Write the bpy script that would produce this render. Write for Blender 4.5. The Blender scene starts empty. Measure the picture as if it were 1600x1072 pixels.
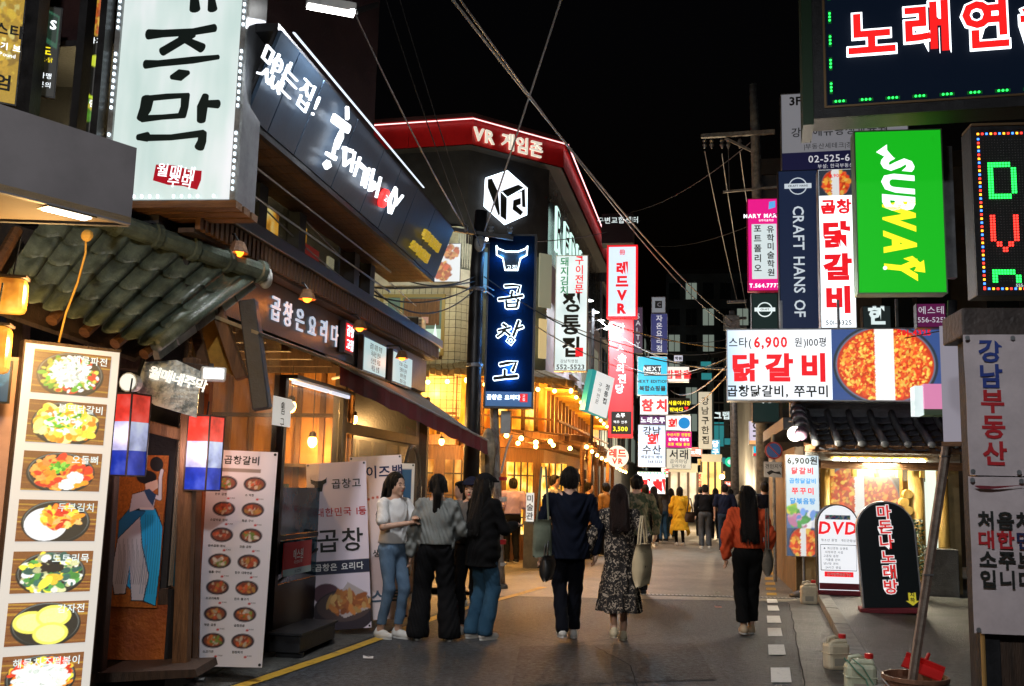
import bpy, math, random
import numpy as np
from mathutils import Vector, Matrix
R = math.radians
random.seed(7)
S = bpy.context.scene
COL = S.collection

# ---------------------------------------------------------------- camera
FPX = 1556.0                       # focal length in pixels of the 1600 wide photograph
CAMH = 1.59
cam = bpy.data.objects.new('camera', bpy.data.cameras.new('camera'))
COL.objects.link(cam)
CAMROT = Matrix.Rotation(R(90 + 8.15), 3, 'X') @ Matrix.Rotation(R(1.37), 3, 'Z')
cam.matrix_world = Matrix.Translation((0, 0, CAMH)) @ CAMROT.to_4x4()
cam.data.sensor_width = 36
cam.data.lens = FPX / 1600 * 36
cam.data.clip_start = 0.05
cam.data.clip_end = 2000
S.camera = cam

# ---------------------------------------------------------------- world: clear night sky
w = bpy.data.worlds.new('World')
S.world = w
w.use_nodes = True
wn = w.node_tree.nodes
bg = wn['Background']
sky = wn.new('ShaderNodeTexSky')
sky.sky_type = 'NISHITA'
sky.sun_disc = False
sky.sun_elevation = R(-4)
sky.sun_rotation = R(200)
w.node_tree.links.new(sky.outputs[0], bg.inputs[0])
bg.inputs[1].default_value = 0.05

# ---------------------------------------------------------------- exposure
S.view_settings.view_transform = 'Standard'
S.view_settings.look = 'None'
S.view_settings.exposure = 0.36
S.view_settings.gamma = 1.0
S.view_settings.use_curve_mapping = False
S.cycles.use_denoising = True
S.cycles.max_bounces = 6
S.cycles.diffuse_bounces = 3
S.cycles.glossy_bounces = 3
S.cycles.transmission_bounces = 4
S.cycles.transparent_max_bounces = 8
S.cycles.caustics_reflective = False
S.cycles.caustics_refractive = False
S.cycles.sample_clamp_indirect = 3.0

# ---------------------------------------------------------------- measuring helpers: a direction seen in the photo -> a point in the place
def ray(px, py):
    return CAMROT @ Vector(((px - 800) / FPX, -(py - 536) / FPX, -1))
def at(px, py, Y):
    d = ray(px, py); t = Y / d.y
    return Vector((d.x * t, Y, CAMH + d.z * t))
def gp(px, py, z=0.0):
    d = ray(px, py); t = (z - CAMH) / d.z
    return Vector((d.x * t, d.y * t, z))
def on(px, py, p0, n):
    d = ray(px, py); c = Vector((0, 0, CAMH))
    t = (Vector(p0) - c).dot(Vector(n)) / d.dot(Vector(n))
    return c + d * t

# ---------------------------------------------------------------- materials
MATS = {}
def mat(name, col, rough=0.6, metal=0.0, emit=None, es=0.0, var=0.0, vs=6.0, bump=0.0, bs=40.0, col2=None, stretch=(1, 1, 1),
        trans=0.0, alpha=1.0, sheen=0.0, spec=None, coat=0.0, thr=None, stain=0.0, ss=.7):
    if name in MATS: return MATS[name]
    m = bpy.data.materials.new(name); m.use_nodes = True
    nt = m.node_tree; b = nt.nodes['Principled BSDF']
    b.inputs['Base Color'].default_value = (*col, 1)
    b.inputs['Roughness'].default_value = rough
    b.inputs['Metallic'].default_value = metal
    if spec is not None: b.inputs['Specular IOR Level'].default_value = spec
    if coat: b.inputs['Coat Weight'].default_value = coat
    if sheen: b.inputs['Sheen Weight'].default_value = sheen
    if trans: b.inputs['Transmission Weight'].default_value = trans
    if alpha < 1: b.inputs['Alpha'].default_value = alpha
    if es:
        b.inputs['Emission Color'].default_value = (*(emit or col), 1)
        b.inputs['Emission Strength'].default_value = es
    if var or bump or col2:
        tc = nt.nodes.new('ShaderNodeTexCoord'); mp = nt.nodes.new('ShaderNodeMapping')
        mp.inputs['Scale'].default_value = stretch
        nt.links.new(tc.outputs['Object'], mp.inputs[0])
        nz = nt.nodes.new('ShaderNodeTexNoise'); nz.inputs['Scale'].default_value = vs
        nz.inputs['Detail'].default_value = 6; nz.inputs['Roughness'].default_value = 0.65
        nt.links.new(mp.outputs[0], nz.inputs['Vector'])
        rmp = nt.nodes.new('ShaderNodeValToRGB')
        c2 = col2 or tuple(min(1, c * (1 + var)) for c in col)
        c1 = col if col2 else tuple(c * max(0, 1 - var) for c in col)
        a, z = thr or (0.35, 0.65)
        rmp.color_ramp.elements[0].position = a; rmp.color_ramp.elements[1].position = z
        rmp.color_ramp.elements[0].color = (*c1, 1); rmp.color_ramp.elements[1].color = (*c2, 1)
        nt.links.new(nz.outputs[0], rmp.inputs[0]); nt.links.new(rmp.outputs[0], b.inputs['Base Color'])
        if stain:      # broad patches of wear and dirt over the fine grain
            n3 = nt.nodes.new('ShaderNodeTexNoise'); n3.inputs['Scale'].default_value = ss; n3.inputs['Detail'].default_value = 8; n3.inputs['Roughness'].default_value = .7
            nt.links.new(mp.outputs[0], n3.inputs['Vector'])
            r3 = nt.nodes.new('ShaderNodeMapRange'); r3.inputs['From Min'].default_value = .36; r3.inputs['From Max'].default_value = .62; r3.inputs['To Min'].default_value = 1 - stain; r3.inputs['To Max'].default_value = 1 + stain * .5
            nt.links.new(n3.outputs[0], r3.inputs[0])
            mx = nt.nodes.new('ShaderNodeVectorMath'); mx.operation = 'SCALE'; nt.links.new(rmp.outputs[0], mx.inputs[0]); nt.links.new(r3.outputs[0], mx.inputs['Scale']); nt.links.new(mx.outputs[0], b.inputs['Base Color'])
        mr = nt.nodes.new('ShaderNodeMapRange'); mr.inputs['To Min'].default_value = max(0, rough - 0.12); mr.inputs['To Max'].default_value = min(1, rough + 0.12)
        nt.links.new(nz.outputs[0], mr.inputs[0]); nt.links.new(mr.outputs[0], b.inputs['Roughness'])
        if bump:
            n2 = nt.nodes.new('ShaderNodeTexNoise'); n2.inputs['Scale'].default_value = bs; n2.inputs['Detail'].default_value = 4
            nt.links.new(mp.outputs[0], n2.inputs['Vector'])
            bp = nt.nodes.new('ShaderNodeBump'); bp.inputs['Strength'].default_value = bump; bp.inputs['Distance'].default_value = 0.02
            nt.links.new(n2.outputs[0], bp.inputs['Height']); nt.links.new(bp.outputs[0], b.inputs['Normal'])
    MATS[name] = m
    return m
def glow(name, col, s=1.0, base=None):
    """a surface that gives off light: lit sign face, lamp, led, or a painted glow on unlit things"""
    return mat(name, base or tuple(min(.8, c) * .45 for c in col), 0.5, emit=col, es=s)
def glowvar(name, cols, s=1.0, vs=4.0, stretch=(1, 1, 1), thr=(.3, .5, .7)):
    """a lit window, lantern, light box or wall; noise paints uneven light into its emission"""
    if name in MATS: return MATS[name]
    m = bpy.data.materials.new(name); m.use_nodes = True; nt = m.node_tree; b = nt.nodes['Principled BSDF']; b.inputs['Roughness'].default_value = .35
    tc = nt.nodes.new('ShaderNodeTexCoord'); mp = nt.nodes.new('ShaderNodeMapping'); mp.inputs['Scale'].default_value = stretch; nz = nt.nodes.new('ShaderNodeTexNoise'); nz.inputs['Scale'].default_value = vs; nz.inputs['Detail'].default_value = 3
    r = nt.nodes.new('ShaderNodeValToRGB'); e = r.color_ramp.elements; e[0].position = thr[0]; e[1].position = thr[2]; x = e.new(thr[1])
    for q, c in zip((0, 1, 2), cols): r.color_ramp.elements[q].color = (*c, 1)
    nt.links.new(tc.outputs['Object'], mp.inputs[0]); nt.links.new(mp.outputs[0], nz.inputs['Vector']); nt.links.new(nz.outputs[0], r.inputs[0]); nt.links.new(r.outputs[0], b.inputs['Emission Color']); b.inputs['Emission Strength'].default_value = s
    b.inputs['Base Color'].default_value = (*[c * .25 for c in cols[1]], 1); MATS[name] = m; return m
def printed(es=0.0, name=None, rough=0.5):
    """a flat print whose ink is stored per vertex (attribute 'ink'); es > 0: back-lit film"""
    name = name or 'print_%g' % es
    if name in MATS: return MATS[name]
    m = bpy.data.materials.new(name); m.use_nodes = True
    nt = m.node_tree; b = nt.nodes['Principled BSDF']; b.inputs['Roughness'].default_value = rough
    a = nt.nodes.new('ShaderNodeAttribute'); a.attribute_name = 'ink'
    if not es: nt.links.new(a.outputs['Color'], b.inputs['Base Color'])
    else: b.inputs['Base Color'].default_value = (.08, .08, .08, 1)
    if es:
        nt.links.new(a.outputs['Color'], b.inputs['Emission Color']); b.inputs['Emission Strength'].default_value = es
    MATS[name] = m
    return m
def glassy(name, col=(.8, .85, .85), alpha=0.25, rough=0.08):
    return mat(name, col, rough, alpha=alpha, spec=0.6)

# ---------------------------------------------------------------- objects
def link(name, data, parent=None):
    o = bpy.data.objects.new(name, data); COL.objects.link(o)
    if parent is not None: o.parent = parent
    return o
def T(name, label, cat, loc=(0, 0, 0), rz=0.0, group=None, kind=None):
    o = link(name, None); o.location = loc; o.rotation_euler = (0, 0, rz)
    o.empty_display_size = 0.2
    if label: o['label'] = label
    if cat: o['category'] = cat
    if group: o['group'] = group
    if kind: o['kind'] = kind
    return o
def tag(o, label, cat, group=None):
    o['label'] = label; o['category'] = cat
    if group: o['group'] = group
    return o
def lamp(parent, kind, energy, col, loc, size=.1, aim=None, name='lamp_light'):
    l = bpy.data.lights.new(name, kind); l.energy = energy; l.color = col
    if kind == 'AREA': l.size = size
    else: l.shadow_soft_size = size
    o = link(name, l, parent); o.location = loc
    if aim is not None: o.rotation_euler = Vector(aim).to_track_quat('-Z', 'Y').to_euler()
    return o
class MB:
    def __init__(s): s.v = []; s.f = []; s.mi = []
    def add(s, vs, fs, mi=0):
        b = len(s.v); s.v += [tuple(v) for v in vs]; s.f += [tuple(b + i for i in f) for f in fs]; s.mi += [mi] * len(fs); return s
    def box(s, x0, x1, y0, y1, z0, z1, mi=0):
        return s.add([(x0, y0, z0), (x1, y0, z0), (x1, y1, z0), (x0, y1, z0), (x0, y0, z1), (x1, y0, z1), (x1, y1, z1), (x0, y1, z1)],
                     [(0, 3, 2, 1), (4, 5, 6, 7), (0, 1, 5, 4), (1, 2, 6, 5), (2, 3, 7, 6), (3, 0, 4, 7)], mi)
    def cb(s, c, sx, sy, sz, mi=0):
        x, y, z = c; return s.box(x - sx / 2, x + sx / 2, y - sy / 2, y + sy / 2, z - sz / 2, z + sz / 2, mi)
    def quad(s, a, b, c, d, mi=0): return s.add([a, b, c, d], [(0, 1, 2, 3)], mi)
    def prism(s, pts, d, mi=0):
        """closed polygon pts, extruded by vector d"""
        n = len(pts); d = Vector(d); p = [Vector(q) for q in pts]
        return s.add(p + [q + d for q in p], [tuple(range(n)), tuple(range(2 * n - 1, n - 1, -1))] + [(i, (i + 1) % n + 0, (i + 1) % n + n, i + n)[::-1] for i in range(n)], mi)
    def tube(s, pts, r, n=8, cap=True, mi=0):
        pts = [Vector(p) for p in pts]; rs = r if isinstance(r, (list, tuple)) else [r] * len(pts)
        vs = []; ref = None
        for i, p in enumerate(pts):
            t = (pts[min(i + 1, len(pts) - 1)] - pts[max(i - 1, 0)]).normalized()
            if ref is None: ref = Vector((0, 0, 1)) if abs(t.z) < .9 else Vector((1, 0, 0))
            a = t.cross(ref).normalized(); b = t.cross(a).normalized(); ref = a.cross(t)
            for k in range(n):
                q = 2 * math.pi * k / n; vs.append(p + a * (rs[i] * math.cos(q)) + b * (rs[i] * math.sin(q)))
        fs = [(i * n + k, i * n + (k + 1) % n, (i + 1) * n + (k + 1) % n, (i + 1) * n + k) for i in range(len(pts) - 1) for k in range(n)]
        if cap: fs += [tuple(range(n - 1, -1, -1)), tuple((len(pts) - 1) * n + k for k in range(n))]
        return s.add(vs, fs, mi)
    def bar(s, a, b, wx, wy, mi=0):
        """square bar from a to b"""
        a = Vector(a); b = Vector(b); t = (b - a).normalized(); ref = Vector((0, 0, 1)) if abs(t.z) < .9 else Vector((0, 1, 0))
        u = t.cross(ref).normalized() * wx / 2; v = t.cross(u).normalized() * wy / 2
        return s.add([a - u - v, a + u - v, a + u + v, a - u + v, b - u - v, b + u - v, b + u + v, b - u + v],
                     [(0, 3, 2, 1), (4, 5, 6, 7), (0, 1, 5, 4), (1, 2, 6, 5), (2, 3, 7, 6), (3, 0, 4, 7)], mi)
    def lathe(s, prof, c=(0, 0, 0), n=16, mi=0, axis='z'):
        c = Vector(c); vs = []
        for r, h in prof:
            for k in range(n):
                q = 2 * math.pi * k / n; x, y = r * math.cos(q), r * math.sin(q)
                vs.append(c + Vector((x, y, h) if axis == 'z' else (x, h, y) if axis == 'y' else (h, x, y)))
        m = len(prof)
        fs = [(i * n + k, i * n + (k + 1) % n, (i + 1) * n + (k + 1) % n, (i + 1) * n + k) for i in range(m - 1) for k in range(n)]
        fs += [tuple(range(n - 1, -1, -1)), tuple((m - 1) * n + k for k in range(n))]
        return s.add(vs, fs, mi)
    def ball(s, c, r, n=10, sc=(1, 1, 1), mi=0):
        prof = [(max(1e-4, r * math.sin(math.pi * i / n)), -r * math.cos(math.pi * i / n)) for i in range(n + 1)]
        b = len(s.v); s.lathe(prof, (0, 0, 0), n + 2, mi)
        c = Vector(c)
        for i in range(b, len(s.v)): v = s.v[i]; s.v[i] = (c.x + v[0] * sc[0], c.y + v[1] * sc[1], c.z + v[2] * sc[2])
        return s
    def mesh(s, name, mats):
        me = bpy.data.meshes.new(name); me.from_pydata(s.v, [], s.f)
        for m in (mats if isinstance(mats, (list, tuple)) else [mats]): me.materials.append(m)
        if any(s.mi): me.polygons.foreach_set('material_index', s.mi)
        me.update(); return me
def P(parent, name, mb, mats, label=None, smooth=False, loc=None, bevel=0.0):
    """link one part (or a top-level mesh when parent is None)"""
    me = mb if isinstance(mb, bpy.types.Mesh) else mb.mesh(name, mats)
    if smooth: me.shade_smooth()
    o = link(name, me, parent)
    if loc is not None: o.location = loc
    if label: o['label'] = label
    if bevel:
        b = o.modifiers.new('bevel', 'BEVEL'); b.width = bevel; b.segments = 2; b.limit_method = 'ANGLE'
    return o
def box_part(parent, name, m, x0, x1, y0, y1, z0, z1, bevel=0.0, label=None):
    return P(parent, name, MB().box(x0, x1, y0, y1, z0, z1), m, label=label, bevel=bevel)
def structure(name, mb, m):
    o = P(None, name, mb, m); o['kind'] = 'structure'; return o

# ---------------------------------------------------------------- lettering: each character once, as outline mesh, then set into words
TEXTQ = []
def text(parent, s, x, z, size, m, y=0.0, bold=0.0, align='c', name='lettering', sx=1.0, depth=0.0, vert=False, pitch=1.12, frame=None, gap=0.0, shear=0.0):
    """lettering in the local x-z plane of parent, facing -y; (x, z) is the middle of the line (align c) or its left end (l)"""
    TEXTQ.append(dict(parent=parent, s=s, x=x, z=z, size=size, m=m, y=y, bold=round(bold, 3), align=align, name=name, sx=sx, depth=depth, vert=vert, pitch=pitch, frame=frame, gap=gap, shear=shear))
def outlined(parent, s, x, z, size, m_in, m_out, y=0.0, b0=0.0, b1=0.03, depth=0.0, **k):
    text(parent, s, x, z, size, m_out, y=y, bold=b1, depth=depth, name='lettering_outline', **k)
    text(parent, s, x, z, size, m_in, y=y - depth - 0.004, bold=b0, name='lettering', **k)
def flush_text():
    G = {}
    for bold in sorted({q['bold'] for q in TEXTQ}):
        chars = sorted({c for q in TEXTQ if q['bold'] == bold for c in q['s'] if c not in ' \n'})
        cu = bpy.data.curves.new('glyphs', 'FONT'); cu.body = '\n'.join(chars); cu.offset = bold; cu.resolution_u = 2
        cu.space_line = 3.0
        ob = bpy.data.objects.new('glyphs', cu); COL.objects.link(ob)
        dg = bpy.context.evaluated_depsgraph_get()
        me = bpy.data.meshes.new_from_object(ob.evaluated_get(dg))
        n = len(me.vertices); co = np.empty(n * 3); me.vertices.foreach_get('co', co); co = co.reshape(-1, 3)
        line = np.rint((0.35 - co[:, 1]) / 3.0).astype(int)
        polys = [tuple(p.vertices) for p in me.polygons]
        byl = {}
        for p in polys: byl.setdefault(int(line[p[0]]), []).append(p)
        for i, c in enumerate(chars):
            ps = byl.get(i, [])
            ids = sorted({v for p in ps for v in p}); mp = {v: k for k, v in enumerate(ids)}
            pts = co[ids][:, :2].copy() if ids else np.zeros((0, 2))
            pts[:, 1] += i * 3.0
            G[(bold, c)] = (pts, [tuple(mp[v] for v in p) for p in ps])
        COL.objects.unlink(ob); bpy.data.objects.remove(ob); bpy.data.curves.remove(cu); bpy.data.meshes.remove(me)
    for q in TEXTQ:
        V = []; F = []; x = 0.0; y = 0.0
        for c in q['s']:
            if c == ' ':
                x += .42; y -= q['pitch'] * .5 if q['vert'] else 0; continue
            pts, fs = G[(q['bold'], c)]
            if not len(pts): continue
            wide = ord(c) > 0x1100
            b = len(V)
            if q['vert']:
                cx = pts[:, 0].min() * .5 + pts[:, 0].max() * .5
                V += [(p[0] - cx, p[1] + y) for p in pts]; y -= q['pitch']
            else:
                x0 = 0 if wide else pts[:, 0].min() - .05
                V += [(p[0] - x0 + x, p[1]) for p in pts]
                x += (0.97 if wide else pts[:, 0].max() - pts[:, 0].min() + .1) + q['gap']
            F += [tuple(b + i for i in f) for f in fs]
        if not V: continue
        V = np.array(V)
        mnx, mxx, mny, mxy = V[:, 0].min(), V[:, 0].max(), V[:, 1].min(), V[:, 1].max()
        if q['align'] == 'c': V[:, 0] -= (mnx + mxx) / 2
        elif q['align'] == 'l': V[:, 0] -= mnx
        else: V[:, 0] -= mxx
        V[:, 1] -= (mny + mxy) / 2 if (q['vert'] or q['align'] == 'c') else .35
        V[:, 0] += V[:, 1] * q['shear']
        X = V[:, 0] * q['size'] * q['sx'] + q['x']; Z = V[:, 1] * q['size'] + q['z']
        yy = q['y'] - 0.003; v3 = [(a, yy - q['depth'], b) for a, b in zip(X, Z)]; ff = list(F)
        if q['depth'] > 0:
            cnt = {}
            for f in F:
                for i in range(len(f)):
                    e = (f[i], f[(i + 1) % len(f)]); cnt[e] = cnt.get(e, 0) + 1
            n = len(v3); v3 += [(a, yy, b) for a, b in zip(X, Z)]
            ff += [(e[1], e[0], e[0] + n, e[1] + n) for e in cnt if (e[1], e[0]) not in cnt]
        if q['frame'] is not None: v3 = [tuple(q['frame'] @ Vector(p)) for p in v3]
        me = bpy.data.meshes.new(q['name']); me.from_pydata(v3, [], ff); me.materials.append(q['m']); me.update()
        link(q['name'], me, q['parent'])

def stroke(mb, pts, ws, y, depth=0.004, n=8):
    """one brush stroke in the x-z plane: pts [(x,z)], ws widths"""
    L = []; Rr = []
    m = len(pts)
    for i in range(m):
        a = Vector(pts[max(i - 1, 0)]); b = Vector(pts[min(i + 1, m - 1)]); t = (b - a).normalized(); nn = Vector((-t.y, t.x)); p = Vector(pts[i]); h = ws[i] / 2
        L.append(p + nn * h); Rr.append(p - nn * h)
    def cap(i, j, sgn):
        a = Vector(pts[j]); b = Vector(pts[i]); t = (b - a).normalized(); nn = Vector((-t.y, t.x)); h = ws[i] / 2
        return [b + nn * (h * math.cos(q)) * sgn + t * (h * .6 * math.sin(q)) for q in [math.pi * k / 6 for k in range(1, 6)]]
    e = cap(m - 1, m - 2, 1); s0 = cap(0, 1, 1)
    poly = L + e + Rr[::-1] + s0
    mb.prism([(p.x, y, p.y) for p in poly], (0, -depth, 0))

# ---------------------------------------------------------------- flat prints painted with numpy
class Pic:
    def __init__(s, w, h, bgc=(1, 1, 1)):
        s.w = w; s.h = h; s.a = np.ones((h, w, 3)) * np.array(bgc); s.Y, s.X = np.mgrid[0:h, 0:w]
        s.rng = np.random.default_rng(w * 131 + h)
    def ell(s, cx, cy, rx, ry, c, rot=0.0, a=1.0):
        dx = s.X - cx; dy = s.Y - cy; co, si = math.cos(rot), math.sin(rot)
        u = (dx * co + dy * si) / rx; v = (-dx * si + dy * co) / ry
        k = (np.clip((1 - (u * u + v * v)) * min(rx, ry) * .7 + .5, 0, 1) * a)[..., None]
        s.a = s.a * (1 - k) + np.array(c) * k
    def rect(s, x0, y0, x1, y1, c): s.a[int(y0):int(math.ceil(y1)), int(x0):int(math.ceil(x1))] = c
    def noise(s, amt, cell=1):
        n = s.rng.random((s.h // cell + 2, s.w // cell + 2)); n = np.kron(n, np.ones((cell, cell)))[:s.h, :s.w]
        s.a = s.a * (1 + amt * (n[..., None] - .5) * 2)
    def blobs(s, cx, cy, rx, ry, n, pal, r0, r1, el=2.0):
        for _ in range(n):
            t = s.rng.random() * 6.283; q = math.sqrt(s.rng.random())
            r = r0 + (r1 - r0) * s.rng.random(); c = np.array(pal[int(s.rng.random() * len(pal))]) * (.7 + .5 * s.rng.random())
            s.ell(cx + rx * q * math.cos(t), cy + ry * q * math.sin(t), r * (1 + (el - 1) * s.rng.random()), r, c, s.rng.random() * 3.14)
    def poly(s, pts, c):
        m = np.zeros((s.h, s.w), bool); n = len(pts); X = s.X + .01; Y = s.Y + .01
        for i in range(n):
            x0, y0 = pts[i]; x1, y1 = pts[(i + 1) % n]
            if y0 == y1: continue
            k = ((y0 > Y) != (y1 > Y)) & (X < (x1 - x0) * (Y - y0) / (y1 - y0) + x0); m ^= k
        s.a[m] = c
    def line(s, pts, wd, c):
        for (x0, y0), (x1, y1) in zip(pts[:-1], pts[1:]):
            dx, dy = x1 - x0, y1 - y0; L = dx * dx + dy * dy + 1e-9
            t = np.clip(((s.X - x0) * dx + (s.Y - y0) * dy) / L, 0, 1)
            d = np.hypot(s.X - x0 - t * dx, s.Y - y0 - t * dy); k = np.clip(wd / 2 - d + .5, 0, 1)[..., None]
            s.a = s.a * (1 - k) + np.array(c) * k
    def panel(s, parent, name, x0, x1, z0, z1, y, m, label=None):
        h, w = s.h, s.w
        xs = np.linspace(x0, x1, w); zs = np.linspace(z1, z0, h)
        co = np.zeros((h, w, 3)); co[..., 0] = xs[None]; co[..., 1] = y; co[..., 2] = zs[:, None]
        i = np.arange(h * w).reshape(h, w)
        f = np.stack([i[1:, :-1], i[1:, 1:], i[:-1, 1:], i[:-1, :-1]], -1).reshape(-1, 4)
        me = np_mesh(name, co.reshape(-1, 3), f, m)
        at_ = me.color_attributes.new('ink', 'FLOAT_COLOR', 'POINT')
        c4 = np.ones((h * w, 4), np.float32); c4[:, :3] = np.clip(s.a.reshape(-1, 3), 0, 1); at_.data.foreach_set('color', c4.ravel())
        return P(parent, name, me, m, label=label)
def np_mesh(name, co, quads, m, smooth=False):
    me = bpy.data.meshes.new(name)
    nf = len(quads); k = quads.shape[1]
    me.vertices.add(len(co)); me.vertices.foreach_set('co', np.asarray(co, np.float32).ravel())
    me.loops.add(nf * k); me.loops.foreach_set('vertex_index', np.asarray(quads, np.int32).ravel())
    me.polygons.add(nf); me.polygons.foreach_set('loop_start', np.arange(0, nf * k, k, dtype=np.int32))
    me.materials.append(m); me.update(calc_edges=True)
    if smooth: me.shade_smooth()
    return me
WOODPAL = [(.30, .12, .03), (.45, .2, .04), (.2, .07, .02)]
def dish(kind, w=96, h=66):
    """a printed photo of a bowl of food"""
    p = Pic(w, h, (.22, .10, .03)); p.rng = np.random.default_rng(hash(kind) % 1000 if isinstance(kind, int) else sum(map(ord, kind)))
    for i in range(12):
        y = p.rng.random() * h; p.line([(0, y), (w, y + 3)], 2, [.5 * c for c in ((.6, .3, .08), (.35, .12, .03), (.8, .5, .1))[i % 3]])
    cx, cy, rx, ry = w * .48, h * .52, w * .43, h * .52
    p.ell(cx, cy + 1, rx, ry, (.015, .02, .02)); p.ell(cx, cy - 1, rx * .95, ry * .93, (.16, .17, .16)); p.ell(cx, cy, rx * .92, ry * .9, (.03, .03, .025))
    W = (.85, .85, .78); Gn = (.12, .4, .04); Rd = (.6, .06, .02); Or = (.9, .3, .03); Ye = (.9, .6, .08); Bk = (.02, .02, .02)
    if kind == 'pajeon': p.blobs(cx, cy, rx * .85, ry * .8, 170, [Gn, W, (.5, .5, .1), Rd], 1.5, 4); p.blobs(cx, cy - 4, rx * .55, ry * .5, 130, [W, W, (.5, .55, .5)], 1, 2.5, 4)
    elif kind == 'galbi': p.blobs(cx, cy, rx * .85, ry * .8, 220, [Ye, Or, (.95, .8, .3), Ye], 2, 6); p.blobs(cx, cy - 4, rx * .6, ry * .5, 60, [Gn, W], 1, 2.5, 3)
    elif kind == 'ogl':
        p.blobs(cx, cy, rx * .85, ry * .8, 200, [Rd, Or, (.8, .35, .1)], 2, 5); p.blobs(cx - 2, cy - 8, 12, 8, 40, [Gn, (.3, .6, .1)], 1, 2.5)
        p.blobs(cx + 18, cy + 8, 8, 7, 40, [W], 2, 3); p.blobs(cx + 8, cy + 20, 9, 7, 40, [W], 2, 3)
    elif kind == 'dubu':
        p.ell(cx - 12, cy + 4, rx * .62, ry * .75, (.8, .82, .85)); p.blobs(cx + 4, cy - 8, rx * .55, ry * .5, 140, [Or, Rd, Ye, (.9, .5, .2)], 1.5, 4, 3)
    elif kind == 'dotori': p.blobs(cx, cy, rx * .85, ry * .8, 220, [Ye, (.1, .3, .08), W, (.5, .5, .3), (.05, .15, .12)], 1.5, 6); p.blobs(cx, cy - 10, 13, 8, 60, [Bk], 1.5, 3)
    elif kind == 'gamja':
        for dx, dy in ((-18, -4), (8, -12), (6, 14)): p.ell(cx + dx, cy + dy, 21, 17, (.75, .65, .15)); p.ell(cx + dx, cy + dy, 17, 13, (.85, .78, .3))
    else: p.blobs(cx, cy, rx * .9, ry * .85, 160, [Rd, Or, Ye], 2, 5); p.blobs(cx, cy + 2, rx * .7, ry * .65, 200, [W, W, (.6, .65, .6)], 1.5, 4, 3)
    p.noise(.12); return p
def rice_pan(w=90, h=60, cx=.5, cy=.5, rx=.48, ry=.62, bgc=(.05, .08, .22), band=.2):
    p = Pic(w, h, bgc); rx *= w; ry *= h; cx *= w; cy *= h
    p.ell(cx, cy, rx, ry, (.02, .03, .04)); p.ell(cx, cy, rx * .95, ry * .94, (.12, .14, .2)); p.ell(cx, cy, rx * .92, ry * .9, (.5, .04, .01))
    p.blobs(cx, cy, rx * .86, ry * .84, int(w * h * .09), [(.85, .1, .02), (.95, .35, .04), (.7, .05, .01), (.95, .6, .1)], 1, 2.4, 2.2)
    p.rect(cx - band * w / 2, max(0, cy - ry * .95), cx + band * w / 2, min(h, cy + ry * .95), (.85, .85, .83))
    for i in range(0, h, 1):
        if abs(i - cy) < ry * .9:
            k = int(p.rng.random() * 2); p.a[i, int(cx - band * w / 2) - k:int(cx - band * w / 2) + 1] = (.9, .88, .85); p.a[i, int(cx + band * w / 2):int(cx + band * w / 2) + k] = (.9, .88, .85)
    return p
# ================================================================ people: smooth volumes turned into one continuous skin
def nets(F, org, h):
    s = F < 0
    c = s[:-1, :-1, :-1].astype(np.int8)
    sl = [slice(None, -1), slice(1, None)]
    cor = {}
    for i in (0, 1):
        for j in (0, 1):
            for k in (0, 1): cor[i, j, k] = (s[sl[i], sl[j], sl[k]], F[sl[i], sl[j], sl[k]])
    tot = sum(v[0].astype(np.int8) for v in cor.values())
    act = (tot > 0) & (tot < 8)
    ix = np.argwhere(act); n = len(ix)
    if n == 0: return np.zeros((0, 3)), np.zeros((0, 4), int)
    idx = -np.ones(act.shape, np.int64); idx[act] = np.arange(n)
    cv = {k: (v[0][act], v[1][act]) for k, v in cor.items()}
    acc = np.zeros((n, 3)); cnt = np.zeros(n)
    for ax in range(3):
        for a in (0, 1):
            for b in (0, 1):
                k0 = [a, b]; k0.insert(ax, 0); k1 = [a, b]; k1.insert(ax, 1)
                s0, f0 = cv[tuple(k0)]; s1, f1 = cv[tuple(k1)]
                m = s0 != s1; t = np.where(m, f0 / np.where(m, f0 - f1, 1), 0)
                p = np.tile(np.array(k0, float), (n, 1)); p[:, ax] = t
                acc += p * m[:, None]; cnt += m
    V = (ix + acc / cnt[:, None]) * h + np.array(org)
    Q = []
    for ax in range(3):
        a, b = [(1, 2), (2, 0), (0, 1)][ax]
        s0 = [slice(1, -1)] * 3; s1 = [slice(1, -1)] * 3
        s0[ax] = slice(0, -1); s1[ax] = slice(1, None)
        A = s[tuple(s0)]; B = s[tuple(s1)]
        for flip, m in ((False, A & ~B), (True, ~A & B)):
            e = np.argwhere(m)
            if not len(e): continue
            e = e + 1; e[:, ax] -= 1
            def g(da, db):
                q = e.copy(); q[:, a] -= da; q[:, b] -= db; return idx[q[:, 0], q[:, 1], q[:, 2]]
            f = np.stack([g(1, 1), g(0, 1), g(0, 0), g(1, 0)], -1)
            Q.append(f[:, ::-1] if flip else f)
    return V, np.concatenate(Q)
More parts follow.
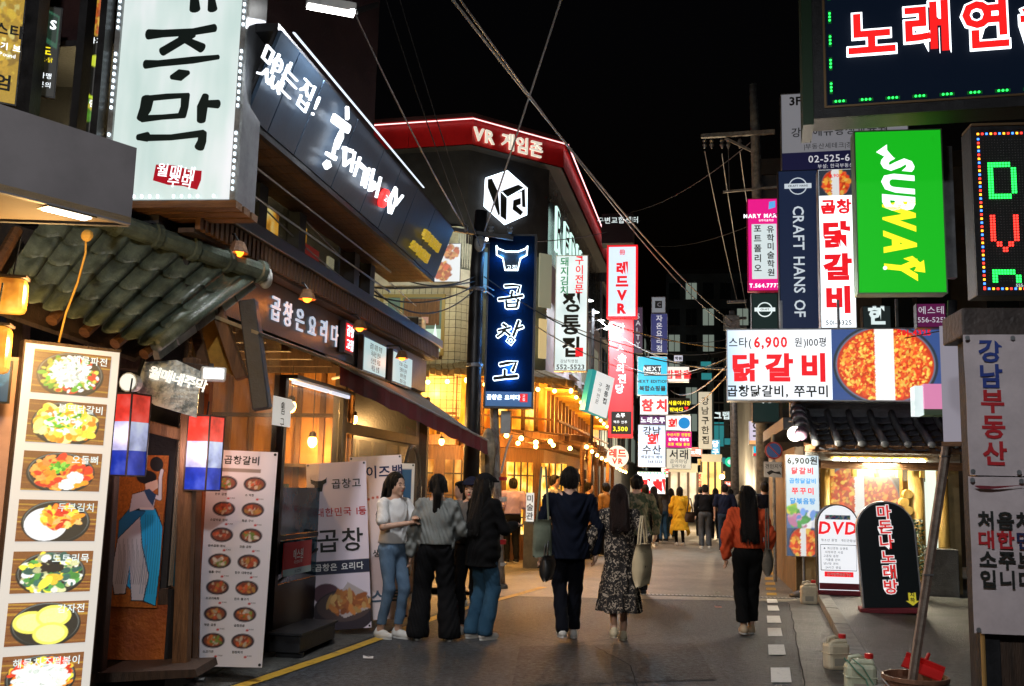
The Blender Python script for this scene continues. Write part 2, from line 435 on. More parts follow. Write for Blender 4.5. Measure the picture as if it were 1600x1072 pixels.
class Field:
    """smooth union of tapered capsules and ellipsoids"""
    def __init__(s): s.p = []
    def cap(s, a, b, ra, rb, k=.02, fl=(1, 1)): s.p.append(('c', np.array(a, float), np.array(b, float), ra, rb, k, fl)); return s
    def ell(s, c, r, k=.02, rot=None): s.p.append(('e', np.array(c, float), np.array(r, float), rot, 0, k, None)); return s
    def chain(s, pts, rs, k=.02):
        for i in range(len(pts) - 1): s.cap(pts[i], pts[i + 1], rs[i], rs[i + 1], k)
        return s
    def grid(s, h, pad=.05):
        lo = np.full(3, 9.); hi = np.full(3, -9.)
        for q in s.p:
            if q[0] == 'c': r = max(q[3], q[4]); lo = np.minimum(lo, np.minimum(q[1], q[2]) - r); hi = np.maximum(hi, np.maximum(q[1], q[2]) + r)
            else: r = q[2].max() if q[3] is not None else q[2]; lo = np.minimum(lo, q[1] - r); hi = np.maximum(hi, q[1] + r)
        lo -= pad; hi += pad
        n = np.ceil((hi - lo) / h).astype(int) + 1
        ax = [lo[i] + h * np.arange(n[i]) for i in range(3)]
        F = np.full(tuple(n), 1.0)
        for q in s.p:
            if q[0] == 'c': r = max(q[3], q[4]); a = np.minimum(q[1], q[2]) - r; b = np.maximum(q[1], q[2]) + r
            else: r = q[2].max() if q[3] is not None else q[2]; a = q[1] - r; b = q[1] + r
            m = q[5] + .035; i0 = np.maximum(0, ((a - m - lo) / h).astype(int)); i1 = np.minimum(n, ((b + m - lo) / h).astype(int) + 2)
            if (i1 <= i0).any(): continue
            X = ax[0][i0[0]:i1[0], None, None]; Y = ax[1][None, i0[1]:i1[1], None]; Z = ax[2][None, None, i0[2]:i1[2]]
            if q[0] == 'c':
                d = q[2] - q[1]; L = (d * d).sum() + 1e-9
                t = np.clip(((X - q[1][0]) * d[0] + (Y - q[1][1]) * d[1] + (Z - q[1][2]) * d[2]) / L, 0, 1)
                fx, fy = q[6]
                D = np.sqrt(((X - q[1][0] - t * d[0]) / fx) ** 2 + ((Y - q[1][1] - t * d[1]) / fy) ** 2 + (Z - q[1][2] - t * d[2]) ** 2) - (q[3] + (q[4] - q[3]) * t)
            else:
                x, y, z = X - q[1][0], Y - q[1][1], Z - q[1][2]
                if q[3] is not None:
                    M = q[3]; x, y, z = (M[0][0] * x + M[0][1] * y + M[0][2] * z, M[1][0] * x + M[1][1] * y + M[1][2] * z, M[2][0] * x + M[2][1] * y + M[2][2] * z)
                r = q[2]; k0 = np.sqrt((x / r[0]) ** 2 + (y / r[1]) ** 2 + (z / r[2]) ** 2); k1 = np.sqrt((x / r[0] ** 2) ** 2 + (y / r[1] ** 2) ** 2 + (z / r[2] ** 2) ** 2) + 1e-9
                D = k0 * (k0 - 1) / k1
            o = F[i0[0]:i1[0], i0[1]:i1[1], i0[2]:i1[2]]; k = max(q[5], 1e-4)
            hh = np.clip(.5 + .5 * (o - D) / k, 0, 1)
            F[i0[0]:i1[0], i0[1]:i1[1], i0[2]:i1[2]] = o * (1 - hh) + D * hh - k * hh * (1 - hh)
        return F, lo, ax
def cloth_field(f, h, cut=None, fold=.005, seed=0):
    F, lo, ax = f.grid(h)
    X = ax[0][:, None, None]; Y = ax[1][None, :, None]; Z = ax[2][None, None, :]
    if fold:
        F = F + fold * (np.sin(31 * Z + 9 * X + 5 * np.sin(14 * X + seed)) * .5 + np.sin(23 * X - 17 * Z + 21 * Y + seed * 2.1) * .5 + .5 * np.sin(55 * Z + 30 * np.sin(6 * X + seed)))
    if cut is not None: F = cut(F, X, Y, Z)
    F[0] = F[-1] = .1; F[:, 0] = F[:, -1] = .1; F[:, :, 0] = F[:, :, -1] = .1
    return nets(F, lo, h)

FABRIC = dict(rough=.9, var=.18, vs=9, bump=.25, bs=160, spec=.15)
def skin(): return mat('skin', (.50, .30, .21), .5, var=.06, vs=12)
def hairm(): return mat('dark_hair', (.005, .004, .0035), .5, var=.6, vs=14, stretch=(9, 9, .5), bump=.9, bs=22, spec=.22)
def person(label, pos, yaw, H=1.68, hgt=.0095, top=None, coat=None, legs=None, dress=None, hair=None, shoe=None, arms=None, feet=None, face=False,
           hd=(0, 0), group=None, female=True, cap=None, bow=0.0, seed=0, sock=None):
    """stands at pos, faces local -y turned by yaw; top/coat/legs/dress are (material, options); arms = two lists of (elbow, wrist) offsets"""
    root = T('person', label, 'person', pos, yaw, group)
    q = H / 1.70; root.scale = (q, q, q)
    sw = .175 if female else .205; hw = .085; tb = 1.0 if female else 1.12
    feet = feet or [(-.10, 0, 0), (.10, 0, 0)]      # right, left: x, y, lift
    arms = arms or [((-.05, .02, -.27), (-.05, -.03, -.50)), ((.05, .02, -.27), (.05, -.03, -.50))]
    pel = np.array((0, 0, .93)); che = np.array((0, -.01 - bow * .3, 1.27)); nb = np.array((0, .01 - bow * .5, 1.44)); hc = np.array((hd[0] * .03, -.015 - bow, 1.58))
    sh = [np.array((-sw, .0 - bow * .4, 1.385)), np.array((sw, .0 - bow * .4, 1.385))]
    hip = [np.array((-hw, 0, .90)), np.array((hw, 0, .90))]
    A = []; Lg = []
    for i in (0, 1):
        e = sh[i] + np.array(arms[i][0]); wr = sh[i] + np.array(arms[i][1]); A.append((sh[i], e, wr))
        an = np.array((feet[i][0], feet[i][1] + .02, .085 + feet[i][2]))
        mid = (hip[i] + an) / 2; L = np.linalg.norm(hip[i] - an); bnd = math.sqrt(max(0, .415 ** 2 - (L / 2) ** 2)) if L < .83 else .0
        Lg.append((hip[i], mid + np.array((0, -bnd - .015, .02)), an))
    # ---- body
    f = Field()
    f.ell(hc, (.077, .096, .118), .02); f.ell(hc + (0, -.02, -.055), (.056, .066, .06), .03)
    M = None
    if face:
        f.cap(hc + (0, -.085, .0), hc + (0, -.107, -.028), .008, .013, .012); f.ell(hc + (0, -.085, -.062), (.024, .014, .011), .012)
        f.ell(hc + (0, -.072, -.098), (.026, .022, .018), .02); f.ell(hc + (-.034, -.075, -.028), (.02, .014, .02), .02); f.ell(hc + (.034, -.075, -.028), (.02, .014, .02), .02)
    for sx in (-1, 1): f.ell(hc + (sx * .075, .005, -.01), (.012, .02, .032), .008)
    f.cap(hc + (0, .015, -.06), nb, .052, .056, .03)
    f.cap(nb + (-.02, 0, -.02), sh[0] + (.02, 0, 0), .05, .045, .04); f.cap(nb + (.02, 0, -.02), sh[1] - (.02, 0, 0), .05, .045, .04)
    f.ell(che, (.135 * tb, .095, .19), .05); f.cap(che, pel + (0, 0, .08), .095, .10, .05, (1.1, .9)); f.ell(pel, (.145, .105, .12), .05)
    for a, e, wr in A:
        f.chain([a, e, wr], [.045, .036, .024], .02)
        d = (wr - e) / (np.linalg.norm(wr - e) + 1e-6); side = np.cross(d, (0, 0, 1) if abs(d[2]) < .8 else (0, -1, 0)); side /= np.linalg.norm(side); up = np.cross(side, d)
        if abs(d[2]) >= .8: side, up = up, side
        palm = wr + d * .05; f.cap(wr, palm + d * .03, .022, .024, .015)
        for j, (o, ln) in enumerate(((-.030, .062), (-.010, .072), (.010, .068), (.029, .052))):
            k0 = palm + d * .032 + side * o; k1 = k0 + d * ln * .55 - up * .008; k2 = k1 + d * ln * .35 - up * .022
            f.chain([palm + side * o * .6, k0, k1, k2], [.013, .0105, .0095, .008], .006)
        f.chain([wr + d * .02 - side * .012, wr + d * .045 - side * .038, wr + d * .08 - side * .045 - up * .01], [.014, .012, .0095], .008)
    for a, kn, an in Lg:
        f.chain([a, kn, an], [.076, .050, .036], .03); f.cap(an + (0, .02, -.03), an + (0, -.12, -.055), .035, .028, .02)
    F, lo, ax = f.grid(hgt); F[0] = F[-1] = .1; F[:, :, 0] = F[:, :, -1] = .1
    V, Q = nets(F, lo, hgt)
    P(root, 'body', np_mesh('body', V, Q, skin(), True), None)
    if face:
        dk = mat('eye_dark', (.01, .008, .008), .25)
        for sx in (-1, 1):
            P(root, 'eye', MB().ball(hc + (sx * .031, -.0865, -.004), .011, 8, (1.15, .5, .5)), dk, smooth=True)
            P(root, 'eyebrow', MB().tube([hc + (sx * .017, -.094, .017), hc + (sx * .032, -.0915, .022), hc + (sx * .047, -.082, .016)], .0032, 6), dk)
        P(root, 'mouth', MB().ball(hc + (0, -.096, -.062), .02, 8, (1, .45, .34)), mat('lips', (.45, .06, .06), .4), smooth=True)
    g = hgt * 1.05
    # ---- trousers
    if legs:
        m, o = legs; w0 = o.get('w', .02); fl = o.get('flare', 0.0); ln = o.get('len', .07)
        f = Field()
        for a, kn, an in Lg: f.chain([a, kn, an + (0, 0, -.0)], [.085 + w0, .058 + w0 + fl * .3, .042 + w0 + fl], .018)
        f.ell(pel + (0, .005, .0), (.148 + w0 * .5, .112 + w0 * .4, .12), .04); f.cap(pel, pel + (0, 0, .12), .11, .10, .04, (1.18, .95))
        wz = o.get('waist', 1.05)
        V, Q = cloth_field(f, g, lambda F, X, Y, Z: np.maximum(np.maximum(F, Z - wz), ln - Z), o.get('fold', .005), seed)
        P(root, 'trousers', np_mesh('trousers', V, Q, m, True), None)
    def torso(f, w, low, sl, slr, flare=0.0, half=False):
        f.ell(che + (0, 0, -.005), (.14 * tb + w, .10 + w, .20), .05)
        f.cap(nb + (-.02, 0, -.035), sh[0] + (.01, 0, -.01), .05 + w * .4, .052 + w * .5, .04); f.cap(nb + (.02, 0, -.035), sh[1] - (.01, 0, .01), .05 + w * .4, .052 + w * .5, .04)
        f.cap(che, np.array((0, 0, low + .02)), .105 + w, .118 + w + flare, .05, (1.22, .95))
        for a, e, wr in A:
            if half: f.cap(a, a + (e - a) * sl, .052 + w * .3, .056 + slr, .03)
            else: f.chain([a, e, e + (wr - e) * sl], [.050 + w * .3, .040 + w * .3 + slr * .7, .030 + w * .3 + slr], .025)
    if top:
        m, o = top; f = Field(); low = o.get('hem', .93)
        torso(f, o.get('w', .02), low, o.get('sleeve', .95), o.get('slr', .006), o.get('flare', 0), o.get('half', False))
        nz = o.get('neck', 1.455)
        V, Q = cloth_field(f, g, lambda F, X, Y, Z: np.maximum(np.maximum(F, np.where(np.hypot(X, Y) < .30, low - Z, -1) if o.get('armlow') else np.where(np.abs(X) < .16, low - Z, -1)), np.where(np.abs(X) < .085, Z - nz - np.abs(X) * -.3, -1)), o.get('fold', .006), seed + 1)
        P(root, o.get('name', 'top'), np_mesh('top', V, Q, m, True), None)
    if coat:
        m, o = coat; f = Field(); low = o.get('hem', .55); torso(f, o.get('w', .035), .9, .96, .012, .01)
        f.cap((0, 0, .98), (0, .01, low), .135, .17 + o.get('flare', .0), .05, (1.25, .95))
        V, Q = cloth_field(f, g, lambda F, X, Y, Z: np.maximum(np.maximum(F, np.where(np.abs(X) < .22, low - Z, -1)), np.where(np.abs(X) < .08, Z - 1.47, -1)), o.get('fold', .008), seed + 2)
        P(root, 'coat', np_mesh('coat', V, Q, m, True), None)
        if o.get('belt'): P(root, 'belt', MB().lathe([(.158, 1.035), (.166, 1.04), (.166, 1.075), (.158, 1.08)], n=24), o['belt'])
    if dress:
        m, o = dress; f = Field(); torso(f, .022, .98, .96, .022, 0)
        low = o.get('hem', .36)
        f.cap((0, 0, 1.02), (0, .01, low), .115, o.get('r', .20), .05, (1.12, .9))
        def cut(F, X, Y, Z):
            an = np.arctan2(Y, X); zz = np.clip((1.0 - Z) / .6, 0, 1)
            F = F + .014 * zz * np.sin(9 * an + 2 * np.sin(5 * Z)) + .008 * zz * np.sin(17 * an + 1)
            return np.maximum(np.maximum(F, low - Z + .012 * np.sin(4 * an)), np.where(np.abs(X) < .08, Z - 1.46, -1))
        V, Q = cloth_field(f, g, cut, .004, seed)
        P(root, 'dress', np_mesh('dress', V, Q, m, True), None)
    # ---- hair
    if hair:
        kind = hair if isinstance(hair, str) else hair[0]; f = Field(); hm = hairm() if isinstance(hair, str) else hair[1]
        f.ell(hc + (0, .018, .022), (.094, .106, .118), .02)
        if kind == 'short': f.ell(hc + (0, .045, -.03), (.074, .062, .065), .03); f.ell(hc + (0, -.03, .085), (.068, .06, .04), .02)
        if kind == 'curly':
            rg = np.random.default_rng(5)
            for _ in range(60):
                v = rg.normal(size=3); v /= np.linalg.norm(v)
                if v[2] < -.3 or v[1] < -.55 and v[2] < .4: continue
                f.ell(hc + (0, .02, .03) + v * (.085, .095, .10), (.024,) * 3, .01)
        if kind == 'bob': f.cap(hc + (0, .05, .0), hc + (0, .05, -.13), .085, .075, .03, (1.05, .8)); f.cap(hc + (-.07, .01, .02), hc + (-.075, .0, -.12), .03, .025, .02); f.cap(hc + (.07, .01, .02), hc + (.075, .0, -.12), .03, .025, .02)
        if kind in ('long', 'longer'):
            z1 = -.34 if kind == 'long' else -.48
            f.cap(hc + (0, .05, .0), hc + (0, .175, z1), .094, .074, .03, (1.15, .55)); f.cap(hc + (-.05, .07, 0), hc + (-.07, .17, z1 - .02), .05, .03, .02); f.cap(hc + (.05, .07, 0), hc + (.07, .17, z1 - .03), .05, .03, .02)
            f.cap(hc + (-.07, .005, .02), hc + (-.095, .03, -.2), .028, .022, .02); f.cap(hc + (.07, .005, .02), hc + (.095, .03, -.2), .028, .022, .02)
        if kind == 'pony': f.ell(hc + (0, .1, .045), (.03, .03, .03), .02); f.chain([hc + (0, .1, .04), hc + (.005, .135, -.08), hc + (.01, .12, -.25), hc + (.012, .115, -.33)], [.026, .042, .036, .012], .02)
        def cuth(F, X, Y, Z):
            x, y, z = X - hc[0], Y - hc[1], Z - hc[2]
            hole = np.sqrt((x / .062) ** 2 + ((y + .095) / .085) ** 2 + ((z + .035) / .112) ** 2) - 1       # the face stays free
            an = np.arctan2(y + .03, x); F = F + .0035 * np.sin(14 * an + 6 * z + 1.5 * np.sin(13 * z)) + .0025 * np.sin(29 * an + 2 * np.sin(9 * z)); zl = {'long': -.37, 'longer': -.51, 'bob': -.155}.get(kind, -2); F = np.maximum(F, zl + .022 * np.sin(9 * an + 1) + .014 * np.sin(23 * an) - z)
            return np.maximum(F, -hole * .06)
        V, Q = cloth_field(f, hgt, cuth, 0)
        ho = P(root, 'hair', np_mesh('hair', V, Q, hm, True), None)
        if hgt < .01:      # loose strands over the mass
            rg = random.Random(seed + 40); sb = MB(); L0 = {'long': -.37, 'longer': -.51, 'pony': -.05, 'short': .0, 'bob': -.15}.get(kind, 0)
            for k in range(150 if L0 < -.1 else 70):
                a = rg.uniform(-.25, math.pi + .25); c, s_ = math.cos(a), math.sin(a); e = rg.uniform(.97, 1.06); p0 = hc + (.094 * c * e, .018 + .104 * s_ * e, rg.uniform(.0, .07)); p1 = hc + (.105 * c * e, .045 + .085 * s_ * e, -.09 if L0 < -.1 else -.05 - .02 * abs(s_))
                pts = [p0, p1]
                if L0 < -.1: x2 = .098 * c * e + rg.uniform(-.012, .012); pts += [hc + (x2, .09 + .06 * s_ * e, L0 * .5), hc + (x2 * 1.02, .165 + .055 * s_ * e, L0 * rg.uniform(.86, 1.06))]
                for u, v in zip(pts[:-1], pts[1:]):
                    w_ = .0022; sb.add([(u[0] - w_, u[1], u[2]), (u[0] + w_, u[1] + .002, u[2]), (v[0] + w_, v[1] + .002, v[2]), (v[0] - w_, v[1], v[2])], [(0, 1, 2, 3)])
            so_ = P(ho, 'loose_strands', sb, hm); so_['kind'] = 'stuff'
    if cap:
        f = Field(); f.ell(hc + (0, .012, .055), (.094, .106, .088), .01); f.cap(hc + (-.035, -.10, .052), hc + (.035, -.10, .052), .045, .045, .02, (1, 1))
        V, Q = cloth_field(f, hgt, lambda F, X, Y, Z: np.maximum(np.maximum(F, hc[2] + .040 - Z), np.where(Y < hc[1] - .095, Z - hc[2] - .06, -1)), 0)
        P(root, 'cap', np_mesh('cap', V, Q, cap, True), None)
    # ---- shoes
    if shoe:
        m, o = shoe
        for i in (0, 1):
            an = Lg[i][2]; lift = feet[i][2]; f = Field()
            if o.get('boot'): f.cap(an + (0, .0, .02), an + (0, .0, .10), .05, .055, .02)
            f.cap(an + (0, .03, -.045), an + (0, -.06, -.045), .042, .044, .02); f.cap(an + (0, -.05, -.05), an + (0, -.145, -.055), .044, .034, .03); f.cap(an + (0, .02, -.03), an + (0, .015, -.005), .038, .036, .02)
            fl = an[2] - .085
            V, Q = cloth_field(f, min(hgt, .0095), lambda F, X, Y, Z: np.maximum(F, fl + .016 - Z), 0)
            s = P(root, 'shoe', np_mesh('shoe', V, Q, m, True), None)
            P(s, 'sole', MB().prism([(an[0] + .045 * math.cos(t) * (1 if math.sin(t) > -.2 else .95), an[1] - .055 + .122 * math.sin(t), fl + .001) for t in [k * math.pi / 9 for k in range(18)]], (0, 0, .022)), o.get('sole', mat('white_rubber', (.6, .6, .57), .6)))
    return root
def tote(label, cat, loc, yaw, w, h, d, m, strap=None, sm=None, top=0.3, name='shoulder_bag', group=None):
    """soft bag hanging at loc (its top middle)"""
    r = T(name, label, cat, loc, yaw, group)
    b = MB(); N = 7; vs = []
    for j in range(6):
        t = j / 5; zz = -h * t; ww = w / 2 * (1 - .12 * (1 - t)); dd = d / 2 * math.sin(math.pi * min(1, .15 + t * .7)) + .008
        if j == 5: ww *= .93; dd *= .7
        for k in range(12):
            a = 2 * math.pi * k / 12; c, s_ = math.cos(a), math.sin(a)
            vs.append((ww * math.copysign(abs(c) ** .5, c), dd * math.copysign(abs(s_) ** .6, s_) + .01 * math.sin(5 * t + k), zz + .012 * math.sin(k * 2.1) * t))
    fs = [(j * 12 + k, j * 12 + (k + 1) % 12, (j + 1) * 12 + (k + 1) % 12, (j + 1) * 12 + k) for j in range(5) for k in range(12)]
    fs += [tuple(range(12)), tuple(60 + k for k in range(11, -1, -1))]
    P(r, 'bag_body', b.add(vs, fs), m, smooth=True)
    sm = sm or m
    for s_ in (-1, 1):
        pts = [(-w * .3, s_ * .012, -.02), (-w * .2, s_ * .014, top * .5), (-.02, s_ * .01, top), (.02, s_ * .01, top), (w * .2, s_ * .014, top * .5), (w * .3, s_ * .012, -.02)]
        P(r, 'strap', MB().tube(pts, .009, 6), sm)
    return r
# ================================================================ materials of the place
M = dict(
    asphalt=mat('asphalt', (.007, .008, .009), .55, col2=(.105, .118, .132), vs=19, bump=1.0, bs=60, thr=(.36, .70), stain=.35, ss=.6, spec=.35),
    concrete=mat('concrete', (.13, .125, .115), .7, var=.35, vs=3, bump=.5, bs=60),
    gutter=mat('gutter_concrete', (.03, .032, .03), .5, col2=(.15, .148, .135), vs=10, bump=.8, bs=60, thr=(.3, .7), stain=.5, ss=1.3),
    paving=mat('street_concrete', (.13, .118, .10), .5, col2=(.26, .235, .19), vs=14, bump=.5, bs=70, stain=.4, ss=.6),
    kerb=mat('kerb_stone', (.26, .255, .24), .7, var=.3, vs=7, bump=.4, bs=60),
    yellow=mat('yellow_road_paint', (.55, .33, .03), .6, col2=(.16, .11, .04), vs=9, bump=.3, bs=150, thr=(.52, .75)),
    white=mat('white_road_paint', (.70, .70, .68), .6, col2=(.3, .3, .3), vs=14, bump=.3, bs=150, thr=(.55, .8)),
    black=mat('black_metal', (.018, .018, .020), .42, var=.4, vs=8, bump=.15, bs=60),
    dark=mat('dark_wall', (.022, .022, .025), .7, var=.4, vs=2, bump=.3, bs=40),
    maroonwall=mat('dark_maroon_cladding', (.045, .018, .018), .6, var=.35, vs=1.5, bump=.3, bs=30),
    grey=mat('grey_wall', (.13, .13, .135), .7, var=.25, vs=1.5, bump=.3, bs=40),
    steel=mat('grey_steel', (.30, .31, .33), .42, .7, var=.2, vs=7),
    alu=mat('aluminium', (.42, .43, .45), .38, .6, var=.15, vs=10),
    galv=mat('galvanised_pole', (.33, .34, .34), .5, .45, var=.35, vs=9, bump=.2, bs=40),
    polew=mat('weathered_pole', (.34, .32, .30), .75, col2=(.14, .10, .08), vs=11, bump=.5, bs=50, thr=(.45, .62), stretch=(1, 1, .5)),
    navy=mat('navy_panel', (.050, .085, .135), .36, .25, var=.16, vs=3, bump=.06, bs=20),
    red=mat('red_panel', (.62, .012, .015), .4, .0, var=.15, vs=2, bump=.05, bs=15),
    wood=mat('dark_wood', (.10, .045, .018), .6, col2=(.21, .10, .04), vs=5, bump=.5, bs=30, stretch=(7, 7, .7)),
    woodh=mat('brown_wood', (.10, .042, .015), .55, col2=(.22, .10, .035), vs=5, bump=.5, bs=30, stretch=(.7, 7, 7)),
    blackwood=mat('charred_wood', (.030, .018, .012), .6, col2=(.07, .04, .025), vs=5, bump=.5, bs=30, stretch=(7, 7, .7)),
    log=mat('varnished_log', (.60, .34, .07), .4, col2=(.75, .5, .14), vs=4, bump=.25, bs=14, stretch=(4, 4, .5)),
    orange=mat('orange_plaster', (.42, .11, .012), .75, col2=(.26, .055, .01), vs=4, bump=.7, bs=30),
    tile=mat('green_grey_roof_tile', (.088, .112, .088), .38, var=.45, vs=7, bump=.4, bs=50),
    dtile=mat('slate_roof_tile', (.045, .05, .062), .45, var=.35, vs=9, bump=.3, bs=50),
    thatch=mat('thatch', (.30, .22, .11), .9, col2=(.14, .09, .04), vs=12, bump=1.0, bs=60, stretch=(1, 1, 5)),
    cream=mat('cream_wall_tile', (.52, .50, .38), .28, var=.12, vs=5, bump=.04, bs=30),
    grout=mat('grout', (.10, .095, .08), .9, var=.2, vs=20),
    plaster=mat('white_plaster', (.55, .54, .5), .8, var=.15, vs=4, bump=.3, bs=40),
    whitep=mat('white_painted_metal', (.62, .62, .60), .45, var=.1, vs=6),
    maroon=mat('maroon_awning', (.20, .022, .035), .75, var=.2, vs=5, bump=.2, bs=120),
    beige=mat('beige_canvas', (.40, .34, .25), .85, var=.15, vs=5, bump=.25, bs=90),
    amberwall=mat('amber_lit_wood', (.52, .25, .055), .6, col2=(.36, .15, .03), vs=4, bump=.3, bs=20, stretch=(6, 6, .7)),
    teal=mat('teal_panel', (.02, .10, .14), .4, var=.4, vs=4),
    ink=mat('black_ink', (.012, .014, .013), .6),
    inkg=mat('green_black_ink', (.006, .018, .015), .6),
    navyink=mat('navy_ink', (.01, .02, .09), .6),
    redink=mat('red_ink', (.50, .012, .02), .6),
    wink=mat('white_ink', (.8, .8, .8), .6),
    vinyl=glassy('clear_vinyl', (.75, .68, .55), .22, .12),
    glass=glassy('window_glass', (.04, .05, .06), .45, .05),
    dglass=mat('dark_window', (.008, .012, .014), .06, spec=.8),
    rubber=mat('black_rubber', (.015, .015, .015), .6),
    plastic=mat('milky_plastic', (.62, .55, .40), .42, var=.12, vs=10, bump=.1, bs=30),
    redplastic=mat('red_plastic', (.60, .02, .02), .35),
    skirtblue=mat('blue_paint', (.02, .22, .40), .6),
)
L = dict(
    white=glowvar('sign_white', ((.74, .82, .88), (.88, .94, .98), (1, 1, 1)), 1.35, 1.3), cool=glowvar('sign_cool', ((.60, .74, .74), (.80, .92, .91), (.95, 1, 1)), .78, 1.6, (1, 1, .7)), hot=glow('lamp_white', (1, .98, .92), 9),
    warm=glow('lamp_warm', (1, .52, .13), 22), amber=glow('lamp_amber', (1, .55, .12), 3.0), yellow=glowvar('glow_yellow', ((.25, .08, .01), (.95, .45, .04), (1, .80, .28)), 1.25, 5, (1, 1, .6), (.36, .5, .62)),
    red=glow('led_red', (1, .03, .03), 1.6), redvin=glow('red_film', (.80, .012, .02), .85), pinkvin=glow('pink_film', (.72, .01, .22), .85),
    green=glow('green_film', (.008, .42, .012), .85), yel=glow('yellow_film', (1.0, .80, .02), 1.0), ledg=glow('led_green', (.02, 1.0, .10), 2.6),
    blue=glow('led_blue', (.05, .2, 1.0), 3.0), cyan=glow('cyan_film', (.01, .42, .62), .95), neon=glow('neon_white', (.75, .9, 1.0), 2.6),
    letter=glow('letter_white', (.88, .94, 1.0), 1.9), navyf=glow('navy_film', (.012, .022, .06), .55), blackf=mat('film_black', (.01, .01, .012), .5),
    orange=glow('ember', (1, .18, .01), 6.0), strip=glow('strip_white', (.9, .95, 1), 3.0), red2=glow('red_bright', (.85, .03, .04), 1.0),
    dim=glow('dim_panel', (.30, .30, .34), .22), teal=glow('teal_lit', (.03, .30, .32), .5), greenlogo=glow('green_logo', (.02, .5, .25), 1.1),
)
print_lit = printed(.66); print_hot = printed(.95); print_dim = printed(0.0)

# ================================================================ ground
mb = MB(); mb.box(-150, 150, -10, 400, -.6, -.03); structure('ground', mb, M['asphalt'])
mb = MB(); mb.quad((-9, -4, 0), (9, -4, 0), (12, 16.5, 0), (-9, 16.5, 0)); structure('road', mb, M['asphalt'])
a, b = gp(700, 930), gp(1500, 946)
mb = MB(); mb.add([(-9, 14.5, .004), (a.x, a.y, .004), (b.x, b.y, .004), (14, b.y, .004), (40, 130, .004), (10, 130, .004), (-9, 18, .004)], [tuple(range(7))]); structure('street_paving', mb, M['paving'])
def strip(px, wd, z, m, name):
    pts = [gp(*p, z) for p in px]; mb = MB(); vs = []
    for i, p in enumerate(pts):
        t = (pts[min(i + 1, len(pts) - 1)] - pts[max(i - 1, 0)]).normalized(); n = Vector((-t.y, t.x, 0)) * wd / 2; vs += [p + n, p - n]
    mb.add(vs, [(2 * i + 1, 2 * i + 3, 2 * i + 2, 2 * i) for i in range(len(pts) - 1)]); return structure(name, mb, m)
strip([(300, 1096), (420, 1057), (527, 1021), (584, 1000), (702, 957), (800, 931), (850, 917)], .12, .008, M['yellow'], 'yellow_kerb_line')
# left pavement, a little lighter than the road
pv = [gp(*p, .004) for p in ((250, 1105), (420, 1051), (527, 1015), (700, 951), (780, 930))]
mb = MB(); mb.add([tuple(p) for p in pv] + [(-1.0, 15.8, .004), (-6, 15.8, .004), (-6, 4, .004), (-2.6, 4.6, .004)], [tuple(range(9))]); structure('pavement', mb, M['gutter'])
# white edge dashes
ln = link('lane_marking', None); ln['kind'] = 'structure'; ln.location = gp(1210, 960)
for i, (x0, x1, y0, y1) in enumerate(((1205, 1237, 1043, 1066), (1201, 1228, 1007, 1023), (1200, 1223, 981, 994), (1199, 1221, 962, 973), (1200, 1218, 946, 954), (1199, 1216, 936, 942))):
    a, b, c, d = gp(x0, y1, .008), gp(x1, y1, .008), gp(x1 - 3, y0, .008), gp(x0 - 1, y0, .008)
    P(ln, 'dash', MB().quad(*[v - ln.location for v in (a, b, c, d)]), M['white'])
for i in range(9):
    y1 = 930 - i * 8; a, b, c, d = gp(1198 - i, y1, .008), gp(1214 - i * 1.2, y1, .008), gp(1213 - i * 1.2, y1 - 4, .008), gp(1198 - i, y1 - 4, .008)
    P(ln, 'dash', MB().quad(*[v - ln.location for v in (a, b, c, d)]), M['yellow'])
# concrete gutter and kerb on the right side
KZ = .12
kp = [gp(1382, 1110), gp(1345, 1072), gp(1322, 1030), gp(1296, 975), gp(1276, 936)]
gl = [gp(1262, 1110), gp(1255, 1072), gp(1246, 1010), gp(1236, 960), gp(1230, 940)]
mb = MB(); mb.add([tuple(p + Vector((0, 0, .006))) for p in gl[:1] + gl[1:]] + [tuple(p + Vector((0, 0, .006))) for p in kp[::-1]], [tuple(range(9, -1, -1))]); structure('gutter', mb, M['gutter'])
kb = link('kerb', None); kb['kind'] = 'structure'
tot = [kp[0] - (kp[1] - kp[0]).normalized() * 2] + kp
seg = []
for a, b in zip(tot[:-1], tot[1:]):
    n = max(1, round((b - a).length / .8))
    seg += [(a.lerp(b, i / n), a.lerp(b, (i + 1) / n)) for i in range(n)]
for a, b in seg:
    t = (b - a).normalized(); nn = Vector((t.y, -t.x, 0)); a2 = a + t * .006; b2 = b - t * .006; z = Vector((0, 0, KZ + random.uniform(-.006, .006)))
    P(kb, 'kerb_stone', MB().prism([a2, a2 + nn * .16, b2 + nn * .16, b2], z), M['kerb'], bevel=.008)
mb = MB(); rr = [p + Vector((.165, -.01, KZ - .012)) for p in tot]
mb.add([tuple(p) for p in rr] + [(5.5, 15.3, KZ - .012), (12, 15.2, KZ - .012), (12, 1, KZ - .012)], [tuple(range(len(rr) + 2, -1, -1))]); structure('sidewalk', mb, mat('sidewalk_concrete', (.04, .041, .04), .5, col2=(.13, .13, .125), vs=24, bump=.7, bs=60, stain=.5, ss=1.1))
mb = MB(); mb.prism([gp(1276, 937) + Vector((.165, 0, 0)), gp(1276, 937) + Vector((.3, .9, 0)), Vector((12, 16.0, 0)), Vector((12, 15.2, 0)), Vector((5.5, 15.3, 0))], (0, 0, KZ - .014)); structure('sidewalk_edge', mb, M['kerb'])
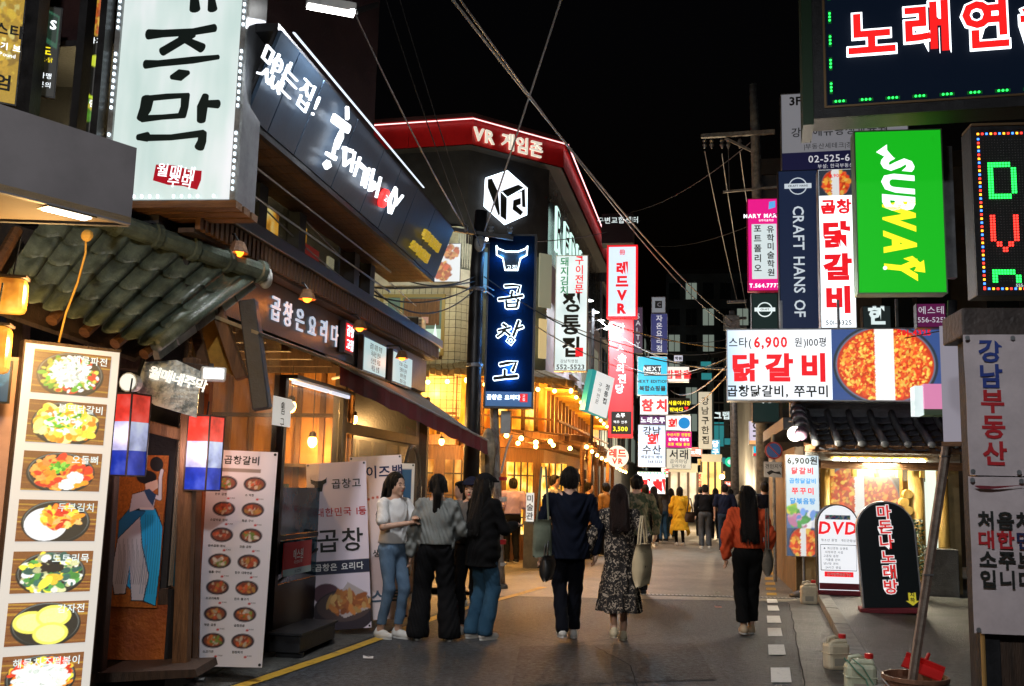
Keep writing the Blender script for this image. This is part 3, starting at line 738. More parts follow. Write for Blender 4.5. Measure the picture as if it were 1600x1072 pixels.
# drain grating across the street
dr = T('drain_grating', 'narrow slotted metal drain grating running across the street', 'drain', gp(1140, 933), R(-1.5))
P(dr, 'channel_frame', MB().box(-1.6, 1.9, -.075, .075, .002, .007), M['gutter'])
for i in range(72): P(dr, 'grating_bar', MB().box(-1.58 + i * .059, -1.58 + i * .059 + .03, -.06, .06, .0075, .012), M['alu']) if i == 0 else None
gb = [o for o in dr.children if o.name.startswith('grating_bar')][0]
for i in range(1, 58):
    o = gb.copy(); COL.objects.link(o); o.location = (i * .059, 0, 0)
# cracks and seams in the road
def crack(lab, pts, wd, seed):
    rg = random.Random(seed); q = []
    for (a, b) in zip(pts[:-1], pts[1:]):
        for k in range(8): t = k / 8; q.append((a[0] + (b[0] - a[0]) * t + rg.uniform(-1.3, 1.3), a[1] + (b[1] - a[1]) * t + rg.uniform(-.6, .6)))
    return strip(q + [pts[-1]], wd, .010, mat('crack_dark', (.006, .006, .006), .9), 'road_crack')
crack('', [(1232, 942), (1238, 965), (1250, 1030), (1262, 1100)], .012, 1); crack('', [(640, 1000), (760, 985), (900, 1006), (1010, 990)], .012, 2); crack('', [(930, 1010), (985, 1040), (1000, 1090)], .010, 3); crack('', [(1330, 960), (1420, 985), (1490, 980)], .014, 5)
mb = MB(); pp = [gp(*p, .005) for p in ((812, 1010), (1085, 1004), (1120, 1062), (800, 1072))]; mb.add([tuple(p) for p in pp], [(0, 1, 2, 3)]); structure('road_patch', mb, mat('asphalt_patch', (.006, .006, .007), .6, col2=(.082, .092, .103), vs=20, bump=1.0, bs=70, thr=(.4, .66), stain=.4, ss=1.5, spec=.35))
# litter
for i, (px, py, lab, c) in enumerate(((1122, 949, 'torn white and red paper scrap on the road left of the woman in rust red', (.6, .3, .25)), (1120, 926, 'tiny flat paper scrap near the drain grating', (.5, .5, .45)),
        (310, 1062, 'crumpled white paper scrap beside the yellow line', (.6, .6, .6)), (575, 1028, 'tiny white paper scrap on the road by the yellow line', (.5, .5, .5)))):
    p = gp(px, py, .01); o = P(None, 'paper_scrap', MB().add([(-.04, -.02, 0), (.05, -.03, .002), (.045, .02, .015), (0, .04, .004), (-.05, .02, .02)], [(0, 1, 2, 3, 4)]).add([(-.01, -.02, .022), (.03, 0, .02), (0, .03, .012)], [(0, 1, 2)]), mat('scrap%d' % i, c, .8)); o.location = p; tag(o, lab, 'litter')

# ================================================================ sign helpers
def measure(xl, xr, yt, yb, Y, rz):
    xc, yc = (xl + xr) / 2, (yt + yb) / 2; C = at(xc, yc, Y); n = Vector((math.sin(rz), -math.cos(rz), 0)); u = Vector((math.cos(rz), math.sin(rz), 0))
    l, r = on(xl, yc, C, n), on(xr, yc, C, n); t, b = on(xc, yt, C, n), on(xc, yb, C, n)
    return (l + r) / 2 * 1.0 + Vector((0, 0, (t.z + b.z) / 2 - (l.z + r.z) / 2)), (r - l).dot(u), t.z - b.z
def sign(name, label, xl, xr, yt, yb, Y, rz, face, frame=None, th=.18, fr=.03, cat='sign', group=None, bracket=None, facename='face'):
    """box sign with a face standing a little back inside its frame; returns (empty at its base centre, w, h); local z starts at the bottom"""
    C, wd, h = measure(xl, xr, yt, yb, Y, R(rz)); frame = frame or M['alu']
    r = T(name, label, cat, C - Vector((0, 0, h / 2)), R(rz), group)
    box_part(r, 'housing', frame, -wd / 2, wd / 2, .012, th, 0, h, bevel=.006)
    fm = MB()
    for x0, x1, z0, z1 in ((-wd / 2, -wd / 2 + fr, 0, h), (wd / 2 - fr, wd / 2, 0, h), (-wd / 2 + fr, wd / 2 - fr, 0, fr), (-wd / 2 + fr, wd / 2 - fr, h - fr, h)): fm.box(x0, x1, -.012, .011, z0, z1)
    P(r, 'frame', fm, frame)
    if face is not None: P(r, facename, MB().box(-wd / 2 + fr, wd / 2 - fr, 0, .010, fr, h - fr), face)
    if bracket:
        s, ln = bracket
        for zz in (.12 * h, .88 * h): P(r, 'bracket', MB().bar((s * wd / 2, th / 2, zz), (s * (wd / 2 + ln), th / 2, zz), .04, .04), M['black'])
    return r, wd, h

# street frame
TH = R(9.5); U = Vector((math.sin(TH), math.cos(TH), 0)); N = Vector((math.cos(TH), -math.sin(TH), 0)); LRZ = R(80.5)
F0 = Vector((-1.35 - .1673 * 9, 6.0, 0))         # foot of the left facade
def LF(px, py, off=0.0):
    p = on(px, py, F0 + N * off, N) - F0
    return p.dot(U), p.z
# ================================================================ left restaurant building
bld = T('restaurant_building', 'long dark restaurant building with clear vinyl front and amber lit rooms behind the two banners', 'building', F0, LRZ)
# local: x along the street, -y toward the street
E1 = LF(589, 100)[0]; E2 = 8.9
def grille(x0, x1, z0, z1): pass
box_part(bld, 'party_wall', M['dark'], E2, E2 + .2, .0, 4, 0, 3.75)
box_part(bld, 'upper_wall', M['maroonwall'], 1.35, E1, .0, 4, 4.95, 10.5)
box_part(bld, 'end_wall', M['dark'], E1 - .25, E1, .3, 4, 3.75, 4.95)
box_part(bld, 'floor_slab', M['dark'], 1.2, E2, -.02, 4, 3.45, 3.70)
box_part(bld, 'ledge', M['black'], 1.3, E2 + .1, -.34, -.02, 3.60, 3.72, bevel=.01)
box_part(bld, 'sign_band', M['black'], 1.5, E2, -.12, -.02, 2.93, 3.40)
# short hanging wooden slats below the ledge
sl = P(bld, 'eave_slat', MB().box(0, .05, -.30, -.26, 3.43, 3.60), M['wood'])
i = 0; x = 1.3
while x < E2:
    o = sl.copy(); COL.objects.link(o); o.location = (x, 0, 0); x += .085
P(bld, 'eave_board', MB().box(1.3, E2, -.255, -.125, 3.405, 3.44), M['blackwood'])
# ember coloured spot lamps along the eave
for px, py in ((372, 396), (480, 468), (562, 514), (628, 560)):
    s, z = LF(px, py, .36)
    lp = T('eave_lamp', 'small orange glowing eave lamp ' + {372: 'nearest the tavern roof', 480: 'above the second letter of the white lettering', 562: 'above the red seal', 628: 'above the lit menu boxes'}[px], 'lamp', F0 + U * s + N * .36 + Vector((0, 0, z)), LRZ, 'orange lamps along the eave of the left restaurant')
    P(lp, 'shade', MB().lathe([(.02, .10), (.05, .09), (.085, .0), (.078, .0), (.04, .08)], n=12), M['woodh'])
    P(lp, 'bulb', MB().ball((0, 0, .015), .045, 8), L['orange']); lamp(lp, 'POINT', 2.5, (1, .3, .05), (0, 0, -.06), .05)
    P(lp, 'arm', MB().tube([(0, 0, .1), (0, .04, .16), (0, .22, .16)], .01, 6), M['black'])
# upper windows
wx = [LF(p, 400, 0)[0] for p in (392, 455, 545, 598)]
posts = [1.3] + [LF(p, 330, 0)[0] for p in (395, 460)] + [LF(545, 420, 0)[0], E1 - .1]
for i, x in enumerate(posts): box_part(bld, 'window_post', M['black'], x - .09, x + .09, -.10, .08, 3.72, 4.95)
for a, b in zip(posts[:-1], posts[1:]):
    g = box_part(bld, 'window', M['glass'], a + .09, b - .09, .02, .035, 3.78, 4.9)
    box_part(g, 'window_rail', M['black'], a + .09, b - .09, -.01, .018, 4.42, 4.46)
box_part(bld, 'upper_floor', M['wood'], 1.25, E1 - .25, .1, 3.0, 3.70, 3.74)
box_part(bld, 'upper_back_wall', mat('dim_room', (.16, .14, .09), .8, var=.5, vs=3), 1.25, E1 - .25, 2.4, 2.5, 3.74, 4.95)
box_part(bld, 'upper_ceiling', M['dark'], 1.25, E1 - .25, .1, 2.4, 4.90, 4.95)
for i, (x, z, w_, h_) in enumerate(((1.6, 4.05, .26, .42), (2.45, 4.0, .22, .36), (5.4, 4.1, .3, .5))): box_part(bld, 'wall_lamp', L['yellow'], x, x + w_, .6, .66, z, z + h_); lamp(bld, 'POINT', 14, (1, .8, .4), (x + .1, 1.0, z + .3), .1)
for nm, m, p0, p1 in (('lit_niche', L['yellow'], (410, 318), (434, 374)), ('red_curtain', mat('red_cloth', (.35, .03, .03), .8, var=.3, vs=9, emit=(.6, .05, .04), es=.35), (466, 372), (497, 432)), ('pale_notice', glow('pale_notice', (.7, .65, .4), .6), (514, 400), (530, 452)), ('teal_screen', glow('teal_glow', (.05, .35, .4), .6), (548, 408), (572, 448)), ('lit_niche', L['yellow'], (350, 318), (368, 346))):
    a, zt9 = LF(p0[0], (p0[1]), -.35); b, zb9 = LF(p1[0], p1[1], -.35)
    za9 = LF(p0[0], p1[1], -.35)[1]; box_part(bld, nm, m, a, b, .35, .38, max(3.75, za9), min(4.88, max(3.9, zt9)))
# railing wires with small orange lamps in front of the windows
for z in (3.95, 4.2): P(bld, 'rail_wire', MB().tube([(1.3, -.3, z), (E1, -.3, z - .02)], .011, 6), M['steel'])
# beam with white light tube above window
P(bld, 'tube_lamp', MB().box(2.75, 3.7, -.16, -.10, 4.62, 4.70), glow('tube_dull', (.8, .85, .9), .5))
# ground floor: clear vinyl front (near) -----
v0 = LF(378, 800, .05)[0]; v1 = LF(432, 800, .05)[0]; v2 = LF(525, 800, .05)[0]
box_part(bld, 'base_wall', M['black'], 1.75, v1 - .06, -.04, .06, 0, .75)
P(bld, 'vinyl_sheet', MB().box(1.75, v1 - .04, -.02, -.012, .78, 2.90), M['vinyl'])
P(bld, 'vinyl_awning', MB().prism([(1.75, -.02, 2.94), (1.75, -.62, 2.72), (1.75, -.60, 2.70), (1.75, -.01, 2.91)], (v2 - 1.75, 0, 0)), mat('smoked_vinyl', (.30, .24, .15), .22, var=.3, vs=3, bump=.3, bs=8))
for x in (v1, v2): box_part(bld, 'door_post', M['black'], x - .035, x + .035, -.09, .03, 0, 2.60)
dr_ = box_part(bld, 'door', M['vinyl'], v1 + .04, v2 - .04, -.05, -.04, .12, 2.52)
box_part(dr_, 'door_rail', M['black'], v1 + .04, v2 - .04, -.07, -.03, .06, .12); box_part(dr_, 'door_rail', M['black'], v1 + .04, v2 - .04, -.07, -.052, 1.02, 1.06)
P(dr_, 'door_brace', MB().bar((v1 + .08, -.06, .62), (v2 - .1, -.06, 1.0), .03, .02), M['black'])
box_part(dr_, 'teal_glass', mat('teal_glass', (.015, .07, .10), .12, var=.6, vs=3), v1 + .05, v2 - .05, -.062, -.052, 1.07, 1.52)
box_part(dr_, 'teal_glass', MATS['teal_glass'], v1 + .05, v2 - .05, -.062, -.052, .61, 1.01)
box_part(bld, 'teal_board', MATS['teal_glass'], 1.8, v1 - .05, -.04, -.022, .77, 1.45)
for k in range(9): box_part(bld, 'partition_slat', M['wood'], v2 + .70, v2 + .745, .10 + k * .3, .16 + k * .3, .05, 2.9)
for zz in (1.75, 2.35): box_part(bld, 'wall_shelf', M['blackwood'], v2 + .55, v2 + .70, .10, 2.8, zz, zz + .04)
box_part(dr_, 'door_kick_panel', M['black'], v1 + .045, v2 - .045, -.065, -.053, .13, .60)
for a, b in ((v1 + .02, v1 + (v2 - v1) * .60), (v1 + (v2 - v1) * .64, v2)): box_part(bld, 'light_tube', glow('tube_soft', (.85, .88, 1), .7), a, b, -.15, -.12, 2.52, 2.555)
box_part(bld, 'door_head', M['black'], v1 - .03, v2 + .03, -.20, -.05, 2.565, 2.60)
box_part(bld, 'teal_screen', M['teal'], 1.95, v2 - .05, .50, .54, .55, 1.55)
box_part(bld, 'ground_floor', M['woodh'], 1.9, E2, .06, 3.2, .0, .05)
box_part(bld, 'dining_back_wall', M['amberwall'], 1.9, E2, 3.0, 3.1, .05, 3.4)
box_part(bld, 'dining_ceiling', M['wood'], 1.9, E2, .0, 3.0, 2.98, 3.05)
box_part(bld, 'near_wall', M['dark'], 1.8, 1.89, .03, 3.0, .0, 3.4)
for k in range(11): box_part(bld, 'ceiling_beam', M['blackwood'], 2.0 + k * .62, 2.08 + k * .62, .0, 3.0, 2.86, 2.975)
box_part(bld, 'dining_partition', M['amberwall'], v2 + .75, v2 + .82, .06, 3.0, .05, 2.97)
for i, (px, py) in enumerate(((405, 605), (455, 635), (488, 690), (553, 655), (590, 662), (625, 683), (655, 700), (690, 690))):
    s, z = LF(px, py, -.9 if px > 520 else -.42)
    q = T('pendant_lamp', 'amber pendant bulb hanging in the left restaurant, number words left out', 'lamp', F0 + U * s - N * (.9 if px > 520 else .42) + Vector((0, 0, z)), LRZ, 'pendant bulbs in the left restaurant')
    q['label'] = ['amber bulb behind the clear vinyl, nearest the tavern roof', 'amber bulb behind the vinyl door beside the paper notice', 'lower amber bulb glowing through the middle of the vinyl door', 'jar shaped pendant lamp first under the maroon awning', 'pendant lamp second under the maroon awning',
                  'pendant lamp third under the maroon awning', 'pendant lamp fourth under the awning near the cream canvas', 'pendant lamp furthest under the awning beside the utility pole'][i]
    P(q, 'bulb', MB().ball((0, 0, 0), .055, 8, (1, 1, 1.3)), L['warm']); lamp(q, 'POINT', 34 if i < 3 else 75, (1, .55, .18), (0, 0, -.12), .06); P(q, 'cord', MB().tube([(0, 0, .07), (0, 0, max(.12, 2.86 - z))], .006, 5), M['black'])
    P(q, 'cap', MB().lathe([(.02, .12), (.04, .10), (.045, .05), (.03, .05)], n=10), M['black'])
# open front under the awning
for px in (527, 660, 757):
    x = LF(px, 760, .0)[0]
    if x < E2 + .5: box_part(bld, 'front_post', M['blackwood'], x - .06, x + .06, -.06, .06, 0, 2.9)
xa = LF(530, 760)[0]
box_part(bld, 'counter_wall', M['wood'], xa, E2, -.03, .05, .05, .85); box_part(bld, 'counter_top', M['woodh'], xa, E2, -.10, .16, .855, .90)
for k in range(7):
    x = xa + .25 + k * .6
    if x < E2 - .1: box_part(bld, 'front_window', M['vinyl'], x - .24, x + .24, -.02, -.01, .92, 2.1)
box_part(bld, 'lintel', M['blackwood'], xa, E2, -.05, .05, 2.15, 2.27)
P(bld, 'arch', MB().tube([(E2 - .75 + .45 * math.cos(t), -.16, 1.55 + .55 * math.sin(t)) for t in [math.pi * k / 14 for k in range(15)]], .028, 6), M['black'])
for x in (E2 - 1.2, E2 - .3): box_part(bld, 'arch_post', M['black'], x - .03, x + .03, -.19, -.13, .05, 1.55)
for i in range(3): # tables with seated clutter read as dark masses
    x = xa + .7 + i * 1.2
    box_part(bld, 'table', M['woodh'], x, x + .7, .8, 1.5, .70, .75); box_part(bld, 'table_leg', M['black'], x + .3, x + .4, 1.1, 1.2, .05, .70)
# lettering band
s0, z0 = LF(428, 478, .13); s1, z1 = LF(528, 527, .13)
W_ = mat('letter_pale', (.5, .55, .62), .5, emit=(.55, .68, .85), es=.55)
n6 = '곱창은요리다'; xs6 = [LF(p, 500, .13)[0] for p in (432, 455, 474, 493, 511, 528)]
for c, x in zip(n6, [LF(p, q, .13)[0] for p, q in ((430, 482), (449, 492), (468, 500), (487, 512), (505, 520), (522, 528))]):
    text(bld, c, x, 3.16, .25, W_, y=-.125, bold=.012, depth=.015, sx=1.0)
def band_sign(label, px0, px1, m, z0_, z1_, name='sign'):
    a = LF(px0, 540, .14)[0]; b = LF(px1, 560, .14)[0]
    r = T(name, label, 'sign', F0 + U * ((a + b) / 2) + N * .14, LRZ); wd = b - a
    box_part(r, 'housing', M['black'], -wd / 2, wd / 2, -.06, -.0, z0_, z1_); box_part(r, 'face', m, -wd / 2 + .03, wd / 2 - .03, -.068, -.0605, z0_ + .03, z1_ - .03); return r, wd
r, wd = band_sign('small red seal sign with white characters at the end of the lettering band', 530, 543, L['redvin'], 3.0, 3.36); text(r, '곱창', 0, 3.25, .13, L['letter'], y=-.07, bold=.02); text(r, '고집', 0, 3.10, .13, L['letter'], y=-.07, bold=.02)
boxf = glow('pale_cyan_face', (.45, .62, .62), .75)
r, wd = band_sign('pale lit box sign with four lines of print, nearer the red seal', 560, 596, boxf, 2.86, 3.30)
for i, t in enumerate(('곱창 대창 막창', '국내산 한우', '신선한 재료', '매일 손질')): text(r, t, 0, 3.20 - i * .085, .075, M['ink'], y=-.07, bold=.015)
r, wd = band_sign('pale lit box sign with five lines of print, at the far end of the band', 607, 638, boxf, 2.86, 3.30)
for i, t in enumerate(('영업시간', '17:00 - 02:00', '단체석 완비', '예약 환영', '주차 가능')): text(r, t, 0, 3.22 - i * .075, .068, M['ink'], y=-.07, bold=.015)
# awning
aw = T('awning', 'long maroon awning with white edge over the left restaurant front', 'awning', F0, LRZ)
pA = at(528, 572, 10.5); pB = at(760, 690, 15.2); lA = pA - F0; lB = pB - F0
def loc2(p): p = p - F0; return Vector((p.dot(U), -p.dot(N), p.z))
A_, B_ = loc2(pA), loc2(pB)
wA = Vector((A_.x, -.02, 3.0)); wB = Vector((E2 - .05, -.02, 2.92))
P(aw, 'canopy_fabric', MB().add([wA, wB, B_, A_, wA + Vector((0, 0, -.01)), wB + Vector((0, 0, -.01)), B_ + Vector((0, 0, -.01)), A_ + Vector((0, 0, -.01))], [(0, 1, 2, 3), (7, 6, 5, 4)]), M['beige'])
nseg = 26; vm = MB(); vs = []
for i in range(nseg + 1):
    t = i / nseg; p = A_.lerp(B_, t) + Vector((0, -.02 - .012 * math.sin(i * 2.4), 0)); vs += [p, p + Vector((0, -.01, -.20 + .01 * math.sin(i * 1.7)))]
P(aw, 'valance', vm.add(vs, [(2 * i, 2 * i + 1, 2 * i + 3, 2 * i + 2) for i in range(nseg)]), M['maroon'])
P(aw, 'front_tube', MB().tube([A_ + Vector((0, -.02, .015)), B_ + Vector((0, -.02, .015))], .016, 8), M['whitep'])
for t in (.06, .5, .94):
    p = A_.lerp(B_, t); P(aw, 'folding_arm', MB().tube([p + Vector((0, .02, -.03)), Vector((p.x + .2, -.03, 2.72))], .018, 6), M['whitep'])
# clear drop curtains hanging from the awning towards its far end
for k, (a, b) in enumerate(((.50, .68), (.70, .86))):
    p, q = A_.lerp(B_, a), A_.lerp(B_, b)
    P(aw, 'drop_curtain', MB().add([p + Vector((0, .25, -.2)), q + Vector((0, .25, -.2)), q + Vector((0, .25, -1.75)), p + Vector((0, .25, -1.75))], [(0, 1, 2, 3)]), M['vinyl'])
# notices on the glass
def notice(label, px0, px1, py0, py1, off, m, name='notice', base=None):
    a, zt = LF(px0, py0, off); b, zb = LF(px1, py1, off)
    r = T(name, label, 'notice', F0 + U * ((a + b) / 2) + N * off + Vector((0, 0, zb)), LRZ); wd = b - a; h = zt - zb
    box_part(r, 'sheet', m, -wd / 2, wd / 2, -.008, 0, 0, h); return r, wd, h
r, wd, h = notice('white paper arrow notice taped to the vinyl door', 427, 452, 618, 668, .09, mat('lit_paper', (.8, .8, .78), .6, emit=(1, .97, .9), es=.35))  # light coming through the paper is painted on as its own glow
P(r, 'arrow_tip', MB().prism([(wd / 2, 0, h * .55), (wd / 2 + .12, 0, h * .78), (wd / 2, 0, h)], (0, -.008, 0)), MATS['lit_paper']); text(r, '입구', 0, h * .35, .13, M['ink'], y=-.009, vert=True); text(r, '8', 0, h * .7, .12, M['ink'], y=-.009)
r, wd, h = notice('small red and white security plate on the black base of the door', 443, 484, 849, 892, .12, M['redink'])
text(r, '에스원', 0, h * .62, h * .34, M['wink'], y=-.009, bold=.02, sx=.9); text(r, '무인경비구역', 0, h * .38, h * .12, M['wink'], y=-.009); box_part(r, 'lower_strip', mat('pale_blue', (.4, .55, .6), .5), -wd / 2, wd / 2, -.011, -.0085, 0, h * .2); text(r, 'S1 CCTV', 0, h * .1, h * .13, M['navyink'], y=-.012, bold=.02)

# ================================================================ leaning fascia sign of the floor above
b0 = at(679, 437, 13.0); t0 = at(710, 361, 13.0)
offb = (b0 - F0).dot(N); offt = (t0 - F0).dot(N); zb, zt = b0.z, t0.z; sE = (b0 - F0).dot(U)
SL = math.hypot(offt - offb, zt - zb); lean = math.atan2(offt - offb, zt - zb)
fa = T('fascia_sign', 'long leaning blue grey panel sign with white brush lettering above the left restaurant windows', 'sign', F0 + N * offb + Vector((0, 0, zb)), LRZ)
# a tilted local frame: x along street, z up the slope, -y outwards
FR = Matrix.Rotation(lean, 4, 'X')
def FP(px, py, off=0.0):
    nrm = (N * math.cos(lean) - Vector((0, 0, 1)) * math.sin(lean)); o = F0 + N * offb + Vector((0, 0, zb)) + nrm * off
    p = on(px, py, o, nrm) - o; upv = N * math.sin(lean) + Vector((0, 0, 1)) * math.cos(lean)
    return p.dot(U), p.dot(upv)
edges = [-.9] + [FP(x, y)[0] for x, y in ((447, 130), (490, 175), (530, 260), (573, 262), (608, 300), (640, 330), (662, 350))]
mid = [FP((a + c) / 2, (b + d) / 2)[0] for a, b, c, d in ((472, 77, 420, 198), (509, 121, 462, 233), (573, 195, 497, 300), (600, 231, 568, 320), (628, 262, 591, 356), (655, 293, 616, 384), (683, 325, 648, 405))]
edges = sorted([1.27] + [q for q in mid if q > 1.6] + [sE])
def tilt(mb):
    mb.v = [tuple(FR @ Vector(v)) for v in mb.v]; return mb
for a, b in zip(edges[:-1], edges[1:]): P(fa, 'panel', tilt(MB().box(a + .008, b - .008, 0, .03, .02, SL)), M['navy'])
P(fa, 'backing', tilt(MB().box(edges[0], sE, .035, .06, 0, SL)), M['black'])
P(fa, 'top_light_strip', tilt(MB().box(edges[0], sE - 2.0, -.11, -.09, SL + .005, SL + .015)), glow('strip_dull', (.75, .85, 1), .9))
P(fa, 'top_cap', MB().prism([(edges[0], -(offt - offb) + .03, SL * math.cos(lean)), (edges[0], -(offt - offb) + .03, SL * math.cos(lean) + .06), (edges[0], offb, SL * math.cos(lean) + .10), (edges[0], offb, SL * math.cos(lean))], (sE - edges[0], 0, 0)), M['black'])
for k in range(28):
    a = edges[0] + (sE - edges[0]) * k / 28; b = edges[0] + (sE - edges[0]) * (k + 1) / 28
    P(fa, 'soffit_board', MB().box(a + .006, b - .006, .05, offb, -.03, .0), M['woodh'])
P(fa, 'soffit_edge', MB().box(edges[0], sE, 0, .045, -.04, .015), M['black'])
def ft(s, px, py, size, m, **k):
    x, z = FP(px, py); text(fa, s, x, z, size, m, frame=FR, depth=.02, y=-.04, **k)
for c, px, py, sz in (('맛', 411, 98, .28), ('있', 425, 113, .28), ('는', 444, 123, .28), ('집', 468, 145, .27), ('!', 485, 163, .25)): ft(c, px, py, sz, L['letter'], bold=-.012, sx=1.2)
sub_ = MB()
def fstroke(pts, ws):
    q = [FP(*p, .07) for p in pts]; sc = [w_ * .62 for w_ in ws]; mbx = MB(); stroke(mbx, q, sc, -.05, .025); P(fa, 'lettering', tilt(mbx), L['letter'])
# 홍 대 개 미 in brush strokes (photo pixels measured on the sign)
def c4(x, y): return (380 + x / 2.978, y / 2.978)
fstroke([c4(487, 502), c4(488, 552)], [.05, .06]); fstroke([c4(425, 552), c4(492, 602)], [.13, .13]); fstroke([c4(462, 612), c4(436, 660), c4(430, 690)], [.07, .05, .05]); fstroke([c4(462, 612), c4(462, 640), c4(440, 690)], [.05, .07, .05])
fstroke([c4(428, 690), c4(424, 715)], [.05, .05]); fstroke([c4(392, 715), c4(432, 738)], [.05, .07])
fstroke([c4(396, 752), c4(380, 765), c4(390, 782), c4(408, 772), c4(400, 754)], [.04, .05, .05, .05, .04])
fstroke([c4(470, 690), c4(510, 705)], [.05, .06]); fstroke([c4(478, 690), c4(474, 770)], [.07, .05]); fstroke([c4(474, 770), c4(506, 745)], [.05, .03]); fstroke([c4(522, 710), c4(505, 800)], [.04, .03]); fstroke([c4(512, 752), c4(528, 758)], [.03, .03]); fstroke([c4(546, 735), c4(520, 820)], [.05, .03])
fstroke([c4(545, 765), c4(572, 790), c4(555, 862)], [.07, .07, .04]); fstroke([c4(590, 785), c4(570, 875)], [.04, .03]); fstroke([c4(578, 830), c4(594, 836)], [.03, .03]); fstroke([c4(610, 790), c4(588, 890)], [.05, .03])
fstroke([c4(605, 850), c4(600, 885), c4(622, 872), c4(612, 848)], [.05, .05, .05, .04]); fstroke([c4(642, 828), c4(622, 918)], [.05, .04])
fstroke([c4(712, 872), c4(686, 930), c4(682, 990)], [.03, .10, .05]); fstroke([c4(716, 880), c4(712, 940), c4(690, 995)], [.03, .06, .03]); fstroke([c4(745, 912), c4(712, 955)], [.04, .04])
x, z = FP(597, 309); P(fa, 'seal', tilt(MB().lathe([(.09, -.05), (.10, -.04), (.10, -.0), (.09, 0)], (x, 0, z), 18, axis='y')), L['red']); text(fa, '고기', x, z, .085, L['letter'], frame=FR, y=-.056, bold=.01)
gold = mat('gold_letter', (.55, .38, .03), .4, emit=(.9, .62, .05), es=.28)
for t_, px, py in (('육회 특수부위', 668, 374), ('소고기 전문점', 650, 391)): x, z = FP(px, py); text(fa, t_, x, z, .13, gold, frame=FR, y=-.03, depth=.04, bold=.03)
# white floodlight fixture above
C = at(498, 8, 7.6)
fx = T('floodlight', 'white angled floodlight bracket fixed high on the maroon wall', 'lamp', C, R(20))
P(fx, 'arm', MB().box(-.02, .30, -.05, .05, -.02, .06), M['whitep'], bevel=.01); P(fx, 'lamp_head', MB().box(-.10, .02, -.05, .05, -.02, .22), M['whitep'], bevel=.01); P(fx, 'glass', MB().box(-.09, .29, -.045, .045, -.032, -.021), L['hot']); lamp(fx, 'AREA', 150, (.93, .96, 1), (.1, 0, -.05), .3, (.35, .28, -1)); P(fx, 'stay', MB().bar((.3, 0, 0), (.55, .4, .3), .04, .04), M['black'])

# ================================================================ tall white blade sign with brush characters
B1, wB1, hB1 = None, 0, 0
rz = -6
C, wB1, hB1 = measure(181, 377, -80, 318, 7.0, R(rz))
B1 = T('lightbox_sign', 'huge white lightbox with black brush characters hung beside the blue fascia', 'sign', C - Vector((0, 0, hB1 / 2)), R(rz))
C7 = C.copy(); n7 = Vector((math.sin(R(rz)), -math.cos(R(rz)), 0)); u7 = Vector((math.cos(R(rz)), math.sin(R(rz)), 0))
def BP(px, py):
    p = on(px, py, C7, n7) - B1.location; return p.dot(u7), p.z
box_part(B1, 'face', glowvar('lightbox_milk', ((.52, .68, .64), (.68, .80, .77), (.92, .92, .95)), .74, 1.6, (2.2, 1, .5)), -wB1 / 2 + .02, wB1 / 2 - .02, 0, .02, .035, hB1)
box_part(B1, 'housing', M['steel'], -wB1 / 2, wB1 / 2 + .005, .025, .42, .02, hB1, bevel=.006)
for k, (z0_, y0_) in enumerate(((0.0, -.02), (.0, .14), (.0, .30))): box_part(B1, 'bottom_slat', M['woodh'], -wB1 / 2 - .02, wB1 / 2 + .03, y0_, y0_ + .12, -.035, .017)
for s_ in (-1, 1): box_part(B1, 'side_trim', M['galv'], s_ * wB1 / 2 - .02, s_ * wB1 / 2 + .02, -.025, .022, .02, hB1)
led = P(B1, 'led', MB().cb((0, 0, 0), .014, .012, .022), L['neon']); first = True
ks = [(s_ * (wB1 / 2 - .0), .1 + k * .052) for s_ in (-1, 1) for k in range(int(hB1 / .052) - 2) if (k // 3) % 4 != 3] + [(-wB1 / 2 + .05 + k * .06, .045) for k in range(14) if k % 5 != 2]
for x, z in ks:
    o = led if first else led.copy(); first = False
    if o.name not in COL.objects: COL.objects.link(o)
    o.location = (x, -.03, z)
def bs(pts, ws):
    q = [BP(x / 2.978, y / 2.978) for x, y in pts]; k = 7.0 / FPX / 2.978; mbx = MB(); stroke(mbx, q, [w_ * k for w_ in ws], -.002 - .0008 * bs.n, .004); bs.n += 1; P(B1, 'brush_stroke', mbx, M['inkg'])
bs.n = 0
for pts, ws in (([(915, -120), (905, -20), (908, 45)], [50, 40, 56]), ([(990, -120), (985, -10), (990, 45)], [50, 34, 50]), ([(820, -60), (1060, -75)], [40, 40]),
    ([(692, 162), (760, 158), (900, 150), (1000, 132)], [54, 40, 36, 42]), ([(900, 160), (830, 200), (757, 243)], [40, 44, 46]), ([(840, 175), (900, 205), (942, 226)], [30, 40, 50]),
    ([(680, 302), (740, 298), (900, 282), (1018, 268)], [46, 34, 36, 24]), ([(800, 362), (840, 352), (880, 340)], [24, 62, 22]),
    ([(690, 462), (680, 510), (658, 555)], [64, 60, 44]), ([(680, 462), (780, 452), (880, 446)], [30, 30, 24]), ([(866, 450), (862, 500), (850, 540)], [44, 40, 44]), ([(665, 556), (760, 548), (862, 540)], [36, 26, 28]),
    ([(960, 448), (945, 500), (940, 565)], [34, 54, 44]), ([(950, 486), (1018, 488)], [34, 44]), ([(646, 642), (690, 640)], [30, 50]), ([(690, 645), (800, 643), (950, 624)], [34, 30, 36]), ([(948, 622), (944, 660), (932, 690)], [40, 44, 50])): bs(pts, ws)
sx_, sz_ = BP(278, 275); a = R(-7)
seal = [(-.36, .13), (-.1, .15), (.15, .11), (.345, .115), (.36, -.02), (.33, -.17), (.1, -.14), (-.12, -.15), (-.36, -.11)]
k_ = .5; seal = [(sx_ + k_ * (x * math.cos(a) - y * math.sin(a)), sz_ + k_ * (x * math.sin(a) + y * math.cos(a))) for x, y in seal]
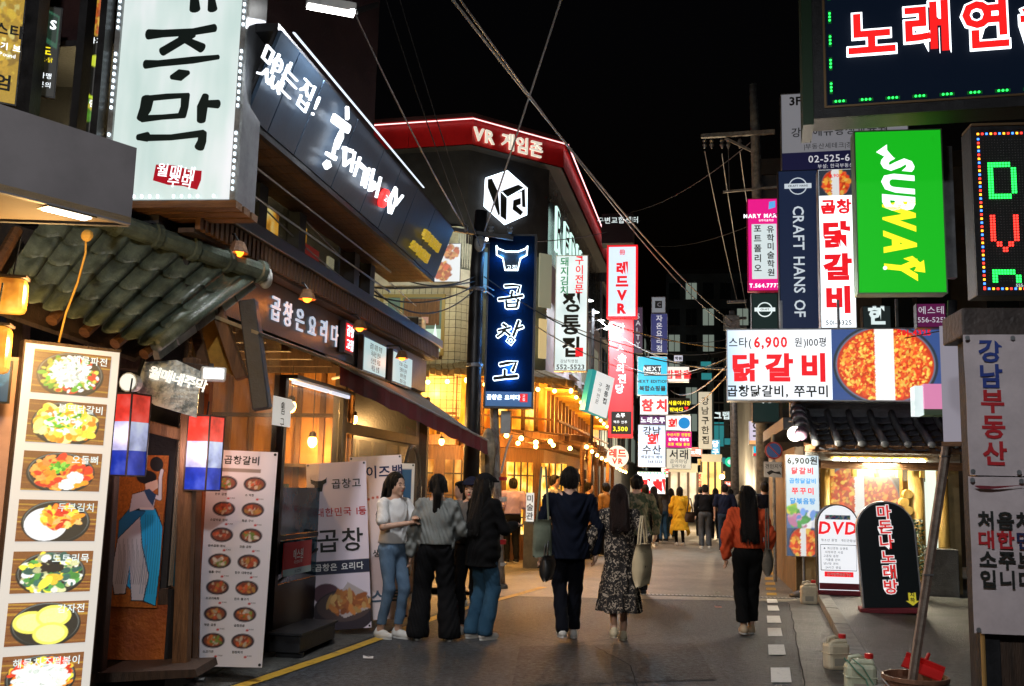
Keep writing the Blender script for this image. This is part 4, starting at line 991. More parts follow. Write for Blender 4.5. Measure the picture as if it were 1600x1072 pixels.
P(B1, 'seal', MB().prism([(x, -.001, z) for x, z in seal], (0, -.004, 0)), glow('seal_red', (.35, .003, .012), .75))
FRs = Matrix.Translation((sx_, 0, sz_)) @ Matrix.Rotation(R(7), 4, 'Y')
text(B1, '월매네', -.02, .03, .105, L['white'], y=-.006, bold=.01, frame=FRs); text(B1, '주막', .03, -.04, .105, L['white'], y=-.006, bold=.01, frame=FRs)

# ================================================================ far left: canopy building, dark glass front with menus
nb_ = T('corner_shop_building', 'grey fascia and lit soffit of the shop at the near end of the row', 'building', (0, 0, 0))
C0 = at(209, 292, 5.0); dd = Vector((math.sin(R(36)), math.cos(R(36)), 0)); nn = Vector((math.cos(R(36)), -math.sin(R(36)), 0))
def CPt(px, py): return on(px, py, C0, nn)
zt_ = CPt(210, 230).z; zb_ = CPt(206, 352).z
a = C0.copy(); a.z = 0; e = a - dd * 2.6
fas = MB(); fas.prism([a + Vector((0, 0, zb_)), e + Vector((0, 0, zb_)), e + Vector((0, 0, zt_)), a + Vector((0, 0, zt_))], -nn * .03); P(nb_, 'fascia', fas, mat('warm_grey_metal', (.22, .20, .205), .5, var=.1, vs=3))
bk = a - Vector((math.cos(R(2)), math.sin(R(2)), 0)) * 1.9
for t_ in (1.5, 2.3):  # two added downlights, out of view, to brighten the near street
    q_ = a - dd * t_ - nn * .45 + Vector((0, 0, zb_ - .006)); d2l = T('downlight', 'added downlight out of view in the soffit, ' + ('second' if t_ < 2 else 'third') + ' from the far end', 'lamp', q_, R(54)); P(d2l, 'diffuser', MB().box(-.11, .11, -.035, .035, -.008, -.003), L['hot']); P(d2l, 'trim', MB().box(-.13, .13, -.05, .05, -.002, .004), M['steel']); lamp(d2l, 'AREA', 14, (1, .7, .35), (0, 0, -.02), .2)
sof = MB(); sof.prism([a + Vector((0, 0, zb_ + .01)), e + Vector((0, 0, zb_ + .01)), bk - dd * 1.6 + Vector((0, 0, zb_ + .01)), bk + Vector((0, 0, zb_ + .01))], (0, 0, .03)); P(nb_, 'soffit', sof, mat('warm_soffit', (.55, .38, .20), .7, var=.05))
ew = MB(); ew.prism([a + Vector((0, 0, zb_)) - nn * .03, bk + Vector((0, 0, zb_)), bk + Vector((0, 0, zt_)), a + Vector((0, 0, zt_)) - nn * .03], (0, .03, 0)); P(nb_, 'end_panel', ew, M['grey'])
p = on(105, 333, Vector((0, 0, zb_ - .004)), Vector((0, 0, 1)))
dl = T('downlight', 'rectangular recessed downlight glowing in the warm soffit', 'lamp', p, R(54))
P(dl, 'trim', MB().box(-.13, .13, -.05, .05, -.002, .004), mat('brass_trim', (.4, .25, .08), .4)); P(dl, 'diffuser', MB().box(-.11, .11, -.035, .035, -.008, -.003), L['hot'])
sd = bpy.data.lights.new('soffit_lamp_light', 'AREA'); sd.energy = 22; sd.color = (1, .62, .22); sd.size = .22; sd.spread = R(170); so = bpy.data.objects.new('soffit_lamp_light', sd); COL.objects.link(so); so.location = p - Vector((0, 0, .03))
# dark glass bay behind with back-lit menus
gb_ = T('glass_front', 'dark glazed upper front with black posts and yellow back lit posters', 'building', (0, 0, 0))
D = 6.6
def fq(px, py, Y): return at(px, py, Y)
def slab(parent, name, x0, x1, y0, y1, Y, th, m):
    a, b = at(x0, y1, Y), at(x1, y0, Y); return box_part(parent, name, m, a.x, b.x, Y, Y + th, a.z, b.z)
slab(gb_, 'back_wall', -160, 185, -160, 330, 8.2, .1, M['dark']); slab(gb_, 'roof_slab', -160, 200, -200, -150, 6.6, 1.6, M['dark'])
for x0, x1 in ((30, 58), (108, 140), (140, 172)): slab(gb_, 'post', x0, x1, -160, 330, D if x0 < 100 else D + .3, .15, M['black'])
slab(gb_, 'side_panel', 144, 186, -160, 215, 7.5, .05, M['steel'])
def poster(label, x0, x1, y0, y1, Y, pic, m, rz=0, lines=(), cat='poster', name='poster', fm=None):
    C, wd, h = measure(x0, x1, y0, y1, Y, R(rz)); r = T(name, label, cat, C - Vector((0, 0, h / 2)), R(rz))
    box_part(r, 'backing', fm or M['black'], -wd / 2 - .01, wd / 2 + .01, .004, .03, -.01, h + .01)
    pic.panel(r, 'print', -wd / 2, wd / 2, 0, h, 0, m)
    for (t, x, z, s_, mm, kw) in lines: text(r, t, x * wd / 2, z * h, s_ * h, mm, y=-.001, **kw)
    return r, wd, h
pc = Pic(46, 130, (.50, .30, .015)); pc.blobs(23, 60, 26, 62, 260, [(.75, .5, .03), (.35, .2, .01), (.9, .75, .2), (.6, .35, .02)], 1.5, 4); pc.poly([(22, 0), (46, 0), (46, 28), (40, 26)], (.02, .18, .06)); pc.noise(.1)
poster('yellow back lit poster with black lettering at the upper corner of the street', -40, 34, -60, 158, 6.5, pc, print_lit, 30, [('스타', .45, .52, .1, M['ink'], dict(bold=.03)), ('크기 보', .4, .40, .055, L['white'], dict(bold=.02)), ('1 Pound', .4, .34, .04, L['white'], dict()), ('엄', .4, .14, .12, M['ink'], dict(bold=.03))])
pc = Pic(30, 90, (.008, .01, .008)); pc.poly([(8, 3), (28, 8), (28, 42), (8, 35)], (.03, .12, .07)); pc.poly([(10, 6), (26, 10), (26, 36), (10, 31)], (.01, .03, .02))
poster('narrow black poster with white S and yellow characters behind glass', 58, 90, 10, 150, 7.0, pc, print_lit, 20, [('S', .35, .80, .14, L['white'], dict(bold=.03)), ('도', -.1, .50, .11, L['yel'], dict(bold=.02)), ('크·닭', .0, .40, .06, L['yel'], dict()), ('가맹', .0, .22, .07, L['white'], dict()), ('문의', .0, .12, .07, L['white'], dict())])
pc = Pic(26, 120, (.01, .01, .008)); pc.rect(4, 3, 12, 40, (.5, .28, .02)); pc.blobs(18, 20, 6, 16, 40, [(.5, .1, .02), (.7, .4, .05)], 1, 3); pc.ell(18, 58, 6, 5, (.7, .8, .05)); pc.rect(3, 52, 12, 66, (.2, .18, .02)); pc.blobs(12, 100, 9, 12, 50, [(.5, .7, .03), (.1, .3, .03), (.6, .5, .05)], 1, 3)
poster('dim strip of menu pictures beside the grey side panel', 122, 158, -10, 205, 7.2, pc, print_lit, 20, [('3가지', .2, .66, .05, L['white'], dict()), ('차림!', .3, .20, .06, L['white'], dict())])
# ================================================================ tavern with the green tiled roof
tv = T('tavern', 'small orange tavern with a green grey tiled roof beside the food menu lightbox', 'building', (0, 0, 0))
RL, RR_, EL, ER = at(120, 345, 6.8), at(388, 434, 8.0), at(28, 468, 6.2), at(237, 545, 7.05)
def RP(u, v, h=0.0):
    p = (RL * (1 - u) + RR_ * u) * (1 - v) + (EL * (1 - u) + ER * u) * v
    n = (RR_ - RL).cross(EL - RL).normalized(); n = n if n.z > 0 else -n
    return p + n * (h - .05 * math.sin(math.pi * v))
NC, NR = 7, 4
for j in range(NR):
    for i in range(-1, NC):
        m = MB(); vs = []; K = 9
        hh = random.uniform(-.006, .006); sk = random.uniform(-.008, .008)
        for (v, lift) in ((j / NR - .03, .0), ((j + 1) / NR + .012, .032)):
            for k in range(K + 1):
                s_ = k / K; u = (i + s_) / NC + sk * v
                if s_ < .52: h = -.012 * math.sin(math.pi * s_ / .52)
                else: h = .045 * math.sin(math.pi * (s_ - .52) / .48) ** .8
                vs.append(RP(u, max(-.02, v), h + lift + hh + .02))
        lo_ = [RP((i + k / K) / NC + sk, (j + 1) / NR + .012, 0) + (vs[K + 1 + k] - RP((i + k / K) / NC + sk, (j + 1) / NR + .012, 0)) - Vector((0, 0, .022)) for k in range(K + 1)]
        m.add(vs + lo_, [(k, k + 1, K + 2 + k, K + 1 + k) for k in range(K)] + [(K + 1 + k, K + 2 + k, 2 * K + 3 + k, 2 * K + 2 + k) for k in range(K)])
        P(tv, 'roof_tile', m, M['tile'], smooth=True)
und = MB(); und.prism([RP(-.28, .0, -.24), RP(.98, .0, -.24), RP(.98, .97, -.20), RP(-.28, .97, -.20)], (0, 0, -.03)); P(tv, 'roof_boarding', und, M['blackwood'])
for k in range(6):
    a, b = RP(-.25 + k * .215, -.02, .09), RP(-.25 + (k + 1) * .215 - .01, -.02, .09)
    P(tv, 'ridge_tile', MB().tube([a, a.lerp(b, .84), a.lerp(b, .86), b], [.075, .078, .098, .098], 12), M['tile'], smooth=False)
a = RP(1.045, -.02, .07); P(tv, 'ridge_end', MB().ball(a + Vector((.02, .03, -.02)), .085, 8, (.7, 1, 1.1)), M['plaster'], smooth=True)
for k in range(5):
    a, b = RP(1.02, k / 5, -.01), RP(1.02, (k + 1) / 5 - .012, -.01); P(tv, 'verge_board', MB().bar(a, b, .05, .16), M['plaster'] if k % 2 else M['galv'])
P(tv, 'verge_tile', MB().tube([RP(1.0, -.03, .06), RP(1.0, .5, .06), RP(1.0, 1.03, .09)], .05, 10), M['tile'], smooth=True)
# eave battens and rafters
for k in range(6):
    a = RP(-.2 + k * .24, 1.02, -.07); P(tv, 'rafter', MB().tube([a, RP(-.2 + k * .24, .2, -.09)], .04, 8), M['woodh'])
def pslab(name, pts, Y, th, m, par=None):
    q = [at(x, y, Y) for x, y in pts]; return P(par or tv, name, MB().prism(q, (0, th, 0)), m)
pslab('tavern_back_wall', [(60, 520), (330, 560), (300, 1060), (90, 1075)], 8.05, .1, M['orange'])
pslab('gable_wall', [(300, 500), (345, 478), (372, 590), (300, 562)], 8.0, .06, mat('yellow_plaster', (.50, .26, .03), .75, var=.3, vs=5, bump=.4, bs=30, emit=None))
pslab('side_wall', [(270, 540), (312, 565), (300, 1052), (258, 1052)], 7.86, .14, M['wood'])
for (x0, y0, x1, y1, Y, wd, m) in ((300, 560, 283, 1048, 7.55, .11, 'wood'), (338, 478, 378, 592, 7.75, .09, 'wood'), (388, 470, 410, 640, 7.7, .13, 'black'), (300, 495, 322, 580, 7.8, .08, 'woodh'), (180, 640, 152, 1052, 7.3, .10, 'blackwood'), (30, 480, 10, 1075, 6.9, .12, 'blackwood'), (150, 560, 330, 585, 7.5, .12, 'blackwood'), (165, 650, 330, 690, 7.6, .09, 'wood')):
    P(tv, 'post', MB().bar(at(x0, y0, Y), at(x1, y1, Y), wd, wd), M[m], bevel=.01)
pslab('door_sill', [(150, 1022), (262, 1020), (258, 1062), (140, 1066)], 7.75, .2, M['blackwood'])
pslab('floor_step', [(150, 1052), (305, 1046), (308, 1058), (145, 1068)], 7.2, .5, M['blackwood'])
pslab('wainscot', [(155, 925), (262, 920), (262, 945), (150, 950)], 7.72, .12, M['blackwood'])
# painted woman on the door wall (a plain generic painted figure)
mp = Pic(110, 270, (.40, .11, .012)); mp.rng = np.random.default_rng(4); mp.noise(.25, 3)
for i in range(160): mp.ell(mp.rng.random() * 110, mp.rng.random() * 270, 2, 5, (.3, .07, .008), 0, .4)
Bk_ = (.008, .008, .01); Bl = (.02, .42, .80); Wh = (.62, .56, .58)
def sc_(pts): return [((x - 480) * .40 + 6, (y - 20) * .395) for x, y in pts]
mp.ell(*sc_([(630, 120)])[0], 22, 12, Bk_); mp.ell(*sc_([(680, 60)])[0], 15, 13, Bk_, .3); mp.ell(*sc_([(610, 105)])[0], 14, 9, Bk_)
mp.poly(sc_([(625, 150), (690, 130), (700, 165), (660, 190), (630, 175)]), (.75, .52, .4))
for c, g in ((Bk_, 5), (Bl, 0)): mp.poly(sc_([(560 - g, 270 - g), (690 + g, 265 - g), (735 + g, 340), (750 + g, 400), (735 + g, 560), (728 + g, 690 + g), (660 - g, 670 + g), (560 - g, 600), (500 - g, 420)]), c)
for c, g in ((Bk_, 4), ((.02, .16, .34), 0)): mp.poly(sc_([(545, 270 - g), (640, 275 - g), (600, 320 + g), (500 - g, 410 + g), (500 - g, 320)]), c)
for c, g in ((Bk_, 5), (Wh, 0)): mp.poly(sc_([(610, 300 - g), (632 + g, 430), (680 + g, 560), (660 + g, 670 + g), (600 - g, 670 + g), (575, 520), (560 + g, 640 + g), (505 - g, 645 + g), (480 - g, 560), (500 - g, 400)]), c)
for k in range(20): x = 505 + k * 8; mp.line(sc_([(x, 400 + (k % 3) * 25), (x + 10, 520), (x + 2 * (k % 4), 600)]), .7, (.12, .10, .12))
for k in range(7): x = 640 + k * 13; mp.line(sc_([(x, 290), (x + 10, 420), (x, 640)]), .8, (.01, .12, .26))
for c, g in ((Bk_, 4), (Wh, 0)): mp.poly(sc_([(560, 200 - g), (640, 180 - g), (690 + g, 200), (680, 262 + g), (600, 262 + g), (550 - g, 280)]), c)
for c, wd in ((Bk_, 9), (Wh, 7)): mp.line(sc_([(680, 205), (712, 215), (706, 120), (712, 90)]), wd, c)
mp.poly(sc_([(620, 180), (650, 172), (690, 200), (675, 250), (650, 225)]), (.03, .08, .18)); mp.line(sc_([(610, 262), (680, 262)]), 4, (.8, .7, .65))
a, b = at(166, 948, 7.70), at(262, 712, 7.70)
mr_ = T('mural', 'mural of a woman in a blue and white skirt on the orange wall', 'mural', ((a.x + b.x) / 2, 7.70, a.z)); wd = b.x - a.x
mp.panel(mr_, 'painting', -wd / 2, wd / 2, 0, b.z - a.z, 0, print_dim); box_part(mr_, 'plaster_panel', M['orange'], -wd / 2, wd / 2, .003, .03, 0, b.z - a.z)
a, b = at(150, 1030, 7.72), at(262, 945, 7.72); box_part(tv, 'lower_panel', M['orange'], a.x, b.x, 7.72, 7.75, a.z, b.z)
# name board
C, wd, h = measure(214, 312, 562, 640, 7.25, R(12))
nbd = T('name_board', 'battered silver name board with white raised characters under the tiled roof', 'sign', C - Vector((0, 0, h / 2)), R(12))
P(nbd, 'board', MB().prism([(-wd / 2, 0, .12), (-wd * .2, 0, .03), (wd * .48, 0, -.05), (wd / 2, 0, h * .8), (wd * .1, 0, h), (-wd * .42, 0, h * .93)], (0, .05, 0)), mat('silver_leaf', (.42, .48, .50), .4, .3, col2=(.12, .16, .18), vs=13, bump=.6, bs=30, thr=(.45, .6)))
FRn = Matrix.Rotation(R(13), 4, 'Y')
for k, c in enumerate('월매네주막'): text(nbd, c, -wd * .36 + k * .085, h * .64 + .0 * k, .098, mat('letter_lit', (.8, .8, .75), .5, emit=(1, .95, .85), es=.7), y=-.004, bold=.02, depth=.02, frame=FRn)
for (px, py, Y, lab) in ((205, 598, 7.0, 'round spot lamp left of the silver name board'), (333, 585, 7.4, 'white boxy flood lamp right of the silver name board')):
    q = T('spot_lamp', lab, 'lamp', at(px, py, Y), R(20 if px > 300 else -10), 'spot lamps at the silver name board')
    if px > 300: P(q, 'lamp_head', MB().box(-.09, .09, -.06, .06, -.05, .05), M['whitep'], bevel=.01); P(q, 'lens', MB().box(-.07, .07, -.066, -.061, -.035, .035), L['strip']); P(q, 'bracket', MB().bar((0, .06, 0), (0, .3, .1), .03, .03), M['black'])
    else: P(q, 'lamp_head', MB().lathe([(.03, .1), (.06, .05), (.07, -.04)], n=14, axis='y'), M['whitep']); P(q, 'lens', MB().lathe([(.06, -.042), (.06, -.048)], n=14, axis='y'), glow('lens_dull', (.9, .9, .8), .8)); P(q, 'bracket', MB().tube([(0, .05, 0), (.0, .15, .2)], .014, 6), M['black'])
# hanging three coloured lanterns
def lantern(label, x0, x1, y0, y1, Y, e):
    C, wd, h = measure(x0, x1, y0, y1, Y, R(-18)); r = T('paper_lantern', label, 'lantern', C - Vector((0, 0, h / 2)), R(-18), 'hanging paper lanterns'); s_ = wd / 2 * .78
    for nm, c, z0_, z1_, es in (('blue_shade', (.015, .04, .42), 0, .30, 1.1 * e), ('white_shade', (.50, .55, .85), .302, .66, 1.0 * e), ('red_shade', (.80, .05, .03), .662, 1.0, 1.1 * e)):
        P(r, nm, MB().add([(-s_, -s_, z0_ * h), (s_, -s_, z0_ * h), (s_, s_, z0_ * h), (-s_, s_, z0_ * h), (-s_, -s_, z1_ * h), (s_, -s_, z1_ * h), (s_, s_, z1_ * h), (-s_, s_, z1_ * h)], [(0, 1, 5, 4), (1, 2, 6, 5), (2, 3, 7, 6), (3, 0, 4, 7)]), glowvar('lantern_%s_%g' % (nm, e), (tuple(k * .25 for k in c), c, tuple(min(1, k * 1.5 + .08) for k in c)), es, 7))
    for sx in (-1, 1):
        for sy in (-1, 1): P(r, 'corner_rib', MB().cb((sx * s_, sy * s_, h / 2), .010, .010, h), M['blackwood'])
    P(r, 'lid', MB().cb((0, 0, h + .006), s_ * 2.08, s_ * 2.08, .012), M['blackwood']); P(r, 'base', MB().cb((0, 0, -.006), s_ * 2.04, s_ * 2.04, .010), M['blackwood'])
    lamp(r, 'POINT', 7 * e, (.95, .7, .75), (0, -s_ - .12, h * .5), .08); lamp(r, 'POINT', 5 * e, (1, .55, .35), (.0, s_ + .15, h * .4), .08); P(r, 'hook', MB().tube([(0, 0, h + .01), (.01, 0, h + .12)], .006, 5), M['black']); return r
lantern('tapering red white and blue paper lantern left of the painted woman', 174, 222, 618, 742, 6.9, 0.55)
lantern('red white and blue paper lantern right of the painted woman, over the white menu banner', 298, 341, 652, 765, 7.55, .7)
# cord hanging over the roof
cd = P(None, 'cord', MB().tube([at(x, y, 6.2 + i * .0) for i, (x, y) in enumerate(((135, 362), (134, 395), (122, 440), (103, 490), (92, 535)))], .007, 6), mat('yellow_rope', (.5, .3, .06), .8)); tag(cd, 'knotted yellow cord hanging over the roof tiles', 'cord')
P(cd, 'knot', MB().ball(at(136, 368, 6.18), .04, 6, (1, .6, 1)), MATS['yellow_rope'])
# glowing paper lamps at the far left edge
for (x0, x1, y0, y1, Y, lab) in ((-8, 42, 436, 490, 5.6, 'rounded amber glass lamp under the warm soffit'), (-40, 16, 510, 583, 5.5, 'square amber paper lamp below the rounded lamp')):
    C, wd, h = measure(x0, x1, y0, y1, Y, 0); q = T('amber_lamp', lab, 'lamp', C - Vector((0, 0, h / 2)), R(15), 'amber lamps at the end of the row'); P(q, 'shade', MB().cb((0, 0, h / 2), wd * .9, wd * .7, h), glowvar('amber_paper', ((.35, .10, .01), (.8, .32, .03), (1, .6, .12)), .9, 7), bevel=.03)
    lamp(q, 'POINT', 18, (1, .6, .22), (wd * .75, 0, h * .6), .06); P(q, 'lid', MB().cb((0, 0, h + .008), wd * .92, wd * .72, .014), M['blackwood']); P(q, 'cord', MB().tube([(0, 0, h), (.02, 0, h + .25)], .006, 5), M['black'])
C, wd, h = measure(-60, 34, 556, 1120, 5.9, R(20)); pw_ = T('partition', 'pinkish painted partition wall at the end of the row behind the menu lightbox', 'wall', C - Vector((0, 0, h / 2)), R(20))
box_part(pw_, 'panel', mat('pink_plaster', (.42, .25, .20), .7, var=.15, vs=4), -wd / 2, wd / 2, 0, .08, 0, h)
pc = Pic(30, 40, (.01, .05, .2)); pc.rect(3, 30, 14, 33, (.8, .8, .8)); pc.blobs(20, 14, 8, 8, 20, [(.02, .1, .35)], 2, 4); poster('small dark blue poster on the pinkish partition', -25, 14, 565, 627, 5.75, pc, print_dim, 20)

# ================================================================ food menu lightbox
rz = R(38)
C, wd, h = measure(4, 157, 540, 1160, 6.0, rz)
fm_ = T('menu_lightbox', 'tall cream framed lightbox with seven food photos at the near end of the street', 'menu sign', C - Vector((0, 0, h / 2)), rz)
fm_.rotation_euler = (0, R(.6), rz)
box_part(fm_, 'housing', M['blackwood'], -wd / 2 - .01, wd / 2 + .01, .006, .12, -.02, h + .02, bevel=.004)
P(fm_, 'face', MB().box(-wd / 2, wd / 2, 0, .005, 0, h), glow('menu_cream', (.72, .70, .66), .62))
n_ = Vector((math.sin(rz), -math.cos(rz), 0))
def MPx(px, py): p = on(px, py, C, n_) - fm_.location; return p.dot(Vector((math.cos(rz), math.sin(rz), 0))), p.z
rows = [('pajeon', '해물파전', 545, 620), ('galbi', '불떡닭갈비', 622, 696), ('ogl', '오돌뼈', 701, 770), ('dubu', '두부김치', 776, 849), ('dotori', '도토리묵', 856, 929), ('gamja', '감자전', 935, 1010), ('cheese', '해물치즈떡볶이', 1017, 1095)]
for k, (kd, nm, y0, y1) in enumerate(rows):
    xc = 104 - (y0 - 545) * .075; z1_ = MPx(xc, y0 + 2)[1]; z0_ = MPx(xc, y1)[1]
    dp_ = dish(kd); dp_.a = np.clip((dp_.a * 1.15) ** 1.35 * 1.5, 0, 1)
    o = dp_.panel(fm_, 'food_photo', -wd / 2 + .05, wd / 2 - .05, z0_ + .012, z1_ - .012, -.004, printed(.85), label='photo of ' + {'pajeon': 'green and white seafood pancake', 'galbi': 'yellow stir fry in a dark pan', 'ogl': 'red stew with green topping', 'dubu': 'white tofu with orange kimchi', 'dotori': 'acorn jelly salad with black topping', 'gamja': 'three pale potato pancakes', 'cheese': 'white cheese over red rice cakes'}[kd])
    text(fm_, nm, wd / 2 - .075, z1_ - .055, .055, L['cool'], y=-.009, bold=.012, align='r')

# ================================================================ standing banners
def banner(label, x0, x1, y0, y1, Y, rzd, tilt_=0, name='standing_banner', pic=None, m=None, back=.02):
    C, wd, h = measure(x0, x1, y0, y1, Y, R(rzd)); r = T(name, label, 'banner', C - Vector((0, 0, h / 2)), R(rzd)); r.rotation_euler = (0, R(tilt_), R(rzd))
    pic.panel(r, 'print', -wd / 2, wd / 2, .0, h, 0, m or print_dim)
    box_part(r, 'cloth_back', M['beige'], -wd / 2, wd / 2, .003, .008, 0, h)
    for s_ in (-1, 1): P(r, 'pole', MB().tube([(s_ * wd * .48, .02, .01), (0, .14, h * .5), (-s_ * wd * .48, .02, h - .01)], .008, 6), M['black'])
    for sx in (-1, 1):
        for z in (.02, h - .02): P(r, 'eyelet', MB().lathe([(.012, 0), (.012, -.003)], (sx * (wd / 2 - .02), -.001, z), 8, axis='y'), M['black'])
    P(r, 'foot', MB().tube([(0, .14, h * .5), (0, .45, .02)], .010, 6), M['black'])
    return r, wd, h
lil = (.80, .78, .84)
pc = Pic(80, 232, lil); pc.rect(18, 20, 62, 24, (.3, .25, .22))
for r_ in range(7):
    for c_ in range(2):
        cx, cy = 24 + c_ * 32, 36 + r_ * 28; pc.ell(cx, cy, 12.5, 8, (.03, .02, .03)); pc.ell(cx, cy, 10, 6, (.28, .07, .03)); pc.blobs(cx, cy, 8, 4.5, 26, [(.6, .1, .03), (.5, .25, .05), (.3, .05, .02), (.6, .5, .35)] if (r_ + c_) % 3 else [(.6, .15, .03), (.2, .3, .05), (.7, .6, .5)], .8, 2)
        pc.ell(cx + 4, cy + 16.5, 1.6, 1.3, (.6, .05, .05))
r, wd, h = banner('white hanging banner with fourteen small bowls of food in two columns', 306, 419, 704, 1042, 8.15, 6, 1.0, pic=pc)
text(r, '곱창갈비', 0, h * .955, .075, M['ink'], y=-.002, bold=.02)
for r_ in range(7):
    for c_, nm in enumerate((('한우 곱창', '소 막창'), ('소갈비살 정식', '특양 구이'), ('한우곱창 정식', '모듬 곱창'), ('염통 구이', '한우 대창전골'), ('소고기육회', '한우 불고기'), ('매운 곱창', '곱창전골'), ('소고기면', '된장찌개'))[r_]):
        x = (24 + c_ * 32 - 40) / 80 * wd; z = (1 - (36 + r_ * 28 + 12.3) / 232) * h
        text(r, nm, x - .03, z, .022, M['ink'], y=-.002, bold=.02); text(r, '9,900', x + .065, z - .03, .016, M['ink'], y=-.002)
# horn logo polygons
def horns(w_, h_):
    o = [(-.5, .5), (-.44, .38), (-.2, .26), (.2, .26), (.44, .38), (.5, .5), (.48, .12), (.28, -.02), (.2, -.5), (-.2, -.5), (-.28, -.02), (-.48, .12)]
    return [(x * w_, z * h_) for x, z in o]
pc = Pic(90, 200, (.80, .70, .80)); pc.rect(0, 118, 90, 134, (.015, .02, .05))
pc.ell(24, 156, 20, 12, (.10, .04, .06)); pc.ell(50, 178, 46, 26, (.03, .02, .03)); pc.ell(50, 172, 40, 18, (.08, .05, .05)); pc.poly([(30, 172), (56, 144), (84, 158), (88, 176), (50, 186)], (.5, .42, .42)); pc.blobs(55, 168, 30, 10, 90, [(.55, .2, .05), (.35, .1, .03), (.6, .35, .12)], 1.5, 4, 3)
r, wd, h = banner('lilac banner with a bull horn logo and black brush characters beside the women', 492, 586, 722, 984, 10.75, 8, -4.5, pic=pc)
text(r, '곱창고', .10, h * .87, .11, M['ink'], y=-.002, bold=.01); P(r, 'horn_logo', MB().prism([(x - wd * .30, -.002, z + h * .87) for x, z in horns(.17, .15)], (0, -.002, 0)), M['ink'])
text(r, '대한민국 1등', .04, h * .70, .098, M['redink'], y=-.002, bold=.012); text(r, '곱창', .02, h * .53, .26, M['ink'], y=-.002, bold=.012); text(r, '곱창은 요리다', .0, h * .372, .082, M['wink'], y=-.002, bold=.02)
pc = Pic(60, 180, (.84, .70, .70)); pc.rect(0, 0, 60, 14, (.75, .68, .70)); 
for k in range(9): pc.ell(10 + k * 5, 52 - 6 * math.sin(k / 8 * 3.14), 1.5, 1.5, (.6, .1, .05))
pc.ell(30, 130, 16, 22, (.62, .45, .42))
r, wd, h = banner('pink banner with navy block characters tucked behind the lilac banner', 560, 642, 712, 968, 11.4, 5, -4.5, pic=pc)
text(r, '로이즈밸', .02, h * .90, .15, M['navyink'], y=-.002, bold=.02); text(r, '스-로', .08, h * .14, .16, mat('grey_navy', (.06, .1, .15), .6), y=-.002, bold=.03); text(r, '생맥주', .06, h * .40, .09, M['ink'], y=-.002, bold=.02)
pc = Pic(24, 70, (.02, .10, .22)); pc.rect(0, 0, 24, 4, (.75, .75, .7)); pc.rect(20, 0, 24, 70, (.7, .7, .65)); pc.ell(10, 56, 7, 6, (.5, .6, .05)); pc.rect(2, 30, 18, 34, (.6, .1, .05))
banner('narrow blue and white banner behind the woman in the white shirt', 616, 645, 724, 900, 12.0, 4, 0, pic=pc)
# dark cabinet and stacked trays at the foot of the vinyl front
cb_ = T('cabinet', 'low dark step box standing between the menu banner and the lilac banner', 'cabinet', F0 + U * (LF(470, 950, .3)[0]) + N * .32, LRZ)
box_part(cb_, 'body', M['black'], -.4, .55, -.14, .16, .05, .20, bevel=.01); box_part(cb_, 'lid', M['black'], -.42, .57, -.16, .17, .205, .225)
for x in (-.36, .46): box_part(cb_, 'leg', M['black'], x, x + .05, -.15, .1, 0, .05)

# ================================================================ VR corner building
YV1 = 21.0
V1 = at(735, 173, YV1); V1.z = 0
a14, a35 = R(-14), R(35.5)
V0 = V1 - Vector((math.cos(a14), math.sin(a14), 0)) * 4.2; V2 = V1 + Vector((math.cos(a35), math.sin(a35), 0)) * 2.22
V3 = V2 + Vector((math.sin(R(11.3)), math.cos(R(11.3)), 0)) * 11.2
vb = T('corner_building', 'three storey corner building with a red roof band, black cladding and a tiled middle floor', 'building', V1)
def foot(pts, off):
    """offset a polyline of facade feet outwards (to the viewer's side)"""
    out = []
    for i, p in enumerate(pts):
        d1 = (pts[i] - pts[i - 1]).normalized() if i else None; d2 = (pts[i + 1] - pts[i]).normalized() if i < len(pts) - 1 else None
        n1 = Vector((d1.y, -d1.x, 0)) if d1 else None; n2 = Vector((d2.y, -d2.x, 0)) if d2 else None
        if n1 is None: out.append(p + n2 * off)
        elif n2 is None: out.append(p + n1 * off)
        else: b = (n1 + n2).normalized(); out.append(p + b * (off / b.dot(n1)))
    return out
FV = [V0, V1, V2, V3]
def wallseg(parent, name, a, b, z0, z1, th, m, base):
    d = (b - a).normalized(); n = Vector((d.y, -d.x, 0)); q = [a - base, b - base, b - n * th - base, a - n * th - base]
    return P(parent, name, MB().prism([Vector((v.x, v.y, z0)) for v in q][::-1], (0, 0, z1 - z0)), m)
fo = foot(FV, .35); fi = foot(FV, 0)
ztop, zf = 9.47, 8.85
for i in range(3):
    d = (fo[i + 1] - fo[i]); nseg = max(1, round(d.length / 1.25))
    for k in range(nseg):
        a = fo[i].lerp(fo[i + 1], k / nseg); b = fo[i].lerp(fo[i + 1], (k + 1) / nseg); dn = d.normalized()
        wallseg(vb, 'red_panel', a + dn * (.01 if k else 0), b, zf, ztop, .05, M['red'], V1)
    o2 = foot(FV, .46)
    P(vb, 'light_strip', MB().bar(o2[i] - V1 + Vector((0, 0, ztop - .09)), o2[i + 1] - V1 + Vector((0, 0, ztop - .09)), .02, .02), glow('roof_strip', (1, .6, .6), 1.5) if i < 2 else glow('strip_red', (.8, .3, .32), 4))
    wallseg(vb, 'parapet', fo[i], fo[i + 1], ztop, ztop + .09, .12, M['maroonwall'], V1)
    wallseg(vb, 'black_cladding', fi[i], fi[i + 1], 6.75, zf, .25, M['dark'] if i < 2 else mat('gloss_black', (.02, .022, .026), .25, var=.3, vs=3), V1)
P(vb, 'soffit', MB().add([tuple(p - V1 + Vector((0, 0, zf))) for p in fo] + [tuple(p - V1 + Vector((0, 0, zf))) for p in foot(FV, -.2)], [(0, 1, 5, 4), (1, 2, 6, 5), (2, 3, 7, 6)]), M['dark'])
